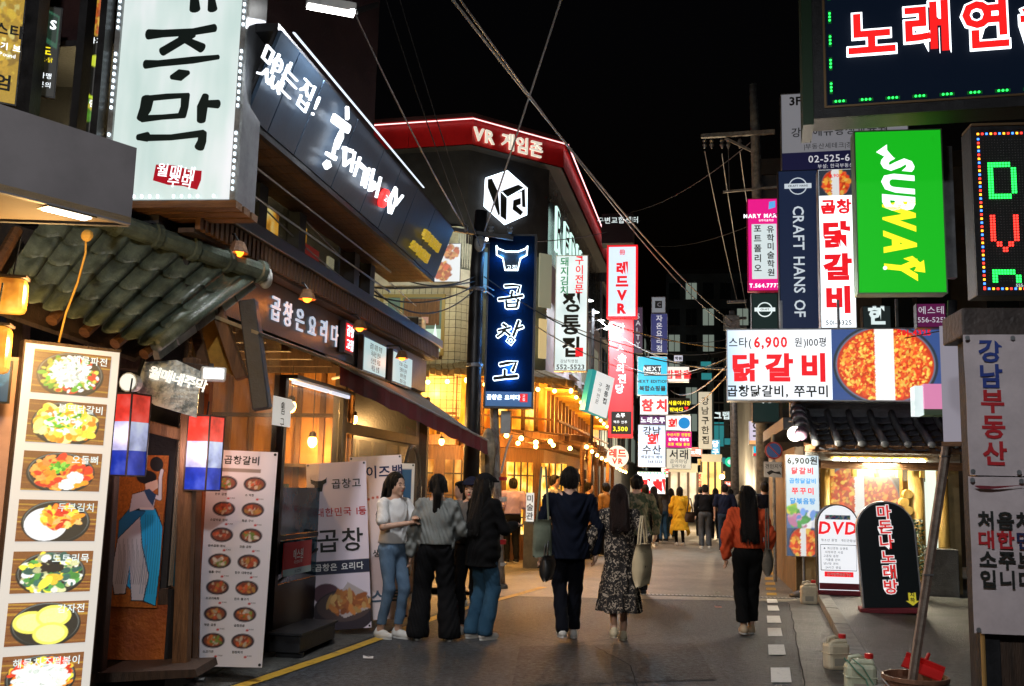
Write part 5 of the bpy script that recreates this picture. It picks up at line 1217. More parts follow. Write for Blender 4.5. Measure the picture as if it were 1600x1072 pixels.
P(vb, 'roof', MB().add([tuple(p - V1 + Vector((0, 0, ztop - .1))) for p in FV] + [(-6, 14, ztop - .1)], [(4, 3, 2, 1, 0)]), M['dark'])
# middle floor: cream tiles on the left face and its small chamfer
ti = foot(FV, -.12); tc = at(712, 500, 20.9); tc.z = 0
tA = V0 + Vector((.0, .1, 0)); dT = Vector((math.cos(R(-8)), math.sin(R(-8)), 0))
tA = tc - dT * 4.0; tB = tc + Vector((math.cos(R(38)), math.sin(R(38)), 0)) * .62
zt0, zt1 = 2.95, 6.05
wallseg(vb, 'tiled_wall', tA, tc, zt0, 6.4, .2, M['grout'], V1); wallseg(vb, 'tiled_wall', tc, tB, zt0, 6.4, .2, M['grout'], V1)
n1_ = Vector((dT.y, -dT.x, 0)); d2_ = (tB - tc).normalized(); n2_ = Vector((d2_.y, -d2_.x, 0))
zrow = (5.75 - 3.0) / 16; tw = .135
tm = MB().box(.004, tw - .008, -.014, -.001, .004, zrow - .008).mesh('wall_tile', M['cream'])
wl0, wl1 = (at(592, 500, 20.8) - tc).dot(dT), (at(688, 500, 20.8) - tc).dot(dT); zw0, zw1 = at(640, 548, 20.8).z, at(640, 462, 20.8).z
def put_tile(o0, dirv, k, j, z0=3.0):
    o = link('wall_tile', tm, vb); o.location = o0 - V1 + dirv * (k * tw) + Vector((0, 0, z0 + j * zrow)); o.rotation_euler = (0, 0, math.atan2(dirv.y, dirv.x))
for j in range(16):
    for k in range(4): put_tile(tc, d2_, k, j)
    for k in range(-14, 0):
        x = k * tw
        if x + tw < wl1 + .04 and wl0 < x and zw0 - .1 < 3.0 + (j + .5) * zrow < zw1 + .1: continue
        put_tile(tc, dT, k, j)
wallseg(vb, 'white_ledge', tA + n1_ * .1, tc + n1_ * .1, 5.78, 6.15, .3, M['plaster'], V1); wallseg(vb, 'white_ledge', tc + (n1_ + n2_) * .055, tB + n2_ * .1, 5.78, 6.15, .3, M['plaster'], V1)
wallseg(vb, 'upper_cream_band', tA, tc, 6.4, 7.1, .2, M['cream'], V1); wallseg(vb, 'corrugated_panel', tc, tB, 6.18, 7.1, .2, mat('corrugated', (.4, .42, .38), .5, var=.2, vs=8), V1)
for k in range(9): q = tc + d2_ * (.05 + k * .065) + n2_ * .015; P(vb, 'corrugation', MB().box(q.x - V1.x - .012, q.x - V1.x + .012, q.y - V1.y - .012, q.y - V1.y + .012, 6.2, 7.05), M['plaster'])
# window in the tiled wall
wq = T('window_unit', 'wide yellow framed window with white umbrella behind the glass in the tiled wall', 'window', (0, 0, 0)); bpy.data.objects.remove(wq)
def wl(x, y, z): return tc - V1 + dT * x + n1_ * y + Vector((0, 0, z))
def wbox(parent, name, x0, x1, z0, z1, y0, y1, m):
    q = [wl(x0, y0, z0), wl(x1, y0, z0), wl(x1, y1, z0), wl(x0, y1, z0)]; return P(parent, name, MB().prism(q, (0, 0, z1 - z0)), m)
gwf = mat('olive_frame', (.30, .24, .08), .5)
win = wbox(vb, 'window', wl0, wl1, zw0, zw1, -.02, .01, mat('window_room', (.05, .075, .06), .15, emit=(.25, .36, .26), es=.25))
wbox(win, 'frame', wl0 - .07, wl0, zw0 - .07, zw1 + .07, .0, .05, gwf); wbox(win, 'frame', wl1, wl1 + .07, zw0 - .07, zw1 + .07, .0, .05, gwf); wbox(win, 'frame', wl0, wl1, zw1, zw1 + .07, .0, .05, gwf); wbox(win, 'sill', wl0, wl1, zw0 - .09, zw0, .0, .1, gwf)
wbox(win, 'mullion', wl0 + .38, wl0 + .43, zw0, zw1, .011, .045, gwf); wbox(win, 'pane_glow', wl0, wl1, zw0, zw0 + .50, .011, .015, glow('pale_green_room', (.42, .60, .50), .7)); wbox(win, 'lit_strip', wl0 + .43, wl1 - .35, zw0 + .50, zw0 + .56, .0155, .02, L['yellow']); wbox(win, 'brown_blind', wl0 + .45, wl1 - .05, zw0 + .58, zw1 - .02, .011, .014, M['wood'])
P(win, 'umbrella', MB().add([wl(wl1 - .22, .02, zw0 + .12), wl(wl1 - .05, .02, zw0 + .12), wl(wl1 - .13, .02, zw0 + .62)], [(0, 1, 2)]), L['cool'])
for nm, x0, x1, t_ in (('2F', wl0 + .85, wl0 + 1.0, ''),): o = wbox(win, 'sticker', x0, x1, zw0 + .62, zw0 + .76, .015, .018, mat('pinkish', (.6, .35, .35), .6))
ex = at(605, 470, 19.9)
# air conditioner outside
aq = tc - V1 + V1
ac = T('air_conditioner', 'dark grey air conditioner box with white louvred side below the tiled wall window', 'air conditioner', at(632, 560, 19.6), R(-8))
box_part(ac, 'casing', M['black'], -.35, .28, -.15, .2, 0, .82, bevel=.02); box_part(ac, 'side_grille', M['whitep'], .285, .36, -.13, .2, 0, .80, bevel=.01)
for k in range(11): box_part(ac, 'louvre', M['steel'], .30, .35, -.142, -.131, .05 + k * .068, .08 + k * .068)
for x in (-.3, .2): box_part(ac, 'foot', M['steel'], x, x + .05, -.1, .15, -.06, 0)
wt = T('wall_tube_lamp', 'short white tube lamp on a bracket over the cream tiled corner', 'lamp', at(760, 374, 19.9), R(10)); P(wt, 'tube', MB().tube([(-.16, 0, 0), (.16, 0, 0)], .03, 8), L['hot']); P(wt, 'bracket', MB().tube([(0, 0, 0), (.1, .7, .1)], .015, 5), M['black'])
lamp(wt, 'POINT', 60, (1, .97, .72), (-.2, -.3, -.25), .12); lamp(wt, 'POINT', 34, (1, .95, .65), (-1.9, -.2, -1.0), .12)  # second light has no fixture; added to brighten the tiled wall
# lit food board above the ledge
pc = Pic(40, 56, (.85, .9, .95)); pc.blobs(26, 12, 9, 9, 60, [(.6, .08, .03), (.7, .3, .1), (.3, .05, .02)], 1.2, 3); pc.blobs(14, 40, 13, 12, 90, [(.6, .08, .03), (.8, .4, .1), (.4, .06, .02)], 1.2, 3)
poster('white lit food board peeking out behind the blue grey fascia', 676, 719, 381, 440, 20.5, pc, print_lit, -8)
# cube logo on the chamfer
cd_ = (V2 - V1).normalized(); cn = Vector((cd_.y, -cd_.x, 0))
def CH(px, py): p = on(px, py, V1 + cn * .04, cn) - V1; return p.dot(cd_), p.z
ctr = CH(787, 308); lg = T('cube_logo_sign', 'white glowing hexagonal cube logo on the black corner of the building', 'sign', V1 + cn * .04 + cd_ * ctr[0] + Vector((0, 0, ctr[1])), math.atan2(cd_.y, cd_.x))
def cl(px, py): a = CH(px, py); return (a[0] - ctr[0], a[1] - ctr[1])
def cz(x, y): return cl(560 + x / 4, 150 + y / 4)
P(lg, 'face', MB().prism([(x, -.05, z) for x, z in [cz(*p) for p in ((790, 522), (922, 478), (1040, 582), (1038, 742), (905, 800), (782, 690))]], (0, .05, 0)), glow('logo_white', (.85, .9, 1), 1.1))
for pts in ([(800, 525), (825, 520), (862, 600), (875, 740), (868, 752), (800, 575)], [(880, 600), (990, 558), (1030, 580), (1035, 700), (1015, 695), (1012, 600), (918, 640), (915, 780), (880, 755)], [(960, 655), (1005, 640), (1005, 680), (978, 690), (1020, 728), (1005, 750), (955, 712)]):
    P(lg, 'black_mark', MB().prism([(x, -.052, z) for x, z in [cz(*p) for p in pts]], (0, -.006, 0)), M['ink'])
P(lg, 'inner_line', MB().tube([(x, -.07, z) for x, z in [cz(*p) for p in ((1030, 578), (920, 640), (885, 605))]], .012, 6), L['neon'])
P(lg, 'edge_tube', MB().tube([(x, -.055, z) for x, z in [cz(*p) for p in ((788, 518), (922, 472), (1044, 580), (1042, 745), (905, 806), (778, 692), (788, 518))]], .014, 6), L['neon'])
# red fascia lettering
vt = T('roof_lettering', 'white raised lettering on the red band at the top of the corner building', 'sign', V1, math.atan2(cd_.y, cd_.x))
def FB(px, py): p = on(px, py, fo[1], cn) - V1; return p.dot(cd_), p.z
x0, z0 = FB(739, 207); x1, z1 = FB(845, 230)
text(vt, 'VR 게임존', (x0 + x1) / 2, 9.10, .40, mat('ivory_letter', (.75, .72, .62), .5, emit=(1, .95, .8), es=.5), y=-(fo[1] - V1).dot(cn) - .02, bold=.02, depth=.05)
# letters on the street side
sd_ = (V3 - V2).normalized(); sn = Vector((sd_.y, -sd_.x, 0))
rl = T('side_lettering', 'large outlined white letters on the street side of the black cladding', 'sign', V2, math.atan2(sd_.y, sd_.x))
gl_ = glow('pale_green_letter', (.60, .90, .80), 1.0)
for k, c in enumerate('REDVR'): text(rl, c, .75 + k * 1.25, 7.55, 1.35, gl_, y=-.10, bold=.05, depth=.05); text(rl, c, .75 + k * 1.25, 7.55, 1.35, M['ink'], y=-.155, bold=.0)
# lower street side walls (grey, lit by signs)
wallseg(vb, 'street_wall', V2, V3, 3.9, 6.75, .25, mat('mauve_grey_wall', (.20, .18, .20), .6, var=.3, vs=2), V1)
for k in range(4):
    q = V2 + sd_ * (1.2 + k * 2.6); q2 = q + sd_ * 1.6; wq_ = wallseg(vb, 'window', q + sn * .02, q2 + sn * .02, 4.6, 6.0, .02, mat('dull_lit_window', (.08, .09, .08), .2, emit=(.55, .5, .35), es=.22), V1)
    wallseg(wq_, 'sill', q + sn * .08, q2 + sn * .08, 4.52, 4.59, .08, M['grey'], V1)
bq = V1 + cd_ * 1.5
wallseg(vb, 'chamfer_wall', tB, V2, 3.9, 6.75, .2, mat('greenish_wall', (.16, .18, .15), .6, var=.3, vs=3), V1)
for (x0, x1, y0, y1, m) in ((752, 768, 398, 458, mat('blue_glass', (.03, .09, .16), .1, emit=(.10, .28, .5), es=.8)), (838, 858, 400, 480, mat('pale_bay', (.35, .36, .30), .5, emit=(.5, .55, .4), es=.18)), (838, 850, 500, 560, glow('warm_slit', (.8, .62, .3), .5))):
    a, b = CH(x0, y1), CH(x1, y0); P(vb, 'bay_panel', MB().prism([V1 - V1 + cd_ * a[0] + cn * .1 + Vector((0, 0, a[1])), cd_ * b[0] + cn * .1 + Vector((0, 0, a[1])), cd_ * b[0] + cn * .1 + Vector((0, 0, b[1])), cd_ * a[0] + cn * .1 + Vector((0, 0, b[1]))], cn * .05), m)
# ================================================================ wooden restaurant on the ground floor of the corner
wr = T('wooden_restaurant', 'amber lit timber restaurant with shaggy eaves and strings of bulbs on the corner', 'building', V1)
g1 = foot([tA, tc, tB + d2_ * 1.6, V3], -.0); W0 = [tA - n1_ * .0, V1 + n1_ * .2, V2 + Vector((0, -.1, 0)), V3]
W0 = foot([V0, V1, V2, V3], .0)
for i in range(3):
    wallseg(wr, 'self_glowing_wall', W0[i], W0[i + 1], 2.62, 3.9, .2, glowvar('glowing_wall', ((.16, .035, .003), (.80, .25, .012), (1, .52, .05)), 1.5, 3, (1, 1, .5), (.36, .5, .64)), V1)  # upper wall is no lamp; amber light is painted into its emission
    wallseg(wr, 'timber_wall', W0[i], W0[i + 1], 0, 2.4, .2, M['wood'], V1)
eo = foot(W0, .62)
def seg_iter(i, step, a0=0., a1=None):
    d = W0[i + 1] - W0[i]; Ls = d.length; dn = d / Ls; n = Vector((dn.y, -dn.x, 0)); x = a0
    while x < (a1 or Ls) - .01: yield x, W0[i] - V1 + dn * x, dn, n; x += step
for i, (st, z0, z1, m) in enumerate(((.36, 2.7, 3.75, 'a'), (.36, 2.7, 3.75, 'a'), (.6, 2.7, 3.75, 'a'))):
    for x, p, dn, n in seg_iter(i, st, .1, None if i < 2 else 9.0):
        P(wr, 'upper_post', MB().prism([p + n * .03 + Vector((0, 0, 2.62)), p + dn * .07 + n * .03 + Vector((0, 0, 2.62)), p + dn * .07 + n * .1 + Vector((0, 0, 2.62)), p + n * .1 + Vector((0, 0, 2.62))], (0, 0, 1.25)), M['wood'])
        if int(x / st) % 2 == 0 and i < 2: q = p + dn * (.09) + n * .02; P(wr, 'lit_window', MB().prism([q + Vector((0, 0, 2.75)), q + dn * .25 + Vector((0, 0, 2.75)), q + dn * .25 + n * .02 + Vector((0, 0, 2.75)), q + n * .02 + Vector((0, 0, 2.75))], (0, 0, .8)), L['yellow'])
    d = W0[i + 1] - W0[i]; dn = d.normalized(); n = Vector((dn.y, -dn.x, 0)); a = W0[i] - V1; b = W0[i + 1] - V1
    P(wr, 'balcony_rail', MB().bar(a + n * .3 + Vector((0, 0, 3.05)), b + n * .3 + Vector((0, 0, 3.05)), .05, .05), M['wood']); P(wr, 'balcony_edge', MB().prism([a + Vector((0, 0, 2.4)), b + Vector((0, 0, 2.4)), b + n * .34 + Vector((0, 0, 2.4)), a + n * .34 + Vector((0, 0, 2.4))], (0, 0, .21)), M['wood'])
def eave(name, a0, b0, a1, b1, za, zb_, step, par, m, lift=.34):
    """shaggy thatch eave between inner line a0-b0 and outer line a1-b1, as straw bundles"""
    Ls = (b1 - a1).length; n = max(2, int(Ls / step))
    for k in range(n):
        t0, t1 = k / n, (k + 1) / n - .004
        i0, i1, o0, o1 = a0.lerp(b0, t0), a0.lerp(b0, t1), a1.lerp(b1, t0), a1.lerp(b1, t1); z = za + (zb_ - za) * t0; dz = random.uniform(-.03, .03); ou = random.uniform(.95, 1.08)
        o0 = i0.lerp(o0, ou); o1 = i1.lerp(o1, ou + random.uniform(-.04, .04))
        top = [Vector((i0.x, i0.y, z + lift)), Vector((i1.x, i1.y, z + lift)), Vector((o1.x, o1.y, z + .10 + dz)), Vector((o0.x, o0.y, z + .10 + dz))]
        bot = [Vector((i0.x, i0.y, z + lift - .14)), Vector((i1.x, i1.y, z + lift - .14)), Vector((o1.x, o1.y, z - .04 + dz)), Vector((o0.x, o0.y, z - .02 + dz))]
        P(par, name, MB().add(top + bot, [(0, 1, 2, 3), (7, 6, 5, 4), (3, 2, 6, 7), (0, 3, 7, 4), (1, 0, 4, 5), (2, 1, 5, 6)]), m)
wi = [p - V1 for p in W0]; wo = [p - V1 for p in eo]
eave('thatch_bundle', wi[0], wi[1], wo[0], wo[1], 3.84, 3.84, .13, wr, M['thatch']); eave('thatch_bundle', wi[1], wi[2], wo[1], wo[2], 3.84, 3.84, .13, wr, M['thatch'])
e3 = wi[2].lerp(wi[3], .85); o3 = wo[2].lerp(wo[3], .85)
eave('thatch_bundle', wi[2], e3, wo[2], o3, 3.84, 3.5, .15, wr, M['thatch'])
# yellow rafters under the street side eave
for k in range(26):
    p = wi[2].lerp(e3, k / 26); q = wo[2].lerp(o3, k / 26); z = 3.80 - .34 * k / 26
    P(wr, 'rafter', MB().bar(p + Vector((0, 0, z - .05)), q + Vector((0, 0, z - .10)), .05, .05), M['log'])
# lower roof on the street side
lo0 = [wi[1] + (wi[2] - wi[1]) * .35, wi[2], wi[2].lerp(wi[3], .9)]
lw = foot([lo0[0] + V1, lo0[1] + V1, lo0[2] + V1], 1.0); lw = [p - V1 for p in lw]
eave('bark_shingle', lo0[0], lo0[1], lw[0], lw[1], 2.60, 2.58, .16, wr, M['wood'], .22); eave('bark_shingle', lo0[1], lo0[2], lw[1], lw[2], 2.58, 2.2, .16, wr, M['wood'], .22)
for k in range(6):
    p = lw[1].lerp(lw[2], k / 6 * .8) - (lw[1] - lo0[1]) * .1; P(wr, 'porch_post', MB().tube([p + Vector((0, 0, 0)), p + Vector((0, 0, 2.5))], .05, 8), M['woodh'])
    P(wr, 'porch_brace', MB().bar(p + Vector((0, 0, 2.0)), p + (lw[2] - lw[1]).normalized() * .5 + Vector((0, 0, 2.45)), .05, .05), M['woodh'])
# ground floor openings
for i in (0, 1, 2):
    for x, p, dn, n in seg_iter(i, .95, .25 if i else 2.0, None if i < 2 else 9):
        m = (L['yellow'], glowvar('room_orange', ((.20, .03, .004), (.75, .16, .012), (1, .5, .06)), .9, 4, (1, 1, .6)), glowvar('amber_room', ((.05, .02, .005), (.4, .16, .02), (1, .6, .15)), .8, 4, (1, 1, .5)))[int(x * 3) % 3]
        q = p + n * .015; w_ = P(wr, 'lit_opening', MB().prism([q + Vector((0, 0, .55)), q + dn * .7 + Vector((0, 0, .55)), q + dn * .7 + n * .015 + Vector((0, 0, .55)), q + n * .015 + Vector((0, 0, .55))], (0, 0, 1.55)), m)
        for k in range(1, 4): P(w_, 'lattice_bar', MB().prism([q + dn * (k * .175) + n * .02 + Vector((0, 0, .55)), q + dn * (k * .175 + .03) + n * .02 + Vector((0, 0, .55)), q + dn * (k * .175 + .03) + n * .045 + Vector((0, 0, .55)), q + dn * (k * .175) + n * .045 + Vector((0, 0, .55))], (0, 0, 1.55)), M['blackwood'])
        for zz in (.9, 1.35, 1.8): P(w_, 'lattice_bar', MB().prism([q + n * .047 + Vector((0, 0, zz)), q + dn * .7 + n * .047 + Vector((0, 0, zz)), q + dn * .7 + n * .06 + Vector((0, 0, zz)), q + n * .06 + Vector((0, 0, zz))], (0, 0, .03)), M['blackwood'])
# strings of bulbs
def bulbs(label, pts, n, sag, group='strings of bulbs on the timber restaurant', r=.045, mm=None):
    o0 = pts[0]; root = T('bulb_string', label, 'string lights', o0, 0, group); allp = []
    for i in range(len(pts) - 1):
        for k in range(n):
            t = k / n; p = pts[i].lerp(pts[i + 1], t) - o0; p.z -= sag * math.sin(math.pi * ((t * 2) % 1)); allp.append(p)
    allp.append(pts[-1] - o0)
    P(root, 'wire', MB().tube([p + Vector((0, 0, .06)) for p in allp], .006, 4), M['black'])
    me = MB().ball((0, 0, 0), r, 6).mesh('bulb', mm or L['warm'])
    for i, p in enumerate(allp):
        o = link('bulb', me, root); o.location = p
        if i % 4 == 1: lamp(root, 'POINT', 48, (1, .42, .07), p - Vector((0, 0, .15)), .06)
    return root
Z = lambda p, z: p + V1 + Vector((0, 0, z))
bulbs('string of round bulbs under the upper thatch facing the maroon awning', [Z(wo[0].lerp(wo[1], .35), 3.72), Z(wo[1], 3.72)], 7, .05)
bulbs('string of bulbs under the upper thatch around the chamfered corner', [Z(wo[1], 3.70), Z(wo[2], 3.70)], 6, .05)
bulbs('long string of bulbs along the upper thatch on the street side', [Z(wo[2], 3.68), Z(o3, 3.38)], 11, .04, r=.04)
bulbs('string of bulbs along the lower bark roof on the street side', [Z(lw[1], 2.46), Z(lw[2], 2.10)], 10, .04, r=.04)
bulbs('short string of bulbs under the lower bark roof at the corner', [Z(lw[0], 2.46), Z(lw[1], 2.46)], 4, .05)
bulbs('bulbs hung low across the corner entrance behind the metal pole', [at(745, 668, 20.2), at(860, 690, 20.6)], 5, .08, r=.05)
# ================================================================ blade signs down the left side of the street
BR = -9.5
# neon horn sign on the metal pole
r, wd, h = sign('neon_sign', 'tall black sign with three glowing brush characters on blue halos and a bull horn outline', 759, 836, 366, 638, 15.6, -4, None, M['black'], th=.22, fr=.03)
box_part(r, 'face', mat('deep_blue_face', (.002, .014, .045), .9, spec=.05), -wd / 2 + .03, wd / 2 - .03, .0, .01, .03, h - .03)
def ly(py): return h * (638 - py) / 272
NS = {'곱': [([(498, 240), (525, 238), (549, 240), (543, 262)], 8), ([(524, 258), (521, 278)], 8), ([(478, 286), (515, 281), (560, 273)], 9), ([(504, 290), (507, 314)], 8), ([(545, 285), (540, 313)], 8), ([(506, 300), (541, 298)], 6), ([(507, 314), (540, 312)], 7)],
      '창': [([(495, 370), (507, 378)], 9), ([(480, 393), (521, 382)], 8), ([(503, 388), (492, 402), (477, 413)], 8), ([(503, 394), (521, 408)], 8), ([(549, 358), (540, 385), (531, 411)], 9), ([(538, 387), (563, 378)], 8), ([(522, 414), (534, 424), (524, 438), (511, 427), (520, 414)], 6)],
      '고': [([(488, 507), (515, 501), (543, 498), (532, 528)], 10), ([(505, 525), (505, 546)], 9), ([(470, 554), (505, 549), (548, 545)], 11)]}
n_s = 0
halo = mat('halo_film', (.02, .2, .5), .5)
for k, (c, py) in enumerate((('곱', 472), ('창', 527), ('고', 583))):
    for pts, w_ in NS[c]:
        q = [((560 + x / 2.185 - 797.5) / 77 * wd, ly(340 + y / 2.185)) for x, y in pts]; u = wd / 77 / 2.185
        for nm, ex, yy, mm in (('brush_outline', 7, -.050 - .0006 * n_s, L['neon']), ('brush_stroke', 0, -.070 - .0006 * n_s, M['ink'])):
            b = MB(); stroke(b, q, [(w_ + ex) * u] * len(q), yy, .004); P(r, nm, b, mm)
        n_s += 1
    for dz in (-.08, .08):
        l_ = bpy.data.lights.new('halo_light', 'POINT'); l_.energy = 6; l_.color = (.05, .35, 1); l_.shadow_soft_size = .04; o = link('halo_light', l_, r); o.location = (0, -.045, ly(py) + dz)
hp = [(x, z + ly(405)) for x, z in horns(.50, .40)]
P(r, 'horn_outline', MB().tube([(x, -.05, z) for x, z in hp + hp[:1]], .014, 6), L['neon']); P(r, 'horn_panel', MB().prism([(x, -.03, z) for x, z in hp], (0, .01, 0)), M['ink'])
for dx in (-.17, .17):
    l_ = bpy.data.lights.new('halo_light', 'POINT'); l_.energy = 5; l_.color = (.05, .35, 1); l_.shadow_soft_size = .04; o = link('halo_light', l_, r); o.location = (dx, -.06, ly(405) + .02)
text(r, '고집', 0, ly(420), .09, L['neon'], y=-.045)
box_part(r, 'lower_strip', mat('blue_strip', (.03, .09, .2), .4, emit=(.05, .2, .5), es=.35), -wd / 2 + .03, wd / 2 - .03, -.012, -.001, .03, .26); text(r, '곱창은 요리다', -.08, .17, .085, L['neon'], y=-.015, bold=.03); box_part(r, 'red_seal', L['redvin'], .18, .30, -.016, -.013, .10, .23); text(r, '고집', .24, .165, .05, L['white'], y=-.017, vert=True)
# (xl,xr,yt,yb,Y)
r, wd, h = sign('vertical_sign', 'white blade sign with three black characters under small green and red columns', 867, 918, 399, 580, 20, BR, L['cool'], M['whitep'], th=.2, fr=.015)
text(r, '돼지김치', -wd * .23, h * .82, .20, mat('green_print', (.02, .25, .1), .6, emit=(.02, .3, .12), es=.4), vert=True, bold=.02, pitch=1.0); text(r, '구이전문', wd * .23, h * .83, .20, L['redvin'], vert=True, bold=.02, pitch=1.0)
text(r, '정통집', 0, h * .40, .44, M['ink'], vert=True, bold=.03, pitch=1.05); box_part(r, 'seal', L['redvin'], wd * .15, wd * .38, -.004, -.002, h * .125, h * .20); text(r, '강남직영점', -.03, h * .085, .075, M['ink']); text(r, '552-5523', 0, h * .035, .14, M['ink'], bold=.02)
r, wd, h = sign('vertical_sign', 'white blade sign with red frame and red block characters above the long red sign', 948, 996, 383, 497, 26, BR, glow('pale_blue_face', (.62, .74, .88), .95), L['redvin'], th=.25, fr=.05)
text(r, '레드', 0, h * .60, .36, L['redvin'], vert=True, bold=.055, pitch=1.0); text(r, 'VR', 0, h * .22, .36, L['redvin'], vert=True, bold=.055, pitch=1.0); text(r, '冊', 0, h * .90, .16, L['redvin'], bold=.02)
r, wd, h = sign('vertical_sign', 'long red blade sign with white slanted characters and a dark price panel at its foot', 951, 989, 499, 684, 26, BR, L['red2'], L['redvin'], th=.25, fr=.02)
for k, c in enumerate('싼ㄴㅅ술의전당'): text(r, c, (-.04, .05)[k % 2] * .6, h * (.93 - k * .087), .25, L['white'], y=0, bold=.03)
box_part(r, 'price_panel', M['blackf'] if 'blackf' in M else L['blackf'], -wd * .38, wd * .45, -.006, -.002, h * .03, h * .22); text(r, '소주', 0, h * .185, .13, L['white'], y=-.007, bold=.02); text(r, '맥주 안주', 0, h * .13, .085, L['white'], y=-.007); text(r, '3,500', 0, h * .07, .16, L['yel'], y=-.007, bold=.02)
# round plate and leaning banner on the wall
C, wd, h = measure(948, 982, 697, 730, 24, R(BR)); r = T('round_sign', 'round cream sign with red characters under the long red sign', 'sign', C, R(BR)); P(r, 'disc', MB().lathe([(wd / 2, -.02), (wd / 2, .05)], n=28, axis='y'), glow('cream_disc', (.95, .85, .68), .9)); text(r, '레드', 0, .08, .22, L['redvin'], y=-.022, bold=.04); text(r, 'VR', 0, -.11, .18, L['redvin'], y=-.022, bold=.04)
C, wd, h = measure(918, 950, 582, 648, 23, R(35)); r = T('tilted_sign', 'tilted white and teal box sign with small print beside the long red sign', 'sign', C - Vector((0, 0, h / 2)), R(35)); r.rotation_euler = (0, R(14), R(35)); wd *= .9
box_part(r, 'housing', glow('teal_edge', (.03, .35, .35), .6), -wd / 2 - .12, wd / 2, .01, .2, 0, h); box_part(r, 'face', glow('white_soft', (.7, .74, .74), .8), -wd / 2, wd / 2, 0, .009, 0, h); text(r, '구이전문', -.1, h * .5, .12, M['ink'], vert=True); text(r, '정통집', .12, h * .55, .15, M['ink'], vert=True, bold=.02)
# further signs
r, wd, h = sign('box_sign', 'cyan box sign with a black word panel, over the red tuna restaurant sign', 996, 1043, 557, 618, 31, BR, L['cyan'], M['steel'], th=.3, fr=.02)
box_part(r, 'word_panel', L['blackf'], -wd * .28, wd * .28, -.006, -.002, h * .50, h * .78); text(r, 'NEXT', 0, h * .68, .19, L['cool'], y=-.007, bold=.03); text(r, 'EDITION', 0, h * .56, .12, L['cool'], y=-.007, bold=.03); text(r, 'NEXT EDITION', 0, h * .36, .125, M['ink'], bold=.04); text(r, '복합쇼핑몰', 0, h * .18, .17, M['ink'], bold=.04)
r, wd, h = sign('box_sign', 'white box sign with two red characters just below the cyan sign', 1000, 1044, 619, 648, 31, BR, glow('cream_face', (.95, .90, .82), 1.0), M['steel'], th=.3, fr=.012); text(r, '참치', 0, h * .5, .40, L['redvin'], bold=.05, gap=.15)
r, wd, h = sign('box_sign', 'narrow purple box sign between the tuna sign and the blue white fish restaurant sign', 1000, 1040, 650, 663, 31.5, BR, glow('purple_face', (.10, .03, .14), .8), M['black'], th=.3, fr=.01); text(r, '노래소주', 0, h * .5, .2, L['white'], bold=.03)
r, wd, h = sign('box_sign', 'blue white box sign with a large red character and phone number, facing up the street', 997, 1040, 664, 730, 32, BR, glow('blue_white', (.62, .78, 1.0), 1.0), M['steel'], th=.3, fr=.012); text(r, '강남', 0, h * .86, .30, M['ink'], bold=.02); text(r, '회', .03, h * .64, .42, L['redvin'], bold=.05); text(r, '수산', 0, h * .41, .32, M['ink'], bold=.02); text(r, '배달문의 예약', 0, h * .24, .11, M['ink'], bold=.02); text(r, '568-5523', .1, h * .13, .11, M['ink'], bold=.02)
r, wd, h = sign('box_sign', 'bulb framed white sign with heavy red characters, lowest of the stack', 996, 1040, 737, 772, 31, BR, L['white'], M['steel'], th=.3, fr=.02); text(r, '잔치', 0, h * .35, .44, L['redvin'], bold=.07)
for k in range(16): P(r, 'bulb', MB().ball((-wd / 2 + .03 + k * (wd - .06) / 15, -.03, h * .93), .028, 5), L['ledg'] if k % 2 else L['neon'])
r, wd, h = sign('box_sign', 'small red lettered white box sign higher up behind the cyan sign', 1043, 1077, 573, 597, 37, BR, glow('pinkwhite', (.85, .75, .68), .9), M['steel'], th=.3, fr=.012); text(r, '밤탈출', 0, h * .5, .34, L['redvin'], bold=.04)
r, wd, h = sign('box_sign', 'black box sign with two lines of yellow characters and a heart', 1045, 1078, 622, 648, 36, BR, L['blackf'], M['black'], th=.3, fr=.012); text(r, '서울야시장', 0, h * .7, .17, L['yel'], bold=.03); text(r, '밤바다', -.1, h * .3, .17, L['yel'], bold=.03); P(r, 'heart', MB().prism([(.25, 0, .16), (.33, 0, .25), (.30, 0, .3), (.25, 0, .27), (.20, 0, .3), (.17, 0, .25)], (0, -.01, 0)), L['redvin'])
r, wd, h = sign('box_sign', 'white box sign with a red character and a blue fish disc', 1040, 1080, 649, 673, 35, BR, glow('white_b', (.9, .88, .8), 1.0), M['steel'], th=.3, fr=.012); text(r, '회', -.2, h * .45, .36, L['redvin'], bold=.05); P(r, 'blue_disc', MB().lathe([(.2, -.004), (.2, 0)], (.2, 0, h * .5), 20, axis='y'), glow('blue_disc', (.02, .25, .6), .9))
r, wd, h = sign('box_sign', 'hot pink box sign with three lines of yellow and white print', 1040, 1081, 674, 700, 35, BR, L['pinkvin'], M['steel'], th=.3, fr=.01)
for k, (t_, m) in enumerate((('수산시장 연합점', L['yel']), ('활어회 전문점', L['white']), ('포장 배달 환영', L['yel']))): text(r, t_, 0, h * (.8 - k * .29), .115, m, bold=.03)
r, wd, h = sign('box_sign', 'cream box sign with two black brush characters above smaller print', 1041, 1080, 701, 733, 35, BR, glow('cream_b', (.75, .70, .55), .8), M['steel'], th=.3, fr=.012); text(r, '서래', 0, h * .72, .36, M['ink'], bold=.02); text(r, '곱이마당', 0, h * .38, .16, M['ink']); text(r, '갈매기살', 0, h * .15, .13, M['ink'])
r, wd, h = sign('vertical_sign', 'beige vertical sign with five black brush characters standing alone past the stacked signs', 1091, 1113, 612, 702, 40, BR, glow('beige_face', (.50, .46, .36), .75), M['black'], th=.3, fr=.012); text(r, '강남구한집', 0, h * .50, .34, M['ink'], vert=True, bold=.02, pitch=1.15)
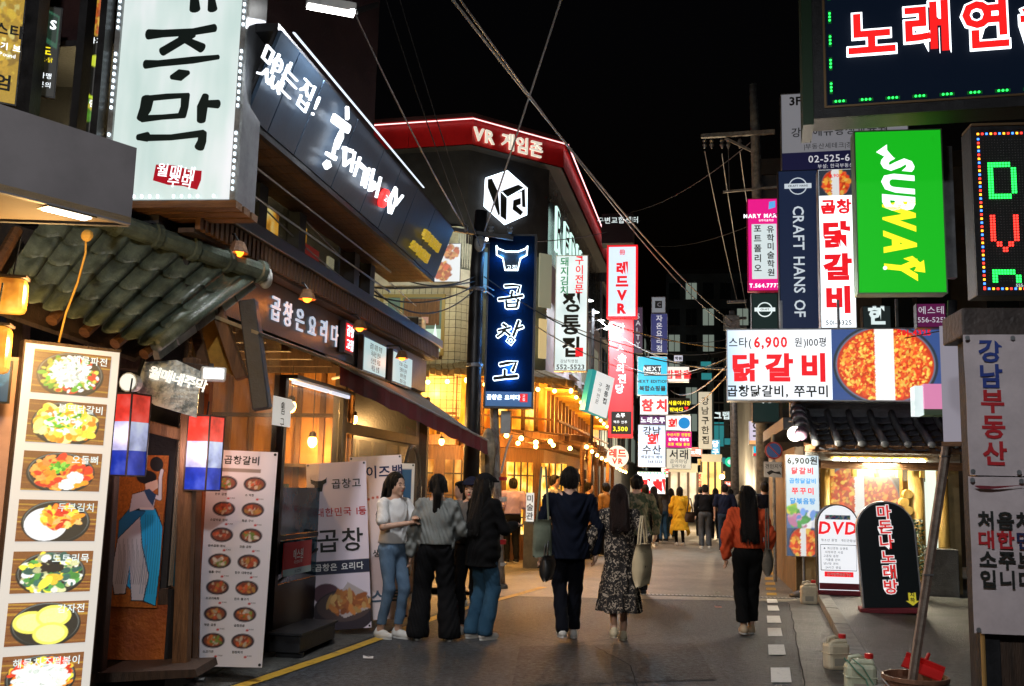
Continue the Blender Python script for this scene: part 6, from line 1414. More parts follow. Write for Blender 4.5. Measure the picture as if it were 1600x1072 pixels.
r, wd, h = sign('vertical_sign', 'dim navy vertical sign with white characters under a grey logo box', 1017, 1043, 490, 552, 34, BR, glow('navy_dim', (.03, .035, .14), .7), M['steel'], th=.3, fr=.012); text(r, '자온요리점', 0, h * .5, .24, L['dim'] if 0 else glow('dull_white', (.6, .6, .65), .7), vert=True, bold=.02, pitch=1.1)
r, wd, h = sign('box_sign', 'unlit grey box sign with a dark square logo above the navy vertical sign', 1018, 1040, 464, 489, 34, BR, glow('grey_face', (.25, .27, .3), .5), M['steel'], th=.3, fr=.02); box_part(r, 'logo', M['ink'], -.12, .12, -.006, -.002, h * .3, h * .75); text(r, 'C', .02, h * .52, .2, L['dim'], y=-.007, bold=.03)  # unlit box; its grey face is given a glow of its own
r, wd, h = sign('vertical_sign', 'dark plum vertical sign with thin grey letters behind the long red sign', 990, 1004, 480, 552, 33, BR, glow('plum', (.06, .03, .06), .6), M['black'], th=.3, fr=.012); text(r, 'SALTY', 0, h * .5, .24, glow('dull_white', (.6, .6, .65), .7), vert=True, pitch=1.0)
r, wd, h = sign('roof_sign', 'dark rooftop box with thin white lettering above the white and red blade sign', 940, 990, 334, 380, 27, BR, L['blackf'], M['dark'], th=.6, fr=.02); text(r, '구변교합센터', 0, h * .78, .20, L['cool'], bold=.01)

# ================================================================ buildings further down on the left
def block(name, label, p, rz, wx, dp, z1, m, z0=0, rows=0, cols=0, lit=(), wm=None, side=0, zs=None):
    r = T(name, label, 'building', (p.x, p.y, 0), rz); box_part(r, 'walls', m, 0, wx, 0, dp, z0, z1)
    box_part(r, 'parapet', M['dark'], -.1, wx + .1, -.1, dp, z1 + .002, z1 + .4)
    cw = wx / max(cols, 1)
    for j in range(rows):
        for i in range(cols):
            z = z0 + (zs or 1.0) + j * (z1 - z0 - (zs or 1)) / max(rows, 1); k = (i * 7 + j * 5) % 11
            mm = lit[k % len(lit)] if (k % 3 == 0 and lit) else (wm or M['dglass'])
            w_ = box_part(r, 'window', mm, i * cw + cw * .18, (i + 1) * cw - cw * .18, -.03, -.002, z, z + 1.5)
            box_part(w_, 'sill', M['grey'], i * cw + cw * .14, (i + 1) * cw - cw * .14, -.12, -.001, z - .09, z - .01); box_part(w_, 'mullion', M['black'], i * cw + cw * .48, i * cw + cw * .52, -.05, -.031, z, z + 1.5)
    return r
dimw = [glow('dim_window_a', (.35, .42, .35), .35), glow('dim_window_b', (.15, .35, .4), .4), glow('dim_window_c', (.6, .42, .18), .45)]
P3 = V3 + (V3 - V2).normalized() * .4
block('apartment_building', 'dark narrow building right behind the red roofed corner building', P3, R(79), 9, 8, 8.6, mat('blue_grey_wall', (.07, .075, .09), .7, var=.3, vs=1), rows=3, cols=4, lit=dimw, zs=3)
p = P3 + Vector((1.6, 9.6, 0)); block('apartment_building', 'pale grey dim building past the stacked signs on the left', p, R(80), 14, 8, 10.0, mat('pale_dim_wall', (.12, .125, .14), .7, var=.3, vs=1), rows=4, cols=5, lit=dimw, zs=3)
p = p + Vector((2.5, 15, 0)); block('apartment_building', 'tall dark building farthest along the left row', p, R(80), 26, 10, 13.5, M['grey'], rows=5, cols=8, lit=dimw, zs=3)
# shop fronts, warm, at the foot of the far left buildings
for k, (x0, x1, y0, y1, Y, c, es, lab) in enumerate(((985, 1040, 776, 800, 33.4, (1, .62, .3), .7, 'warm shop window under the bulb framed sign'), (1046, 1090, 738, 800, 40, (.8, .62, .4), .6, 'pale shop front with menu boards under the cream sign'), (1096, 1128, 722, 768, 46, (1, .55, .12), .9, 'orange lit shop window past the cream sign'))):
    C, wd, h = measure(x0, x1, y0, y1 + 6, Y, R(-9.5)); r = T('shop_front', lab, 'shop front', C - Vector((0, 0, h / 2)), R(-9.5)); box_part(r, 'window', glowvar('shopwin%d' % k, (tuple(v * .15 for v in c), tuple(v * .7 for v in c), c), es * 2.2, 1.6), -wd / 2, wd / 2, 0, .05, 0, h)
    for i in range(4): box_part(r, 'post', M['blackwood'], -wd / 2 + i * wd / 3 - .05, -wd / 2 + i * wd / 3 + .05, -.08, -.002, 0, h)
    box_part(r, 'sign_board', glow('board%d' % k, (.5, .45, .3), .5), -wd / 2, wd / 2, -.2, -.081, h, h + .35)
# ================================================================ end of the street
def farbox(label, x0, x1, y0, Y, m, dp=6, rows=0, cols=0, lit=dimw, zs=3): 
    a, b = at(x0, 760, Y), at(x1, 760, Y); z1 = at((x0 + x1) / 2, y0, Y).z; return block('far_building', label, a, R(-9), (b - a).length, dp, z1, m, rows=rows, cols=cols, lit=lit, zs=zs)
farbox('dim tower closing the street behind the overhead cables', 1040, 1200, 430, 88, mat('far_wall', (.10, .13, .16), .7, var=.3, vs=.5), rows=8, cols=6, zs=2)
farbox('teal lit glassy building at the end of the street', 1112, 1182, 560, 62, mat('teal_wall', (.05, .10, .11), .4, var=.5, vs=.8), rows=4, cols=3, lit=[L['teal'], glow('green_room', (.10, .35, .25), .5), L['teal']], zs=4.3)
# lit signs there
r, wd, h = sign('round_sign', 'round green and white logo sign glowing at the end of the street', 1134, 1147, 715, 729, 58, BR, None, M['black'], th=.1, fr=.001); P(r, 'disc', MB().lathe([(h * .55, -.06), (h * .55, -.02)], (0, 0, h / 2), 20, axis='y'), L['greenlogo']); P(r, 'ring', MB().lathe([(h * .28, -.08), (h * .28, -.062)], (0, 0, h / 2), 16, axis='y'), L['cool'])
r, wd, h = sign('led_board', 'green dotted lettering over a red lettered board at the end of the street', 1146, 1186, 712, 731, 57, BR, L['blackf'], M['black'], th=.2, fr=.02); text(r, '강남스타별관', 0, h * .76, .28, L['ledg'], bold=.02); text(r, '국수이백', 0, h * .28, .42, glow('led_orange', (1, .16, .03), 1.6), bold=.04, gap=.1)
C, wd, h = measure(1150, 1186, 735, 762, 57, R(BR)); r = T('shop_front', 'bright yellow shop front beneath the red lettered board', 'shop front', C - Vector((0, 0, h / 2)), R(BR)); box_part(r, 'canopy', L['yellow'], -wd / 2, wd / 2, -.4, .1, h * .5, h); box_part(r, 'window', glow('shop_pale', (.9, .75, .45), .9), -wd / 2, wd / 2, 0, .1, -1.6, h * .42); box_part(r, 'sign_strip', L['white'], -wd / 2, wd / 2, -.42, -.401, h * .52, h * .6)
r, wd, h = sign('roof_lettering', 'white lettering across a dark facade far down the street', 1122, 1178, 642, 657, 50, BR, L['blackf'], M['dark'], th=.2, fr=.01); text(r, '그랩 뷰티턴', 0, h / 2, .42, L['cool'], bold=.03)
for k, (x, y, m) in enumerate(((1103, 570, L['teal']), (1104, 588, L['teal']), (1151, 671, L['teal']), (1165, 690, glow('green_room', (.10, .35, .25), .5)), (1140, 690, L['teal']), (1127, 720, L['teal']))):
    C, wd, h = measure(x - 8, x + 8, y - 5, y + 5, 61, R(BR)); r = T('teal_window', 'small teal window panel ' + ('upper of a pair high in the dark', 'lower of a pair high in the dark', 'left of the corner above the green board', 'wide one right above the green board', 'just above the round green logo', 'beside the round green logo')[k], 'window', C, R(BR)); box_part(r, 'pane', m, -wd / 2, wd / 2, 0, .05, -h / 2, h / 2); box_part(r, 'frame', M['black'], -wd / 2 - .05, wd / 2 + .05, .051, .1, -h / 2 - .05, h / 2 + .05)

# ================================================================ right side: tall dark blocks behind the signs
a = at(1196, 780, 24); rb = block('dark_building', 'tall dark building behind the vertical signs on the right', a, R(-12), 14, 10, 9.4, mat('right_dark_wall', (.05, .055, .065), .6, var=.4, vs=1), rows=3, cols=6, lit=[], zs=3.2)
a = at(1186, 775, 31); block('dark_building', 'slim building with vertical railings beyond the no parking sign', a, R(-10), 5, 20, 6.5, mat('slim_wall', (.08, .08, .075), .7, var=.3, vs=1), rows=2, cols=3, lit=dimw, zs=2.5)
# signs on the right, far to near
r, wd, h = sign('billboard', 'large unlit grey board with dark lettering and a navy foot at the top right', 1220, 1420, 141, 266, 20.5, -13, glow('grey_board', (.30, .30, .33), .42), M['steel'], th=.25, fr=.02, cat='billboard')  # no lamp inside; a faint glow is painted into the grey face
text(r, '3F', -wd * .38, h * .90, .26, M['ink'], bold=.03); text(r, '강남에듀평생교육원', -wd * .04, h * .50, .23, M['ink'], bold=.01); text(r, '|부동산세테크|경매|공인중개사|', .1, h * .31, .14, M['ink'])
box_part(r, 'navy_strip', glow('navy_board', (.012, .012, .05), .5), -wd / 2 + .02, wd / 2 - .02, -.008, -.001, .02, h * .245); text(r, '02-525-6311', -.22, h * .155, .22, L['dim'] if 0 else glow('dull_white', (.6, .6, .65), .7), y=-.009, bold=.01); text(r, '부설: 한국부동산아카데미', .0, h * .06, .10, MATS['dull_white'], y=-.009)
r, wd, h = sign('vertical_sign', 'pink and white vertical art academy sign with two columns of characters', 1168, 1216, 310, 455, 23, -10, L['pinkvin'], mat('pink_frame', (.6, .02, .2), .5), th=.2, fr=.02)
box_part(r, 'white_panel', glow('pale_panel', (.62, .72, .74), .8), -wd * .36, wd * .45, -.008, -.001, h * .13, h * .72); text(r, '포트폴리오', -wd * .17, h * .46, .20, M['ink'], y=-.009, vert=True, bold=.02, pitch=1.2); text(r, '유학미술학원', wd * .25, h * .43, .19, M['ink'], y=-.009, vert=True, bold=.02, pitch=1.1)
text(r, 'MARY MARY', .0, h * .81, .13, L['white'], bold=.03); text(r, '유학미술학원', .08, h * .76, .06, L['white']); text(r, 'T.564.7777', .03, h * .06, .13, L['white'], bold=.03); P(r, 'blue_mark', MB().prism([(wd * .2, 0, h * .88), (wd * .42, 0, h * .9), (wd * .42, 0, h * .97), (wd * .22, 0, h * .96)], (0, -.006, 0)), glow('blue_mark', (.1, .4, .8), .8))
r, wd, h = sign('vertical_sign', 'tall navy blade sign with large white serif letters running down it', 1217, 1280, 266, 520, 18.5, -11, L['navyf'], M['black'], th=.3, fr=.015)
F90 = lambda x, z: Matrix.Translation((x, 0, z)) @ Matrix.Rotation(R(90), 4, 'Y')
text(r, 'CRAFT HANS OF', 0, 0, .285, glow('soft_letter', (.55, .62, .68), .75), frame=F90(0, h * .435), bold=.015, gap=-.02, sx=.93)
P(r, 'roundel', MB().tube([(.16 * math.cos(t), -.01, h * .90 + .16 * math.sin(t)) for t in [k * math.pi / 10 for k in range(21)]], .010, 5), MATS['soft_letter']); box_part(r, 'ribbon', MATS['soft_letter'], -.25, .25, -.02, -.012, h * .885, h * .915); text(r, 'CRAFT HANS', 0, h * .90, .055, M['ink'], y=-.021, bold=.02)
r, wd, h = sign('vertical_sign', 'dark green blade sign with a roundel and big sideways letters, lower beside the navy one', 1175, 1217, 458, 660, 19.5, -10, glow('dark_green_f', (.008, .022, .020), .6), M['black'], th=.3, fr=.015)
P(r, 'roundel', MB().tube([(.14 * math.cos(t), -.01, h * .87 + .14 * math.sin(t)) for t in [k * math.pi / 10 for k in range(21)]], .012, 5), L['cool']); box_part(r, 'ribbon', L['cool'], -.2, .2, -.02, -.012, h * .855, h * .885); text(r, 'CRAFT', 0, h * .87, .05, M['ink'], y=-.021, bold=.02)
text(r, 'CRAFTSIS', 0, 0, .30, L['cool'], frame=F90(0, h * .42), bold=.03, gap=-.02)
r, wd, h = sign('vertical_sign', 'white blade sign with red characters under a round photo of rice and red stew', 1280, 1336, 264, 513, 16.8, -11, L['white'], M['alu'], th=.3, fr=.012)
pc = rice_pan(40, 32, rx=.44, ry=.55, bgc=(.03, .04, .06), band=.17); pc.panel(r, 'rice_photo', -wd / 2 + .015, wd / 2 - .015, h * .83, h - .015, -.004, print_lit); text(r, '6,900', 0, h * .955, .085, L['redvin'], y=-.006, bold=.02)
text(r, '곱창', 0, h * .76, .27, L['redvin'], bold=.04); text(r, '닭갈비', 0, h * .38, .47, L['redvin'], vert=True, bold=.06, pitch=1.22, sx=1.05); text(r, '501-4325', 0, h * .035, .11, M['ink'], bold=.02)
r, wd, h = sign('lightbox_sign', 'bright green lightbox with white and yellow italic letters running down and arrows at both ends', 1337, 1476, 203, 459, 11.0, -9, L['green'], mat('green_alu', (.25, .40, .25), .4, .5), th=.22, fr=.014)
fr_ = Matrix.Translation((-.01, 0, h * .49)) @ Matrix.Rotation(R(90), 4, 'Y')
text(r, 'SUB', -.33, 0, .46, L['white'], frame=fr_, bold=.05, shear=.18, sx=.70, gap=.0); text(r, 'WAY', .30, 0, .46, L['yel'], frame=fr_, bold=.05, shear=.18, sx=.70, gap=-.03)
def arrow(par, pts, m): P(par, 'arrow', MB().prism([(x, -.003, z) for x, z in pts], (0, -.003, 0)), m)
arrow(r, [(-.10, h * .865), (-.02, h * .865), (-.02, h * .885), (-.14, h * .90), (-.16, h * .93), (-.21, h * .875), (-.20, h * .97 - .03), (-.22, h * .87), (-.17, h * .87), (-.14, h * .855)][:0] or [(-.12, h * .80), (-.04, h * .82), (-.12, h * .875), (-.12, h * .91), (-.24, h * .865), (-.13, h * .83)], L['white'])
arrow(r, [(.02, h * .21), (.10, h * .19), (.155, h * .155), (.13, h * .135), (.25, h * .125), (.24, h * .20), (.20, h * .185), (.12, h * .225)], L['yel'])
P(r, 'registered_mark', MB().lathe([(.022, -.004), (.022, 0)], (-.18, 0, h * .155), 12, axis='y'), L['white']); P(r, 'bracket', MB().box(wd / 2, wd / 2 + .12, .05, .15, h * .1, h * .9), M['steel'])
# large horizontal sign with rice photo
r, wd, h = sign('lightbox_sign', 'wide white lightbox with red characters and a big photo of rice in a pan', 1135, 1480, 513, 627, 15.8, -12, L['white'], M['alu'], th=.35, fr=.02)
xs_ = -wd / 2 + wd * (1303 - 1135) / 345
gp_ = Pic(40, 26, (.93, .96, 1.0))
for y_ in range(26):
    for x_ in range(40): t_ = max(0, 1 - (x_ + .3 * abs(y_ - 13)) / 12) ; gp_.a[y_, x_] = np.array((.93, .96, 1.0)) * (1 - t_ * .7) + np.array((.25, .55, .85)) * t_ * .7
gp_.panel(r, 'white_panel', -wd / 2 + .02, xs_, .02, h - .02, -.003, print_hot)
p_ = rice_pan(170, 110, .47, .5, .46, .58, (.03, .07, .22), .155); p_.panel(r, 'rice_photo', xs_ + .005, wd / 2 - .02, .02, h - .02, -.003, print_hot)
xm = (xs_ - wd / 2) / 2; text(r, '스타(', xm - .60, h * .80, .18, M['ink'], y=-.006, bold=.01, sx=.9); text(r, '원)100평', xm + .50, h * .80, .165, M['ink'], y=-.006, bold=.01, sx=.85)
text(r, '6,900', xm - .12, h * .80, .24, L['redvin'], y=-.006, bold=.03, sx=.85)
text(r, '닭갈비', xm, h * .46, .47, L['redvin'], y=-.006, bold=.045, gap=.18); text(r, '곱창닭갈비, 쭈꾸미', xm - .03, h * .13, .20, M['ink'], y=-.006, bold=.025, sx=.95); text(r, '501-4325', wd * .36, h * .93, .12, L['redvin'], y=-.006, bold=.04)
for x in (-.8, .1, 1.0): P(r, 'hanger', MB().bar((x, .2, h), (x, .2, h + .5), .04, .04), M['steel'])
# dim signs behind it
r, wd, h = sign('box_sign', 'dark box with large white character and dim wiring behind the green lightbox', 1348, 1392, 478, 514, 17.2, -11, glow('green_dark', (.02, .03, .03), .5), M['black'], th=.3, fr=.01); text(r, '한', 0, h * .6, .34, L['cool'], bold=.05)
r, wd, h = sign('box_sign', 'plum coloured box with pale thin characters right under the green lightbox', 1432, 1478, 474, 512, 14.5, -11, glow('plum_lit', (.10, .01, .06), .7), M['black'], th=.2, fr=.01); text(r, '에스테', 0, h * .72, .13, MATS['dull_white']); text(r, '556-5251', 0, h * .32, .11, MATS['dull_white'])
r, wd, h = sign('vertical_sign', 'small white and orange hanging sign with sideways letters beyond the dark green sign', 1170, 1194, 658, 695, 26, -10, glow('pale_lilac', (.6, .55, .7), .7), M['steel'], th=.2, fr=.01); text(r, 'OFF', 0, 0, .24, M['ink'], frame=F90(0, h * .6), bold=.04); box_part(r, 'orange_foot', glow('orange_f', (.8, .4, .15), .8), -wd / 2, wd / 2, -.006, -.001, .01, h * .18)
r, wd, h = sign('box_sign', 'small cyan and red lit box hanging below the white and orange sign', 1177, 1194, 697, 713, 28, -10, L['cyan'], M['steel'], th=.2, fr=.01); box_part(r, 'red_foot', L['redvin'], -wd / 2, wd / 2, -.006, -.001, .01, h * .3)
# ================================================================ korean tiled restaurant on the right
GY, GR = 16.0, R(-10); G0 = gp(1243, 931, .1); G0 = at(1243, 800, GY); G0.z = 0
gx = Vector((math.cos(GR), math.sin(GR), 0)); gn = Vector((math.sin(GR), -math.cos(GR), 0))
hk = T('tiled_roof_restaurant', 'small restaurant with a dark slate tiled roof, timber brackets and varnished logs', 'building', G0, GR)
def GL(px, py, off=0.): p = on(px, py, G0 + gn * off, gn) - G0; return p.dot(gx), p.z
GWd = GL(1500, 800)[0]; ze = GL(1350, 697, .6)[1]
zR = ze + .62
for k in range(9):
    x = .25 + k * .335
    P(hk, 'roof_tile_column', MB().tube([(x, .55, zR), (x, .2, zR - .22), (x, -.25, ze + .22), (x, -.66, ze + .04)], [.055, .055, .055, .06], 10), M['dtile'], smooth=True)
    P(hk, 'tile_end', MB().ball((x, -.68, ze + .03), .062, 8, (1, .35, .8)), M['galv'], smooth=True)
    for j in range(6):
        t0, t1 = j / 6, (j + 1) / 6; y0, y1 = .55 - 1.2 * t0, .55 - 1.2 * t1 - .03; z0_, z1_ = zR - .06 - (zR - ze) * (t0 ** .8), zR - .06 - (zR - ze) * (t1 ** .8) + .01
        P(hk, 'roof_tile', MB().add([(x + .05, y0, z0_), (x + .285, y0, z0_), (x + .285, y1, z1_ + .02), (x + .05, y1, z1_ + .02), (x + .05, y1, z1_ - .01), (x + .285, y1, z1_ - .01), (x + .168, y0, z0_ - .04), (x + .168, y1, z1_ - .02)], [(0, 6, 7, 3), (6, 1, 2, 7), (3, 7, 2, 5, 4)]), M['dtile'])
P(hk, 'end_gable_tile', MB().tube([(.10, .5, zR + .1), (.08, .0, zR - .08), (.05, -.5, ze + .2), (.02, -.78, ze + .16)], [.09, .11, .12, .10], 10), mat('plum_tile', (.08, .05, .075), .35, var=.4, vs=9), smooth=True)
for k in range(4): P(hk, 'gable_collar', MB().tube([(.08 - .01 * k, .1 - k * .22, zR - .04 - .11 * k), (.075 - .01 * k, .07 - k * .22, zR - .06 - .11 * k)], .135, 10), M['dtile'])
box_part(hk, 'ridge', M['dtile'], 0, GWd, .5, .75, zR - .1, zR + .22)
box_part(hk, 'eave_beam', M['wood'], .1, GWd, -.60, -.50, ze - .10, ze - .0); box_part(hk, 'lower_beam', M['woodh'], .1, GWd, -.32, -.20, ze - .34, ze - .22); box_part(hk, 'pale_board', M['plaster'], .15, GWd, -.12, -.08, ze - .22, ze - .02)
for k in range(10):
    x = .2 + k * .33; P(hk, 'rafter', MB().bar((x, .2, ze + .05), (x, -.68, ze - .03), .07, .07), M['woodh']); P(hk, 'bracket', MB().box(x - .03, x + .03, -.36, -.16, ze - .46, ze - .35), M['log'])
box_part(hk, 'front_wall', mat('warm_front', (.42, .30, .14), .7, var=.2, vs=3), .0, GWd, .0, .2, 0, ze - .15)
box_part(hk, 'side_wall', mat('side_wood', (.16, .10, .05), .6, var=.3, vs=3), 0, .14, .0, 5, 0, ze); box_part(hk, 'back_wall', M['dark'], 0, GWd, 5, 5.2, 0, ze); box_part(hk, 'roof_slab', M['dtile'], -.1, GWd, .75, 5.2, zR - .3, zR - .1)
for x0, x1 in ((1283, 1297), (1420, 1445), (1464, 1482)):
    a, b = GL(x0, 800, .1)[0], GL(x1, 800, .1)[0]; P(hk, 'log_post', MB().tube([((a + b) / 2, -.12, .1), ((a + b) / 2, -.12, ze - .35)], (b - a) / 2, 14), M['log'], smooth=True)
for k in range(4):
    a, z_ = GL(1420 - (k % 2) * 6, 772 + k * 13, .16); P(hk, 'log_end', MB().lathe([(.07, 0), (.07, .16)], (a - .02, -.24, z_), 14, axis='y'), M['log'])
a, z0_ = GL(1299, 806, .06); b, z1_ = GL(1404, 728, .06); r_ = T('lit_photo_panel', 'glowing photo of rice and red stew on the wall behind the two standing boards', 'sign', G0 + gx * ((a + b) / 2) + gn * .06 + Vector((0, 0, z0_)), GR)
p_ = rice_pan(90, 64, .42, .75, .62, .85, (.05, .07, .1), .12); p_.panel(r_, 'print', -(b - a) / 2, (b - a) / 2, 0, z1_ - z0_, -.01, print_lit); box_part(r_, 'frame', M['log'], -(b - a) / 2 - .05, (b - a) / 2 + .05, -.002, .04, -.05, z1_ - z0_ + .05)
a, z0_ = GL(1406, 752, .05); b, z1_ = GL(1444, 708, .05); box_part(hk, 'grey_shutter', M['concrete'], a, b, -.06, -.002, z0_, z1_)
a, z0_ = GL(1300, 722, .14); b, z1_ = GL(1445, 710, .14); rl_ = T('light_row', 'row of bright white bulbs under the brackets of the tiled roof restaurant', 'lamp', G0 + gx * a + gn * .14 + Vector((0, 0, z0_)), GR)
for k in range(11): P(rl_, 'bulb', MB().ball(((b - a) * (k + .5) / 11, -.06, .03), .05, 8, (1.1, .8, .8)), glow('row_bulb', (1, .94, .72), 14))
lamp(rl_, 'AREA', 90, (1, .9, .65), ((b - a) / 2, -.15, -.02), .5, (0, -.4, -1)); P(rl_, 'rail', MB().box(-.03, b - a + .03, -.03, .0, .05, .09), M['log'])
a, z0_ = GL(1446, 870, .05); b, z1_ = GL(1462, 716, .05); box_part(hk, 'lit_side_panel', glow('pale_lit', (.75, .85, .72), .9), a, b, -.05, -.01, z0_, z1_)
a, z0_ = GL(1447, 928, .3); b, z1_ = GL(1492, 858, .3); box_part(hk, 'low_block_wall', M['concrete'], a, b, -.5, -.05, .1, z1_, bevel=.01)
gbq = at(1242, 678, 15.4); gl2 = T('globe_lamp', 'white globe lamp at the left end of the slate roof', 'lamp', gbq, 0); P(gl2, 'globe', MB().ball((0, 0, 0), .115, 12), glow('globe_white', (1, .92, .72), 6), smooth=True); lamp(gl2, 'POINT', 60, (1, .9, .7), (0, -.2, -.1), .1); P(gl2, 'bracket', MB().tube([(0, 0, .11), (0, .05, .2), (.05, .5, .22)], .014, 6), M['black'])
# pink bin like awning roll under the wide lightbox
C, wd, h = measure(1440, 1484, 602, 650, 14.6, R(-12)); r = T('lit_drum', 'pink and white lit box hanging below the right end of the wide lightbox', 'sign', C - Vector((0, 0, h / 2)), R(-12)); box_part(r, 'pink_face', glow('pink_face', (.65, .22, .40), .8), -wd / 2, wd / 2, -.2, .2, h * .2, h); box_part(r, 'white_side', L['cool'], -wd / 2 - .12, -wd / 2 - .005, -.15, .2, 0, h * .95); box_part(r, 'green_foot', mat('green_foot', (.15, .25, .15), .5), -wd / 2, wd / 2, -.18, .18, 0, h * .195)
# evergreen twigs beside the logs
sb = T('potted_shrub', 'dark green potted shrub behind the black standing board', 'plant', at(1437, 905, 14.6) * 1.0, 0); sb.location.z = .11; sb.location.x = at(1432, 860, 14.6).x
lf = MB()
for k in range(420):
    t = random.random(); a_ = random.random() * 6.28; rr_ = .17 * math.sqrt(random.random()) * (1 - .4 * t); c = Vector((rr_ * math.cos(a_), rr_ * math.sin(a_), .28 + t * .85)); s_ = .03; q = Vector((random.uniform(-1, 1), random.uniform(-1, 1), random.uniform(-1, 1))).normalized() * s_; q2 = q.orthogonal().normalized() * s_ * .5
    lf.add([c - q, c + q2, c + q, c - q2], [(0, 1, 2, 3)])
fo_ = P(sb, 'foliage', lf, mat('leaf_green', (.035, .09, .03), .5, var=.5, vs=12)); fo_['kind'] = 'stuff'
P(sb, 'stem', MB().tube([(0, 0, .2), (.02, 0, .6), (0, .02, 1.0)], .015, 6), M['woodh']); P(sb, 'pot', MB().lathe([(.10, 0), (.14, .24), (.15, .26), (.12, .26)], n=16), mat('clay', (.2, .09, .05), .8), smooth=True)

# ================================================================ huge LED framed sign top right
r, wd, h = sign('led_sign', 'huge black sign with white outlined red characters inside a border of green leds', 1268, 1860, -150, 168, 8.8, -14, None, M['black'], th=.35, fr=.10)
zA = h * (168 - 145) / 318
box_part(r, 'face', mat('sign_navy_black', (.002, .003, .006), .8, spec=.1, emit=(.006, .014, .035), es=.25), -wd / 2 + .13, wd / 2 - .1, -.0, .010, .12, h - .1)
box_part(r, 'side_cover', mat('dark_green_edge', (.01, .035, .012), .4), -wd / 2 - .10, -wd / 2 - .002, -.02, .5, -.06, h)
box_part(r, 'inner_trim', mat('copper_trim', (.25, .16, .08), .4, .6), -wd / 2 + .1, wd / 2 - .1, -.03, -.013, .095, .115); box_part(r, 'inner_trim', MATS['copper_trim'], -wd / 2 + .098, -wd / 2 + .118, -.03, -.013, .115, h)
big = L['red2'] if 0 else glow('red_deep', (.75, .01, .01), 1.0)
cw_ = .50
def SP(px, py): n_ = Vector((math.sin(R(-14)), -math.cos(R(-14)), 0)); C_ = r.location; p = on(px, py, C_, n_) - C_; return p.dot(Vector((math.cos(R(-14)), math.sin(R(-14)), 0))), p.z
for c, px, py in (('노', 1361, 54), ('래', 1447, 44), ('연', 1538, 38), ('습', 1632, 30), ('장', 1724, 22)):
    x, z = SP(px, py); outlined(r, c, x, z, .53, big, L['letter'], y=-.012, b0=.03, b1=.062, depth=.02, sx=.92)
x, z = SP(1440, -45); text(r, '스타', x, z, .42, L['yel'], y=-.012, bold=.06)
me = MB().ball((0, 0, 0), .011, 5).mesh('led', L['ledg'])
n_ = 0
gw_ = mat('led_board_green', (.004, .03, .006), .5, emit=(0, .5, .05), es=.10)
for side in ('b', 'l'):
    x0 = -wd / 2 + (.24 if side == 'b' else .155); L_ = (wd - .4) if side == 'b' else (h - .3); k = 0
    while k * .24 < L_:
        lm = P(r, 'led_module', MB().cb((0, 0, 0), .13 if side == 'b' else .03, .008, .03 if side == 'b' else .13), gw_)
        lm.location = (x0 + k * .24, -.018, .155) if side == 'b' else (-wd / 2 + .165, -.018, .30 + k * .24)
        for q in (-.035, 0, .035): o = link('led', me, lm); o.location = (q, -.008, 0) if side == 'b' else (0, -.008, q)
        k += 1
P(r, 'support_post', MB().box(.52, .70, .36, .52, -2.6, h), M['black'])
# LED matrix sign
r, wd, h = sign('led_matrix_sign', 'black led matrix sign with green and red dotted letters inside a multicolour dotted border', 1521, 1680, 197, 462, 7.2, -8, None, M['black'], th=.22, fr=.03)
box_part(r, 'face', M['ink'], -wd / 2 + .03, wd / 2 - .03, 0, .01, .03, h - .03); box_part(r, 'top_edge', MATS['copper_trim'], -wd / 2, wd / 2, -.03, .2, h + .002, h + .02)
pit = .0205
GLY = {'D': ['11110', '10001', '10001', '10001', '10001', '10001', '11110'], 'V': ['10001', '10001', '10001', '10001', '10001', '01010', '00100'], '감': ['11101', '00101', '00111', '00101', '01111', '01001', '01111']}
def dots(name, pts, m, s_=.0062):
    b = MB()
    for x, z in pts: b.add([(x - s_, -.003, z - s_), (x + s_, -.003, z - s_), (x + s_, -.003, z + s_), (x - s_, -.003, z + s_), (x, -.008, z)], [(0, 1, 4), (1, 2, 4), (2, 3, 4), (3, 0, 4)])
    o = P(r, name, b, m); o['kind'] = 'stuff'; return o
off_ = []; nx_, nz_ = int((wd - .16) / pit), int((h - .18) / pit); litset = set()
def glyph(ch, m, cx, cz, sc=2, lo=-9):
    pts = []
    for j, row in enumerate(GLY[ch]):
        for i, q in enumerate(row):
            if q == '1':
                for a_ in range(sc):
                    for b_ in range(sc): pts.append((cx + (i * sc + a_ - 5) * pit, cz - (j * sc + b_ - 7) * pit * 1.0)); litset.add((round((pts[-1][0]) / pit), round(pts[-1][1] / pit)))
    dots('led_letter', [p for p in pts if p[1] > lo], m, .0078)
glyph('D', L['ledg'], -wd * .185, h * .668); glyph('V', glow('led_red_hot', (1, .03, .02), 3.2), -wd * .185, h * .355); glyph('D', L['ledg'], -wd * .185, h * .035, lo=.105)
dots('unlit_led', [(-wd / 2 + .09 + i * pit, .11 + j * pit) for i in range(nx_) for j in range(nz_)], mat('unlit_led', (.05, .045, .045), .5), .0042)
bc = (glow('led_red_hot', (1, .03, .02), 3.2), L['blue'], glow('led_amber', (1, .35, .02), 3.2))
bp_ = [(-wd / 2 + .055, .06 + j * .031) for j in range(int((h - .1) / .031))] + [(-wd / 2 + .055 + i * .031, h - .055) for i in range(int((wd - .1) / .031))] + [(-wd / 2 + .055 + i * .031, .052) for i in range(int((wd - .1) / .031))]
for k in range(3): dots('border_led', bp_[k::3], bc[k], .008)
text(r, '555-6971-76', .0, .075, .035, L['cool'], y=-.009)

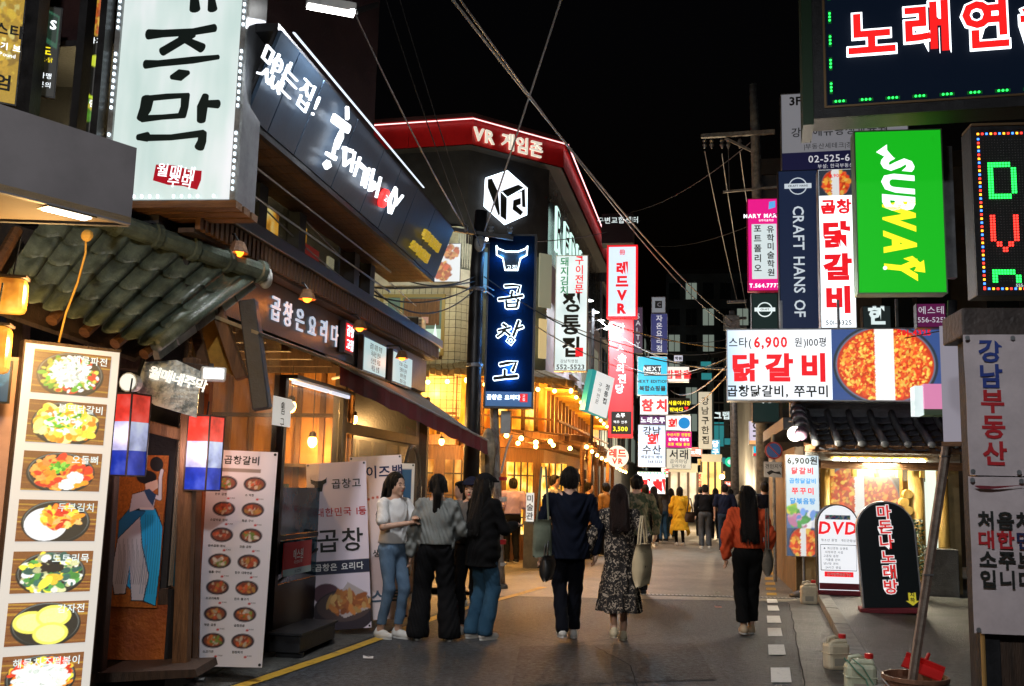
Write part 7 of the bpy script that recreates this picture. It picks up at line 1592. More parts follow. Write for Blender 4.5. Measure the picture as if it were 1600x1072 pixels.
# ================================================================ near right booth with vinyl banners
KY = 5.4
pq = at(1521, 700, KY); bz = T('roadside_booth', 'dark wooden booth post and panel carrying the weathered banners at the right edge', 'booth', (pq.x, KY, 0), R(-8))
zt2 = at(1500, 482, KY).z
box_part(bz, 'top_board', mat('brown_board', (.06, .045, .04), .6, var=.4, vs=4, bump=.4, bs=30), -.04, 2.2, -.03, .35, zt2 - .16, zt2, bevel=.01); box_part(bz, 'front_panel', M['blackwood'], .098, 2.2, .02, .10, 0, zt2 - .165)
box_part(bz, 'corner_post', M['black'], .0, .095, -.0, .10, 0, zt2 - .165, bevel=.006); box_part(bz, 'side_panel', M['dark'], .01, .06, .105, .24, 0, zt2 - .165); box_part(bz, 'plinth', M['concrete'], -.02, 2.2, -.04, .3, 0, .11)
P(bz, 'edge_pipe', MB().tube([(.0, -.02, .0), (.0, -.02, zt2 - .4)], .012, 8), mat('amber_pipe', (.35, .2, .06), .5))
def clothpic(w, h, c, seed):
    p = Pic(w, h, c); p.rng = np.random.default_rng(seed); p.noise(.05, 4); p.noise(.04, 2); return p
def vbanner(label, x0, x1, y0, y1, seed, wrink=.012):
    C, wd, h = measure(x0, x1, y0, y1, KY - .06, R(-8)); r = T('vinyl_banner', label, 'banner', C - Vector((0, 0, h / 2)), R(-8)); n = 26; m = 30
    x, z = np.meshgrid(np.linspace(-wd / 2, wd / 2, n), np.linspace(0, h, m)); y = -wrink + wrink * (np.sin(x * 9 + z * 4 + seed) * .6 + np.sin(z * 13 + 2 * np.sin(x * 6 + seed)) * .5) * np.exp(-((x + wd / 2) / .25) ** 2) - .01
    i = np.arange(n * m).reshape(m, n); q = np.stack([i[:-1, :-1], i[:-1, 1:], i[1:, 1:], i[1:, :-1]], -1).reshape(-1, 4)
    P(r, 'cloth', np_mesh('cloth', np.stack([x, y, z], -1).reshape(-1, 3), q, mat('banner_cloth', (.60, .52, .54), .55, var=.12, vs=5, bump=.25, bs=9), True), None)
    for sx in (-.47, .0, .47):
        for zz in (.02, h - .02): P(r, 'eyelet', MB().lathe([(.010, 0), (.013, -.004)], (sx * wd, -.035, zz), 10, axis='y'), M['steel'])
    return r, wd, h
r, wd, h = vbanner('upper wrinkled vinyl banner with a column of blue and red characters', 1508, 1660, 524, 744, 1)
x_ = -wd / 2 + wd * (1549 - 1508) / 152
for k, c in enumerate('강남부동산'): text(r, c, x_, h * (.885 - k * .182), .135, (mat('blue_print', (.02, .05, .28), .6), M['redink'])[k > 1], y=-.022, bold=.03)
r, wd, h = vbanner('lower grey white vinyl banner with four lines of slogan lettering', 1516, 1680, 746, 992, 5, .006)
for k, (t_, m) in enumerate((('처음처럼은', M['ink']), ('대한민국', M['redink']), ('소주브랜드', M['ink']), ('입니다', M['ink']))): text(r, t_, -wd / 2 + .035, h * (.76 - k * .125) - .035, .098, m, y=-.030, bold=.03, align='l')
text(r, '민', -wd / 2 + .035 + .19, h * .635 - .035, .098, M['navyink'], y=-.032, bold=.03, align='l')
P(r, 'brown_wave', MB().prism([(-wd / 2 + x, -.042, h - .03 - y) for x, y in ((.02, .02), (.05, .035), (.10, .036), (.15, .03), (.22, .018), (.3, .008), (.22, .014), (.12, .02), (.05, .018))], (0, -.002, 0)), M['maroon'])
C, wd, h = measure(1478, 1496, 508, 690, 6.4, R(-40)); tp = T('tarp_panel', 'pale translucent tarp panel hanging behind the dark booth post', 'tarp', C - Vector((0, 0, h / 2)), R(-40)); box_part(tp, 'sheet', glow('pale_tarp', (.45, .42, .50), .3), -wd * .9, wd * .9, 0, .02, 0, h); box_part(tp, 'rail', M['woodh'], -wd, wd, -.02, .04, -.03, -.002); box_part(tp, 'side_pole', M['steel'], wd * .9, wd * .9 + .03, 0, .03, -.3, h)  # light on the tarp is put into the sheet as a faint glow

# ================================================================ small lit signs crowding the far end of the street
FS = [(1048, 738, 30, 16, 41, (.9, .85, .7), '족발', 'r', 'cream sign with red characters above the far pale shop front'), (1086, 706, 22, 14, 45, (.8, .12, .1), '노래', 'w', 'small red sign with white characters at the foot of the beige sign'),
 (1100, 722, 20, 10, 48, (.75, .4, .1), '호프', 'k', 'small orange sign just above the orange shop window'), (1118, 700, 14, 26, 50, (.1, .4, .55), '당구', 'w', 'small blue upright sign right of the beige sign'),
 (1124, 742, 18, 12, 52, (.9, .6, .2), '치킨', 'r', 'amber sign low beside the yellow shop front'), (1012, 780, 26, 12, 33, (.75, .7, .55), '주점', 'r', 'dim cream sign behind the curly haired man'),
 (1068, 764, 16, 18, 44, (.85, .3, .4), 'BAR', 'w', 'pink sign over the heads left of the man in black'), (1156, 702, 12, 10, 55, (.2, .6, .5), '약국', 'w', 'mint sign above the green dotted lettering'),
 (1172, 742, 10, 22, 40, (.25, .35, .8), 'PC', 'w', 'blue upright sign low on the slim right building'), (1185, 726, 12, 20, 34, (.8, .75, .5), '분식', 'r', 'pale yellow upright sign left of the no parking sign'),
 (1103, 655, 10, 30, 47, (.3, .5, .6), '호텔', 'w', 'pale teal upright sign just right of the beige sign top'), (1060, 560, 14, 10, 42, (.5, .5, .6), '학원', 'k', 'dim grey sign above the red lettered box'),
 (1092, 750, 12, 24, 43, (.95, .75, .3), '횟집', 'r', 'bright yellow upright sign between the pale and orange shop fronts'), (1140, 756, 16, 8, 54, (.9, .2, .1), '24시', 'w', 'tiny red sign low under the round green logo')]
for x, y, w_, h_, Y, c, t_, k, lab in FS:
    up_ = h_ > w_ * 1.2
    r, wd, h = sign('box_sign', lab, x - w_ / 2, x + w_ / 2, y - h_ / 2, y + h_ / 2, Y, -9.5, glow('far_' + t_, c, .95), M['steel'], th=.25, fr=.012)
    text(r, t_, 0, h / 2, (min(wd * .8, h * .42) if up_ else min(h * .7, wd * .42)), {'r': L['redvin'], 'w': L['white'], 'k': M['ink']}[k], bold=.04, vert=up_)
for k, (x, y, Y) in enumerate(((1010, 700, 36), (1075, 725, 44), (1150, 735, 50), (1128, 745, 38))):  # lamps added to warm and brighten the far street
    q = T('added_lamp', ('added warm lamp hanging low by the bulb framed sign', 'added warm lamp hanging by the cream sign far down the street', 'added warm lamp at the far yellow shop front', 'added warm lamp hanging over the walkers in the distance')[k], 'lamp', at(x, y, Y), 0, 'added warm lamps at the far shop fronts')
    P(q, 'bulb', MB().ball((0, 0, 0), .10, 6), L['warm']); P(q, 'cord', MB().tube([(0, 0, .1), (0, 0, .7)], .012, 5), M['black']); lamp(q, 'POINT', 420, (1, .75, .45), (0, -.3, -.2), .15)
# ================================================================ standing boards on the right
def arch_board(label, xl, xr, yt, yb, Y, rzd, z0, m_face, m_edge, m_base, archh=.5):
    C, wd, h = measure(xl, xr, yt, yb, Y, R(rzd)); r = T('standing_board', label, 'sign', (C.x, C.y, z0), R(rzd)); h = C.z + h / 2 - z0
    def outl(g): return [(-wd / 2 - g, .07)] + [(wd / 2 + g, .07)] + [((wd / 2 + g) * math.cos(t), h - wd * archh + (wd * archh + g) * math.sin(t)) for t in [k * math.pi / 16 for k in range(17)]]
    P(r, 'frame', MB().prism([(x, .0, z) for x, z in outl(.0)], (0, .16, 0)), m_edge); P(r, 'face', MB().prism([(x, -.006, z) for x, z in outl(-.018)], (0, .004, 0)), m_face)
    P(r, 'base', MB().box(-wd / 2 - .04, wd / 2 + .04, -.06, .30, .0, .068), m_base, bevel=.015)
    for s_ in (-1, 1): P(r, 'caster', MB().lathe([(.025, -.012), (.025, .012)], (s_ * wd * .42, .02, .014), 10, axis='x'), M['rubber'])
    return r, wd, h
r, wd, h = arch_board('white round topped board with large red letters and small black print by the kerb', 1277, 1343, 788, 936, 15.0, -6, .11, glow('board_white', (.80, .82, .86), .80), M['black'], M['maroon'])
pc = Pic(40, 10, (.8, .85, .9)); pc.blobs(20, 5, 19, 4, 60, [(.1, .2, .7), (.7, .1, .3), (.1, .5, .5), (.9, .8, .2)], 1, 2); pc.panel(r, 'coloured_title', -wd * .30, wd * .30, h * .83, h * .88, -.009, print_dim)
text(r, 'DVD', 0, h * .735, .25, L['redvin'], y=-.009, bold=.03, shear=.12, gap=-.02, sx=.98)
text(r, '청소년 환영 · 개인관람실', 0, h * .60, .045, M['ink'], y=-.009)
P(r, 'text_frame', MB().tube([(x, -.010, z) for x, z in ((-wd * .42, h * .27), (wd * .42, h * .27), (wd * .42, h * .55), (-wd * .42, h * .55), (-wd * .42, h * .27))], .005, 4), M['ink'])
for k, t_ in enumerate(('★ 최신영화 상영중', '· 대형화면 시설', '  고음질 음향', '· 커플룸 완비', '  냉난방 완비', '· 24시간 영업')): text(r, t_, -wd * .36, h * (.51 - k * .042), .042, M['ink'], y=-.009, align='l')
box_part(r, 'red_ribbon', L['redvin'], -wd * .34, wd * .34, -.012, -.007, h * .20, h * .255); text(r, '한국영화관람가능', 0, h * .228, .045, M['wink'], y=-.013, bold=.03); box_part(r, 'red_band', M['maroon'], -wd / 2 + .02, wd / 2 - .02, -.012, -.007, .08, h * .13)
r, wd, h = arch_board('black round topped board with a column of red white outlined characters on the sidewalk', 1347, 1440, 783, 966, 12.9, -14, .11, mat('black_board', (.008, .014, .018), .3), M['alu'], M['maroon'])
r.rotation_euler = (0, R(-3.5), R(-14))
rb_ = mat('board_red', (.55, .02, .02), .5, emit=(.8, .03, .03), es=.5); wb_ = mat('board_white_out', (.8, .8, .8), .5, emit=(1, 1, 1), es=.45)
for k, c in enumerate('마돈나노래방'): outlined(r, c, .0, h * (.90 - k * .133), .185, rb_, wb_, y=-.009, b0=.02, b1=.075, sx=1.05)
P(r, 'yellow_arrow', MB().prism([(x + wd * .34, -.010, z + h * .13) for x, z in ((-.045, .07), (.045, .07), (.045, -.03), (.08, -.03), (0, -.09), (-.08, -.03), (-.045, -.03))], (0, -.003, 0)), mat('yellow_print', (.6, .5, .03), .5, emit=(.8, .7, .05), es=.3)); text(r, '지하', wd * .34, h * .14, .06, M['ink'], y=-.014, vert=True, bold=.03)
# lit menu on a pole stand
C, wd, h = measure(1228, 1281, 711, 870, 15.6, R(-8)); r = T('menu_stand', 'pale blue lit menu box on a thin pole below the globe lamp', 'sign', (C.x, C.y, 0.0), R(-8)); zb_ = C.z - h / 2; zt_ = C.z + h / 2
box_part(r, 'housing', M['alu'], -wd / 2, wd / 2, .008, .10, zb_, zt_, bevel=.005)
pc = Pic(40, 116, (.78, .92, 1.0)); pc.a[:60] *= np.array((.98, 1, 1)); pc.rect(0, 64, 40, 84, (.12, .2, .4)); pc.blobs(20, 73, 18, 9, 70, [(.9, .9, .95), (.8, .3, .5), (.2, .4, .9), (.9, .7, .6), (.1, .4, .1)], 1.5, 4); pc.blobs(6, 62, 7, 5, 20, [(.3, .7, .1), (.9, .8, .1)], 1.5, 3)
rp = rice_pan(40, 32, .5, .5, .46, .60, (.05, .10, .2), .14); pc.a[84:116] = rp.a
pc.panel(r, 'print', -wd / 2 + .01, wd / 2 - .01, zb_ + .01, zt_ - .01, -.002, print_lit)
for k, (t_, m, s_) in enumerate((('6,900원', M['ink'], .13), ('닭갈비', L['redvin'], .11), ('곱창닭갈비', glow('blue_print_lit', (.05, .3, .7), .7), .085), ('쭈꾸미', L['redvin'], .11), ('닭볶음탕', MATS['blue_print_lit'], .10))): text(r, t_, 0, zt_ - .09 - k * .155, s_, m, y=-.004, bold=.03, gap=.12 if k % 2 and k < 4 else .0)
P(r, 'pole', MB().tube([(0, .05, .05), (0, .05, zb_)], .018, 8), M['alu']); P(r, 'foot', MB().lathe([(.21, 0), (.22, .03), (.12, .09), (.03, .12)], (0, .05, 0), 20), M['rubber'], smooth=True)
# small things near it
p = gp(1262, 944); jc_n = 0
def jerry(label, px, py, H, rz, lying=False, z=0.0, tint=None):
    r = T('jerrycan', label, 'jerrycan', gp(px, py, z), R(rz), 'plastic jerrycans by the kerb'); wx, wy = .24 * H / .34, .17 * H / .34
    b = MB().box(-wx / 2, wx / 2, -wy / 2, wy / 2, 0, H * .80); o = P(r, 'body', b, tint or M['plastic'], bevel=.035 * H / .34); 
    P(r, 'shoulder', MB().prism([(-wx * .42, -wy * .38, H * .79), (wx * .46, -wy * .38, H * .79), (wx * .40, -wy * .30, H * .92), (-wx * .10, -wy * .30, H * .90)], (0, wy * .72, 0)), tint or M['plastic'], bevel=.015)
    P(r, 'handle', MB().tube([(-wx * .38, 0, H * .76), (-wx * .34, 0, H * .93), (-wx * .05, 0, H * .97), (wx * .12, 0, H * .90)], .016, 8), tint or M['plastic'], smooth=True)
    P(r, 'cap', MB().lathe([(.030, 0), (.034, .005), (.034, .035), (.028, .04)], (wx * .30, 0, H * .915), 14), M['redplastic'])
    P(r, 'waist_ridge', MB().box(-wx / 2 - .003, wx / 2 + .003, -wy / 2 - .003, wy / 2 + .003, H * .48, H * .51), tint or M['plastic'], bevel=.004); box_part(r, 'label_mark', mat('faded_label', (.35, .33, .27), .6), -wx * .28, wx * .22, -wy / 2 - .004, -wy / 2 - .0005, H * .15, H * .36)
    return r
jerry('pale jerrycan with red cap standing beside the white round topped board', 1264, 944, .33, -6)
j2 = jerry('cream jerrycan with its red cap facing the front, second from the bucket', 1307, 1046, .30, 12)
P(j2, 'red_spout', MB().lathe([(.042, -.02), (.042, .0), (.02, .0), (.02, -.02)], (.10, -.10, .10), 14, axis='y'), M['redplastic'])
j3 = jerry('pale green tinted jerrycan tied with green string, touching the bucket', 1345, 1090, .33, -8, tint=mat('milky_green', (.52, .56, .42), .42, var=.15, vs=9))
P(j3, 'string', MB().tube([(-.12, -.11, .30), (-.05, -.12, .22), (.02, -.115, .16), (.05, -.12, .06), (.09, -.12, .02)], .006, 5), mat('green_string', (.15, .35, .25), .7)); P(j3, 'string', MB().tube([(-.08, -.10, .31), (.0, -.12, .25), (.08, -.11, .12)], .005, 5), MATS['green_string'])
P(j2, 'string', MB().tube([(.02, -.10, .12), (.07, -.12, .04), (.10, -.10, .10)], .006, 5), MATS['green_string'])
# bucket with folded pole
bk_ = gp(1432, 1118); bu = T('bucket', 'large brown plastic bucket with ribbed rim in the bottom corner by the booth', 'bucket', (bk_.x, bk_.y, .0), 0)
P(bu, 'shell', MB().lathe([(.17, 0), (.19, .04), (.205, .17), (.222, .175), (.222, .19), (.21, .195), (.22, .25), (.237, .255), (.237, .285), (.222, .285), (.21, .24), (.18, .03)], n=32), mat('brown_plastic', (.20, .10, .06), .45, var=.4, vs=6, bump=.2, bs=30), smooth=False)
P(bu, 'contents', MB().lathe([(.205, .20), (.05, .235), (.001, .24)], n=20), M['blackwood']); P(bu, 'handle', MB().tube([(-.236, 0, .25), (-.20, -.17, .16), (0, -.25, .11), (.20, -.17, .16), (.236, 0, .25)], .007, 6), M['steel'])
rd = P(None, 'dustpan', MB().box(-.14, .14, -.07, .07, 0, .012), M['redplastic']); rd.location = (bk_.x + .08, bk_.y + .06, .315); rd.rotation_euler = (R(22), R(18), R(-28)); tag(rd, 'red plastic dustpan resting on top of the brown bucket', 'dustpan'); P(rd, 'lip', MB().box(-.14, .14, .055, .07, .0125, .05), M['redplastic']); P(rd, 'handle', MB().tube([(-.0, .06, .03), (0, .2, .02)], .014, 8), M['redplastic'])
pt = at(1480, 692, 7.0); pb_ = Vector((bk_.x - .05, bk_.y, .10)); fp_ = T('leaning_pole', 'long pale folding pole leaning out of the bucket against the booth', 'pole', pb_, 0); dv = pt - pb_
sd2 = Vector((.022, 0, 0))
for k, (o_, m) in enumerate(((-1, 'wood'), (0, 'alu'), (1, 'woodh'))): P(fp_, 'slat', MB().bar(sd2 * o_ * .9, dv + sd2 * o_ * .9, .019, .03), mat('pole_slat_%d' % k, ((.30, .22, .18), (.42, .36, .31), (.16, .11, .09))[k], .6, var=.3, vs=14, bump=.3, bs=60))
for t in (.08, .5, .95): P(fp_, 'rivet_band', MB().cb(dv * t, .07, .04, .012), M['steel'])
# no parking sign on its post
C, wd, h = measure(1195, 1223, 688, 720, 18.2, R(-6)); r = T('no_parking_sign', 'round blue no parking sign with red ring and slash above a small white towing plate', 'traffic sign', (C.x, C.y, 0), R(-6)); cz_ = C.z; ra = wd / 2
P(r, 'post', MB().tube([(0, .05, 0), (0, .05, cz_ + .3)], .035, 10), M['galv']); P(r, 'red_ring', MB().lathe([(ra, 0), (ra, .02)], (0, 0, cz_), 28, axis='y'), mat('sign_red', (.45, .02, .02), .4)); P(r, 'blue_disc', MB().lathe([(ra * .80, -.004), (ra * .80, -.001)], (0, 0, cz_), 28, axis='y'), mat('sign_blue', (.015, .10, .42), .4)); P(r, 'slash', MB().prism([(x, -.005, z + cz_) for x, z in ((-.60 * ra, .52 * ra), (-.50 * ra, .62 * ra), (.60 * ra, -.52 * ra), (.50 * ra, -.62 * ra))], (0, -.002, 0)), MATS['sign_red'])
zq = at(1210, 733, 18.2).z; box_part(r, 'plate', M['whitep'], -.18, .18, -.0, .012, zq - .15, zq + .13); text(r, '견인지역', 0, zq + .05, .085, M['ink'], y=-.001, bold=.01); P(r, 'tow_mark', MB().prism([(x, -.002, zq - .06 + z) for x, z in ((-.13, 0), (-.09, -.05), (-.02, -.01), (.13, -.04), (.10, .02), (.02, .01), (-.05, .04))], (0, -.003, 0)), M['ink'])
# slim grey railing posts behind it
for k, x in enumerate((1197, 1204, 1212, 1219)):
    p = gp(x, 868); o = P(None, 'railing_post', MB().tube([(0, 0, 0), (0, 0, 2.0)], .02, 6), M['galv']); o.location = p; tag(o, 'thin vertical steel post ' + ('leftmost', 'second from the left', 'third from the left', 'rightmost')[k] + ' below the towing plate', 'post', 'thin steel posts under the no parking sign'); P(o, 'cap', MB().ball((0, 0, 2.0), .026, 6), M['steel'])
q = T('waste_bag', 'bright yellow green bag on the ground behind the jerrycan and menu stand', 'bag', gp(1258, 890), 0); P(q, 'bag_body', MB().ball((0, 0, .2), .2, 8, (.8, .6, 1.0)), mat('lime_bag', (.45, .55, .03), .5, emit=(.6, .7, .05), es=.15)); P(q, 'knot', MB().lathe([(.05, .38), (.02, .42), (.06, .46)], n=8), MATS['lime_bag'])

# ================================================================ poles
def upole(label, pts, Y, r0, r1, m, extra=None):
    q = [at(x, y, Y) if y != 'g' else None for x, y in pts]; q = [v for v in q if v is not None]; b = Vector((q[-1].x, q[-1].y, 0)); o = T('utility_pole', label, 'utility pole', b, 0)
    P(o, 'shaft', MB().tube([v - b for v in q[::-1]], [r0 + (r1 - r0) * i / (len(q) - 1) for i in range(len(q))], 16), m, smooth=True); return o, b
o, b = upole('thick dark utility pole in front of the cream tiled wall', [(752, 330), (745, 420), (740, 600), (733, 868)], 15.4, .13, .095, M['black'])
for z in (2.2, 3.4, 4.6): P(o, 'steel_band', MB().lathe([(.125, z), (.135, z + .01), (.135, z + .05), (.125, z + .06)], n=16), M['steel'])
hz = at(752, 350, 15.4).z
P(o, 'cross_arm', MB().bar((-.6, -.1, hz - .1), (.55, -.1, hz - .25), .06, .06), M['black'])
for x in (-.5, -.2, .2, .5): P(o, 'insulator', MB().lathe([(.03, 0), (.045, .03), (.025, .06), (.045, .09), (.02, .12)], (x, -.1, hz - .16), 10), M['galv'])
P(o, 'cable_clamp', MB().ball((.03, -.12, hz - .35), .09, 6, (1, .6, 1.5)), M['galv'])
o, b = upole('weathered grey metal pole carrying the neon horn sign, marked with paste and tape', [(772, 400), (772, 642), (776, 760), (782, 913)], 15.9, .075, .068, M['polew'])
P(o, 'meter_box', MB().cb((at(790, 660, 15.9) - b), .16, .1, .36), M['whitep'], bevel=.01); P(o, 'conduit', MB().tube([at(800, 680, 15.85) - b, at(792, 700, 15.8) - b, at(783, 740, 15.8) - b], .018, 6), M['whitep'])
P(o, 'wrap', MB().ball(at(762, 712, 15.85) - b, .17, 8, (.8, .6, 2.6)), mat('crumpled_wrap', (.42, .36, .27), .6, var=.4, vs=6, bump=.8, bs=12)); P(o, 'foot_collar', MB().lathe([(.12, 0), (.11, .05), (.08, .08)], n=14), M['concrete'])
for k in range(5): P(o, 'tape', MB().lathe([(.076, 0), (.076, .05 + .02 * (k % 2))], (-.003 * k, 0, .35 + k * .33), 12), (M['whitep'], M['redink'], M['black'])[k % 3])
P(o, 'glowing_lamp', MB().ball(at(770, 798, 15.7) - b, .05, 6, (1, .6, 2.2)), glow('ember_soft', (1, .3, .02), 2.0))
o, b = upole('pale concrete utility pole with a crossarm above the pink vertical sign', [(1177, 132), (1180, 200), (1186, 420), (1192, 780)], 24, .15, .10, M['galv'])
ct = at(1180, 212, 24) - b; P(o, 'cross_arm', MB().bar(at(1096, 213, 24.4) - b, at(1211, 206, 23.6) - b, .10, .10), M['galv']); P(o, 'arm_brace', MB().bar(at(1133, 216, 24.2) - b, at(1183, 240, 24) - b, .06, .06), M['galv']); P(o, 'lower_arm', MB().bar(at(1130, 300, 24.2) - b, at(1216, 292, 23.7) - b, .05, .05), M['galv'])
for i, x in enumerate((1101, 1112, 1128, 1138, 1156)): P(o, 'insulator', MB().lathe([(.03, 0), (.06, -.06), (.03, -.10), (.06, -.16), (.02, -.25)], at(x, 217, 24.2) - b, 8), M['steel'])
P(o, 'pole_band', MB().lathe([(.14, 0), (.14, .1)], at(1186, 296, 24) - b, 12), M['steel'])
o, b = upole('distant utility pole tangled in cables left of the wide lightbox', [(1144, 486), (1146, 620), (1149, 778)], 34, .14, .11, M['galv'])
for y in (472, 498, 512): P(o, 'cross_arm', MB().bar(at(1136, y, 34) - b, at(1166, y - 1, 34) - b, .09, .09), M['galv'])
P(o, 'transformer', MB().lathe([(.2, 0), (.25, .05), (.25, .6), (.2, .65)], at(1146, 545, 34) - b, 12), M['steel']); P(o, 'clamps', MB().cb(at(1143, 505, 33.8) - b, .5, .3, .5), M['galv'])
o, b = upole('dark round post hidden behind the poster banner at the booth', [(1488, 470), (1486, 560), (1484, 700)], 9.6, .045, .045, M['black'])

# ================================================================ overhead cables
def cable(label, a, c, sag=.15, r=.012, m=None, n=14):
    a = at(*a); c = at(*c); o = P(None, 'overhead_cable', MB().tube([a.lerp(c, k / n) - a - Vector((0, 0, sag * 4 * (k / n) * (1 - k / n))) for k in range(n + 1)], r, 5), m or M['galv']); o.location = a
    tag(o, label, 'cable', 'overhead cables'); return o
cb_l = mat('pale_cable', (.45, .45, .45), .5); cb_d = mat('dark_cable', (.05, .05, .05), .5)
cable('thick pale cable crossing the black sky from top centre down to the distant pole', (700, -10, 9), (1145, 503, 34), .35, .015, cb_l)
cable('second thin cable running just beside the thick pale one', (712, -10, 9.2), (1143, 512, 34), .45, .012, M['steel'])
cable('pale cable falling steeply from the top edge to the dark utility pole', (886, -30, 11), (757, 362, 15.3), .02, .013, cb_l)
cable('thin cable crossing the red roof band towards the dark pole', (540, -10, 10), (724, 352, 15.3), .10, .011, M['steel'])
cable('second thin cable crossing the red roof band, nearer its corner', (600, -10, 12), (735, 372, 15.3), .10, .008, cb_d)
cable('thin cable beside the corner of the red roof band', (622, -10, 12), (752, 390, 15.3), .10, .008, cb_d)
for k, (a, c, s_) in enumerate((((555, 448, 12.6), (742, 440, 15.3), .06), ((560, 452, 12.6), (742, 446, 15.3), .22), ((585, 455, 12.9), (742, 452, 15.3), .34), ((640, 440, 14), (742, 432, 15.3), .10))):
    cable('black cable in front of the tiled wall, ' + ('topmost', 'second from the top', 'lowest and loosest', 'short one over the white ledge')[k], a, c, s_, .011, cb_d)
for k, (a, c, s_, m) in enumerate((((756, 432, 15.3), (1134, 575, 16), .35, cb_d), ((756, 445, 15.3), (1136, 548, 30), .5, M['steel']), ((756, 452, 15.3), (1137, 560, 30), .9, M['steel']), ((756, 380, 15.3), (1000, 345, 34), .2, cb_d), ((915, 490, 22), (1480, 515, 15.0), .55, cb_d), ((940, 500, 24), (1137, 530, 30), .3, M['steel']), ((960, 560, 26), (1136, 560, 17), .35, cb_d), ((935, 500, 24), (1136, 578, 20), .3, M['steel']))):
    cable('cable spanning the street, ' + ('in front of the tall white sign', 'passing over the red framed sign', 'dipping over the red framed sign', 'high one towards the dark rooftop box', 'lying across the wide lightbox top', 'ending at the distant pole', 'crossing the cyan box sign', 'ending at the lightbox edge')[k], a, c, s_, .010, m)
for k, (a, c) in enumerate((((1101, 236, 24.3), (1152, 470, 34)), ((1128, 240, 24.2), (1166, 482, 34)), ((1156, 236, 24.1), (1190, 470, 33)), ((1138, 232, 24.2), (1140, 300, 24.1)))):
    cable('drop wire hanging from the crossarm above the pink sign, ' + ('leftmost', 'second', 'third', 'short looped one')[k], a, c, .12, .012, M['steel'])
cable('thin cable rising from the red roofed building to the concrete pole', (985, 332, 34), (1178, 218, 24), .3, .012, M['steel']); cable('thin cable rising towards the grey billboard', (1018, 384, 40), (1222, 330, 22), .3, .012, cb_d)
cable('faint cable crossing low over the dark street end', (1048, 610, 35), (1135, 572, 16), .3, .012, M['steel']); cable('faint cable crossing just above the beige vertical sign', (1044, 640, 35), (1135, 588, 16), .3, .012, M['steel'])
for k, (a, c) in enumerate((((395, 225, 8.6), (650, 478, 14.6)), ((395, 258, 8.6), (640, 500, 14.6)), ((388, 300, 8.5), (560, 452, 12)))):
    cable('pale wire strung along the left restaurant windows, ' + ('upper', 'middle', 'lower short')[k], a, c, .05, .008, cb_l)
# railing and street light arm by the long red sign
st = T('street_light', 'pair of small street lights on thin arms beside the long red sign', 'street light', at(905, 520, 24) - Vector((0, 0, at(905, 520, 24).z)), 0); sb_ = st.location.copy()
for k, (x, y) in enumerate(((922, 470), (931, 488), (940, 501), (948, 514))):
    p = at(x, y, 24 + k) - sb_; P(st, 'lamp', MB().ball(p, .055, 6, (1.6, 1, .5)), glow('street_lamp', (.9, 1, .95), 5)); lamp(st, 'AREA', 130, (.9, .97, 1), p + Vector((.1, -.1, -.1)), .2, (.25, -.15 + .3 * k, -1)); P(st, 'arm', MB().tube([p + Vector((-.45, .2, -.05)), p + Vector((0, 0, .05))], .015, 5), M['steel'])
P(st, 'post', MB().tube([(.35, .2, 0), (.35, .2, at(905, 480, 24).z)], .04, 8), M['black'])
# roadside name plate on stand near the timber restaurant
C, wd, h = measure(822, 834, 770, 815, 19.8, R(-9)); r = T('plate_stand', 'white vertical name plate on a grey stand outside the timber restaurant', 'sign', (C.x, C.y, 0), R(-9)); box_part(r, 'plate', glow('plate_white', (.7, .72, .7), .7), -wd / 2, wd / 2, 0, .04, C.z - h / 2, C.z + h / 2); text(r, '미술관', 0, C.z, .15, M['ink'], vert=True, bold=.02); box_part(r, 'stand', M['concrete'], -wd * .8, wd * 1.2, .05, .35, 0, C.z - h / 2)

added_street_light = T('street_light', 'added street light on a tall steel post behind the camera', 'street light', (-1.9, -1.6, 0), 0)  # lamp added out of view to light backs, banners and near road
P(added_street_light, 'post', MB().tube([(0, 0, 0), (0, 0, 5.2)], [.07, .05], 10), M['steel']); P(added_street_light, 'arm', MB().tube([(0, 0, 5.1), (.5, .3, 5.4), (1.2, .7, 5.45)], .035, 8), M['steel']); P(added_street_light, 'lamp', MB().ball((1.3, .75, 5.42), .16, 8, (1.6, 1, .4)), L['hot']); lamp(added_street_light, 'AREA', 175, (.95, .97, 1), (1.3, .8, 5.3), .35, (.05, .75, -.62))
# ================================================================ people
F_ = lambda n, c, **k: mat(n, c, **{**FABRIC, **k})
blackc = F_('black_cloth', (.006, .006, .007)); navyc = F_('navy_cloth', (.007, .010, .025)); jean = F_('blue_jeans', (.085, .14, .22), col2=(.13, .20, .29), vs=5); jeand = F_('dark_jeans', (.02, .06, .11), col2=(.035, .09, .15), vs=5)
whitec = F_('white_tee', (.68, .67, .66), var=.04); greyc = F_('grey_sweat', (.20, .21, .20), var=.1); shoew = (F_('white_shoe', (.62, .60, .56), var=.05), {}); shoeb = (F_('black_shoe', (.02, .02, .02)), {}); 
A180 = math.pi
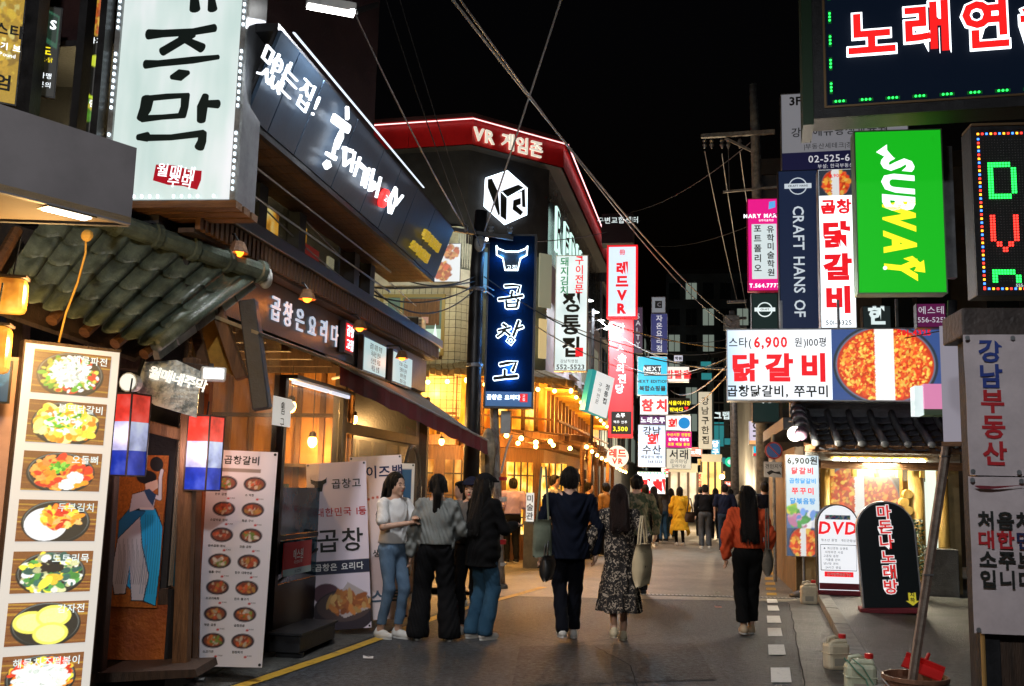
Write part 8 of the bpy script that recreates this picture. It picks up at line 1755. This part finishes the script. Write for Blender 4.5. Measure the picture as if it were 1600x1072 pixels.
# woman in white looking back along the street
person('woman in a white T-shirt and blue jeans with folded arms beside the lilac banner', gp(608, 997), R(52), 1.69, face=True, top=(whitec, dict(half=True, sleeve=.72, slr=.014, hem=.97, w=.018)), legs=(jean, dict(w=.004, waist=1.04, len=.14, fold=.004)), hair='long', hd=(.0, 0),
       shoe=shoew, arms=[((-.06, -.08, -.24), (.10, -.25, -.20)), ((.04, -.14, -.22), (-.12, -.27, -.16))], feet=[(-.07, .05, 0), (.08, -.06, 0)], seed=1)
person('woman seen from behind in a grey sweatshirt and wide black trousers, long ponytail', gp(676, 1000), A180 + R(5), 1.68, top=(greyc, dict(w=.042, sleeve=.9, slr=.016, hem=.98, fold=.011)), legs=(blackc, dict(w=.02, flare=.06, waist=1.08, len=.03, fold=.007)), hair='pony', shoe=(blackc, {}),
       arms=[((-.09, -.04, -.26), (-.02, -.22, -.33)), ((.07, .02, -.27), (.08, -.03, -.51))], feet=[(-.17, .02, 0), (.16, -.03, 0)], seed=2)
person('young woman in a navy cap and taupe top between her two friends', gp(731, 991), R(-14), 1.66, face=True, top=(F_('taupe_top', (.12, .11, .10)), dict(w=.03, hem=.98)), legs=(blackc, dict(w=.004, len=.10)), hair='long', cap=F_('navy_cap', (.012, .014, .03)),
       shoe=shoew, arms=[((-.06, -.05, -.26), (.06, -.22, -.28)), ((.05, .0, -.27), (.06, -.08, -.50))], feet=[(-.09, 0, 0), (.07, .04, 0)], seed=3)
person('woman with long black hair in an oversized black jacket, dark jeans and white canvas shoes', gp(751, 998), R(130), 1.70, coat=(F_('black_jacket', (.004, .004, .0045)), dict(w=.045, hem=.74, flare=-.01)), legs=(jeand, dict(w=.01, flare=.03, len=.05)), hair='longer', cap=blackc,
       shoe=shoew, arms=[((-.07, -.08, -.25), (-.02, -.25, -.22)), ((.07, -.02, -.27), (.06, -.12, -.46))], feet=[(-.09, 0, 0), (.09, .04, 0)], seed=4)
person('man in dark clothes half hidden behind the capped woman near the amber lantern', gp(716, 945), R(-60), 1.62, hgt=.012, top=(blackc, dict(w=.03)), legs=(blackc, dict(w=.01)), hair='short', shoe=shoew, seed=5, female=False)
# walking couple
person('man in a navy suit jacket and dark trousers walking away beside the floral dress', gp(887, 1001), A180 + R(4), 1.79, coat=(F_('navy_jacket', (.004, .006, .014)), dict(w=.032, hem=.80, flare=.0, fold=.009)), legs=(F_('dark_trousers', (.004, .005, .009)), dict(w=.012, flare=.012, len=.09)), hair='short', female=False,
       shoe=shoew, arms=[((-.09, .03, -.27), (-.07, -.02, -.52)), ((.10, .02, -.27), (.08, -.06, -.53))], feet=[(-.08, -.22, 0), (.07, .10, .05)], seed=6)
tote('grey green tote bag hanging at the left side of the man in navy', 'bag', at(848, 812, 10.0), R(8), .20, .36, .08, F_('sage_canvas', (.13, .15, .11)), top=.52); tote('small black handbag low beside the man in navy', 'bag', at(856, 868, 10.0), R(70), .26, .24, .10, mat('black_leather', (.012, .012, .012), .35), top=.16, name='handbag')
flo = bpy.data.materials.new('floral_dress'); flo.use_nodes = True; nt = flo.node_tree; b = nt.nodes['Principled BSDF']; b.inputs['Roughness'].default_value = .8
tc_ = nt.nodes.new('ShaderNodeTexCoord'); vo = nt.nodes.new('ShaderNodeTexNoise'); vo.inputs['Scale'].default_value = 26; vo.inputs['Detail'].default_value = 1.5; vo.inputs['Distortion'].default_value = 1.6; rp_ = nt.nodes.new('ShaderNodeValToRGB')
rp_.color_ramp.elements[0].position = .56; rp_.color_ramp.elements[0].color = (.012, .009, .008, 1); rp_.color_ramp.elements[1].position = .61; rp_.color_ramp.elements[1].color = (.42, .34, .26, 1)
nt.links.new(tc_.outputs['Object'], vo.inputs['Vector']); nt.links.new(vo.outputs[0], rp_.inputs[0]); nt.links.new(rp_.outputs[0], b.inputs['Base Color'])
person('woman in a black floral dress with long brown hair beside the man in navy', gp(966, 1003), A180 - R(4), 1.62, dress=(flo, dict(hem=.33, r=.225)), hair=('long', mat('brown_hair', (.014, .0055, .004), .5, var=.6, vs=14, stretch=(9, 9, .5), bump=.9, bs=22, spec=.25)),
       shoe=(F_('cream_shoe', (.55, .47, .32)), dict(sole=M['plastic'])), arms=[((-.11, .04, -.25), (-.13, -.02, -.50)), ((.12, .03, -.24), (.20, -.03, -.46))], feet=[(-.06, -.16, 0), (.05, .08, .06)], seed=7)
tote('cream patterned tote bag on the right shoulder of the woman in the floral dress', 'bag', at(1004, 850, 9.95), R(62), .34, .40, .12, mat('cream_print', (.55, .45, .28), .8, col2=(.12, .09, .05), vs=16, thr=(.60, .66)), top=.27)
person('woman in a rust red jumper and black trousers with very long black hair walking away', gp(1170, 992), A180 - R(3), 1.64, top=(F_('rust_jumper', (.62, .085, .028), var=.12), dict(w=.042, sleeve=.9, slr=.022, hem=.99, fold=.010, flare=-.02)), legs=(F_('black_slacks', (.005, .005, .005)), dict(w=.016, flare=.02, len=.15, waist=1.10)), hair='longer',
       shoe=(F_('nude_shoe', (.50, .38, .25)), {}), arms=[((-.08, .02, -.26), (-.05, -.10, -.46)), ((.08, .04, -.26), (.07, -.04, -.50))], feet=[(-.05, -.14, 0), (.07, .06, .02)], seed=8)
tote('grey brown shoulder bag on the right side of the woman in the rust red jumper', 'bag', at(1199, 858, 11.1), R(75), .26, .28, .10, F_('grey_brown_bag', (.13, .11, .085)), top=.44)
camo = mat('camo_cloth', (.035, .05, .02), .85, col2=(.16, .13, .07), vs=14, thr=(.47, .53), bump=.2, bs=120)
person('man with curly hair in a camouflage jacket ahead of the floral dress', gp(994, 929), A180, 1.78, hgt=.011, coat=(camo, dict(w=.04, hem=.85)), legs=(blackc, dict(w=.02)), hair='curly', shoe=shoeb, female=False, arms=[((-.09, .03, -.26), (-.08, -.02, -.5)), ((.11, .05, -.24), (.16, -.06, -.46))], seed=9)
G = dict(hgt=.015)
lav = F_('lavender_shirt', (.30, .24, .42), var=.06)
person('man in a lavender shirt and black trousers standing behind the metal pole', gp(799, 879), A180 + R(15), 1.74, top=(lav, dict(w=.035, half=True, sleeve=.9, slr=.02, hem=.98)), legs=(blackc, dict(w=.018)), hair='short', shoe=shoeb, female=False, seed=10, **G)
person('man in a light blue shirt with his head just past the man in lavender', gp(806, 868), A180 + R(35), 1.80, top=(F_('light_blue_shirt', (.26, .34, .45), var=.05), dict(w=.035, sleeve=.9)), legs=(blackc, dict(w=.018)), hair='short', shoe=shoeb, female=False, seed=11, **G)
person('man in a white shirt turned sideways left of the man in navy', gp(864, 882), R(60), 1.82, face=True, top=(F_('white_shirt', (.55, .54, .50), var=.05), dict(w=.03, sleeve=.9)), legs=(blackc, dict(w=.018)), hair='short', shoe=shoeb, female=False, seed=12, **G)
person('woman with wavy hair carrying a black backpack, just left of the yellow coat', gp(1021, 851), A180, 1.66, top=(F_('olive_top', (.05, .045, .03)), dict(w=.035)), legs=(blackc, dict(w=.018)), hair='long', shoe=shoew, seed=13, **G)
q = T('backpack', 'small black backpack on the woman left of the yellow coat', 'backpack', at(1021, 792, 25.3), 0); P(q, 'pack_body', MB().ball((0, .05, 0), .2, 8, (.75, .5, 1.0)), blackc, smooth=True); P(q, 'pocket', MB().ball((0, -.04, -.06), .12, 8, (.9, .4, .8)), F_('dark_grey_cloth', (.03, .03, .03)), smooth=True)
person('person in dark clothes partly hidden between the backpack and the yellow coat', gp(1036, 846), A180 + R(20), 1.68, top=(F_('grey_top', (.08, .08, .08)), dict(w=.035)), legs=(jeand, dict(w=.018)), hair='bob', shoe=shoeb, seed=14, **G)
person('person in a mustard yellow belted trench coat walking away down the street', gp(1062, 853), A180, 1.66, coat=(F_('mustard_coat', (.80, .46, .03), var=.1), dict(w=.05, hem=.45, flare=.07, fold=.012, belt=F_('mustard_belt', (.42, .23, .015)))), legs=(blackc, dict(w=.0)), hair='bob', shoe=shoew, seed=15, arms=[((-.09, .02, -.26), (-.09, -.03, -.49)), ((.09, .02, -.26), (.08, -.1, -.42))], **G)
tote('dark brown shoulder bag held by the person in the yellow coat', 'bag', at(1078, 800, 26.0), R(30), .3, .26, .12, F_('dark_brown_bag', (.05, .03, .02)), top=.35)
person('man in a black long sleeved top and grey trousers right of the yellow coat', gp(1102, 857), A180, 1.74, top=(blackc, dict(w=.04, hem=1.0)), legs=(F_('grey_trousers', (.075, .08, .085)), dict(w=.02, flare=.01, waist=1.06)), hair='short', shoe=shoew, female=False, seed=16, **G)
person('man in a navy polo and dark jeans, second man right of the yellow coat', gp(1133, 861), A180 - R(8), 1.76, top=(navyc, dict(w=.035, half=True, sleeve=.8, slr=.02, hem=.95)), legs=(F_('dk_blue_trousers', (.02, .035, .06)), dict(w=.015)), hair='short', shoe=shoeb, female=False, seed=17, **G)
person('man in a dark navy T-shirt and jeans right behind the woman in red', gp(1196, 880), A180 + R(6), 1.80, top=(navyc, dict(w=.035, half=True, sleeve=.8, slr=.02, hem=.95)), legs=(jeand, dict(w=.015)), hair='short', shoe=shoew, female=False, seed=18, **G)
person('distant person with dark hair seen between the two men right of the yellow coat', gp(1118, 842), A180, 1.66, top=(F_('tan_top', (.2, .13, .08)), dict(w=.035)), legs=(blackc, dict(w=.018)), hair='long', shoe=shoeb, seed=19, **G)
person('customer in dark clothes standing at the amber entrance right of the man in navy', gp(918, 872), R(80), 1.70, top=(F_('brown_top', (.10, .05, .03)), dict(w=.035)), legs=(blackc, dict(w=.018)), hair='short', shoe=shoeb, female=False, seed=22, **G)
for k, (x, y, hh, yw, cl, hr, lab) in enumerate(((1008, 858, 1.70, 0, (.35, .33, .30), 'bob', 'walker in a pale top half hidden behind the curly haired man'), (1048, 842, 1.62, 10, (.45, .20, .12), 'long', 'distant walker in a brick coloured top left of the yellow coat'), (1095, 838, 1.70, -8, (.40, .38, .36), 'short', 'distant walker in a pale grey shirt beyond the man in black'),
        (1142, 842, 1.64, 5, (.10, .16, .28), 'bob', 'distant walker in a blue top beyond the second man'), (1162, 850, 1.75, 0, (.30, .28, .22), 'short', 'distant walker in khaki just left of the woman in rust red'), (1030, 836, 1.58, 20, (.5, .45, .40), 'long', 'small far walker in cream above the black backpack'), (946, 868, 1.70, 40, (.38, .20, .06), 'short', 'person in amber lit clothes between the couple at the timber porch'))):
    person(lab, gp(x, y), A180 + R(yw), hh, top=(F_('far_top_%d' % k, cl), dict(w=.035)), legs=((jeand, dict(w=.018)) if k % 2 else (blackc, dict(w=.018))), hair=hr, shoe=shoew if k % 2 else shoeb, seed=50 + k, hgt=.018)
flush_text()
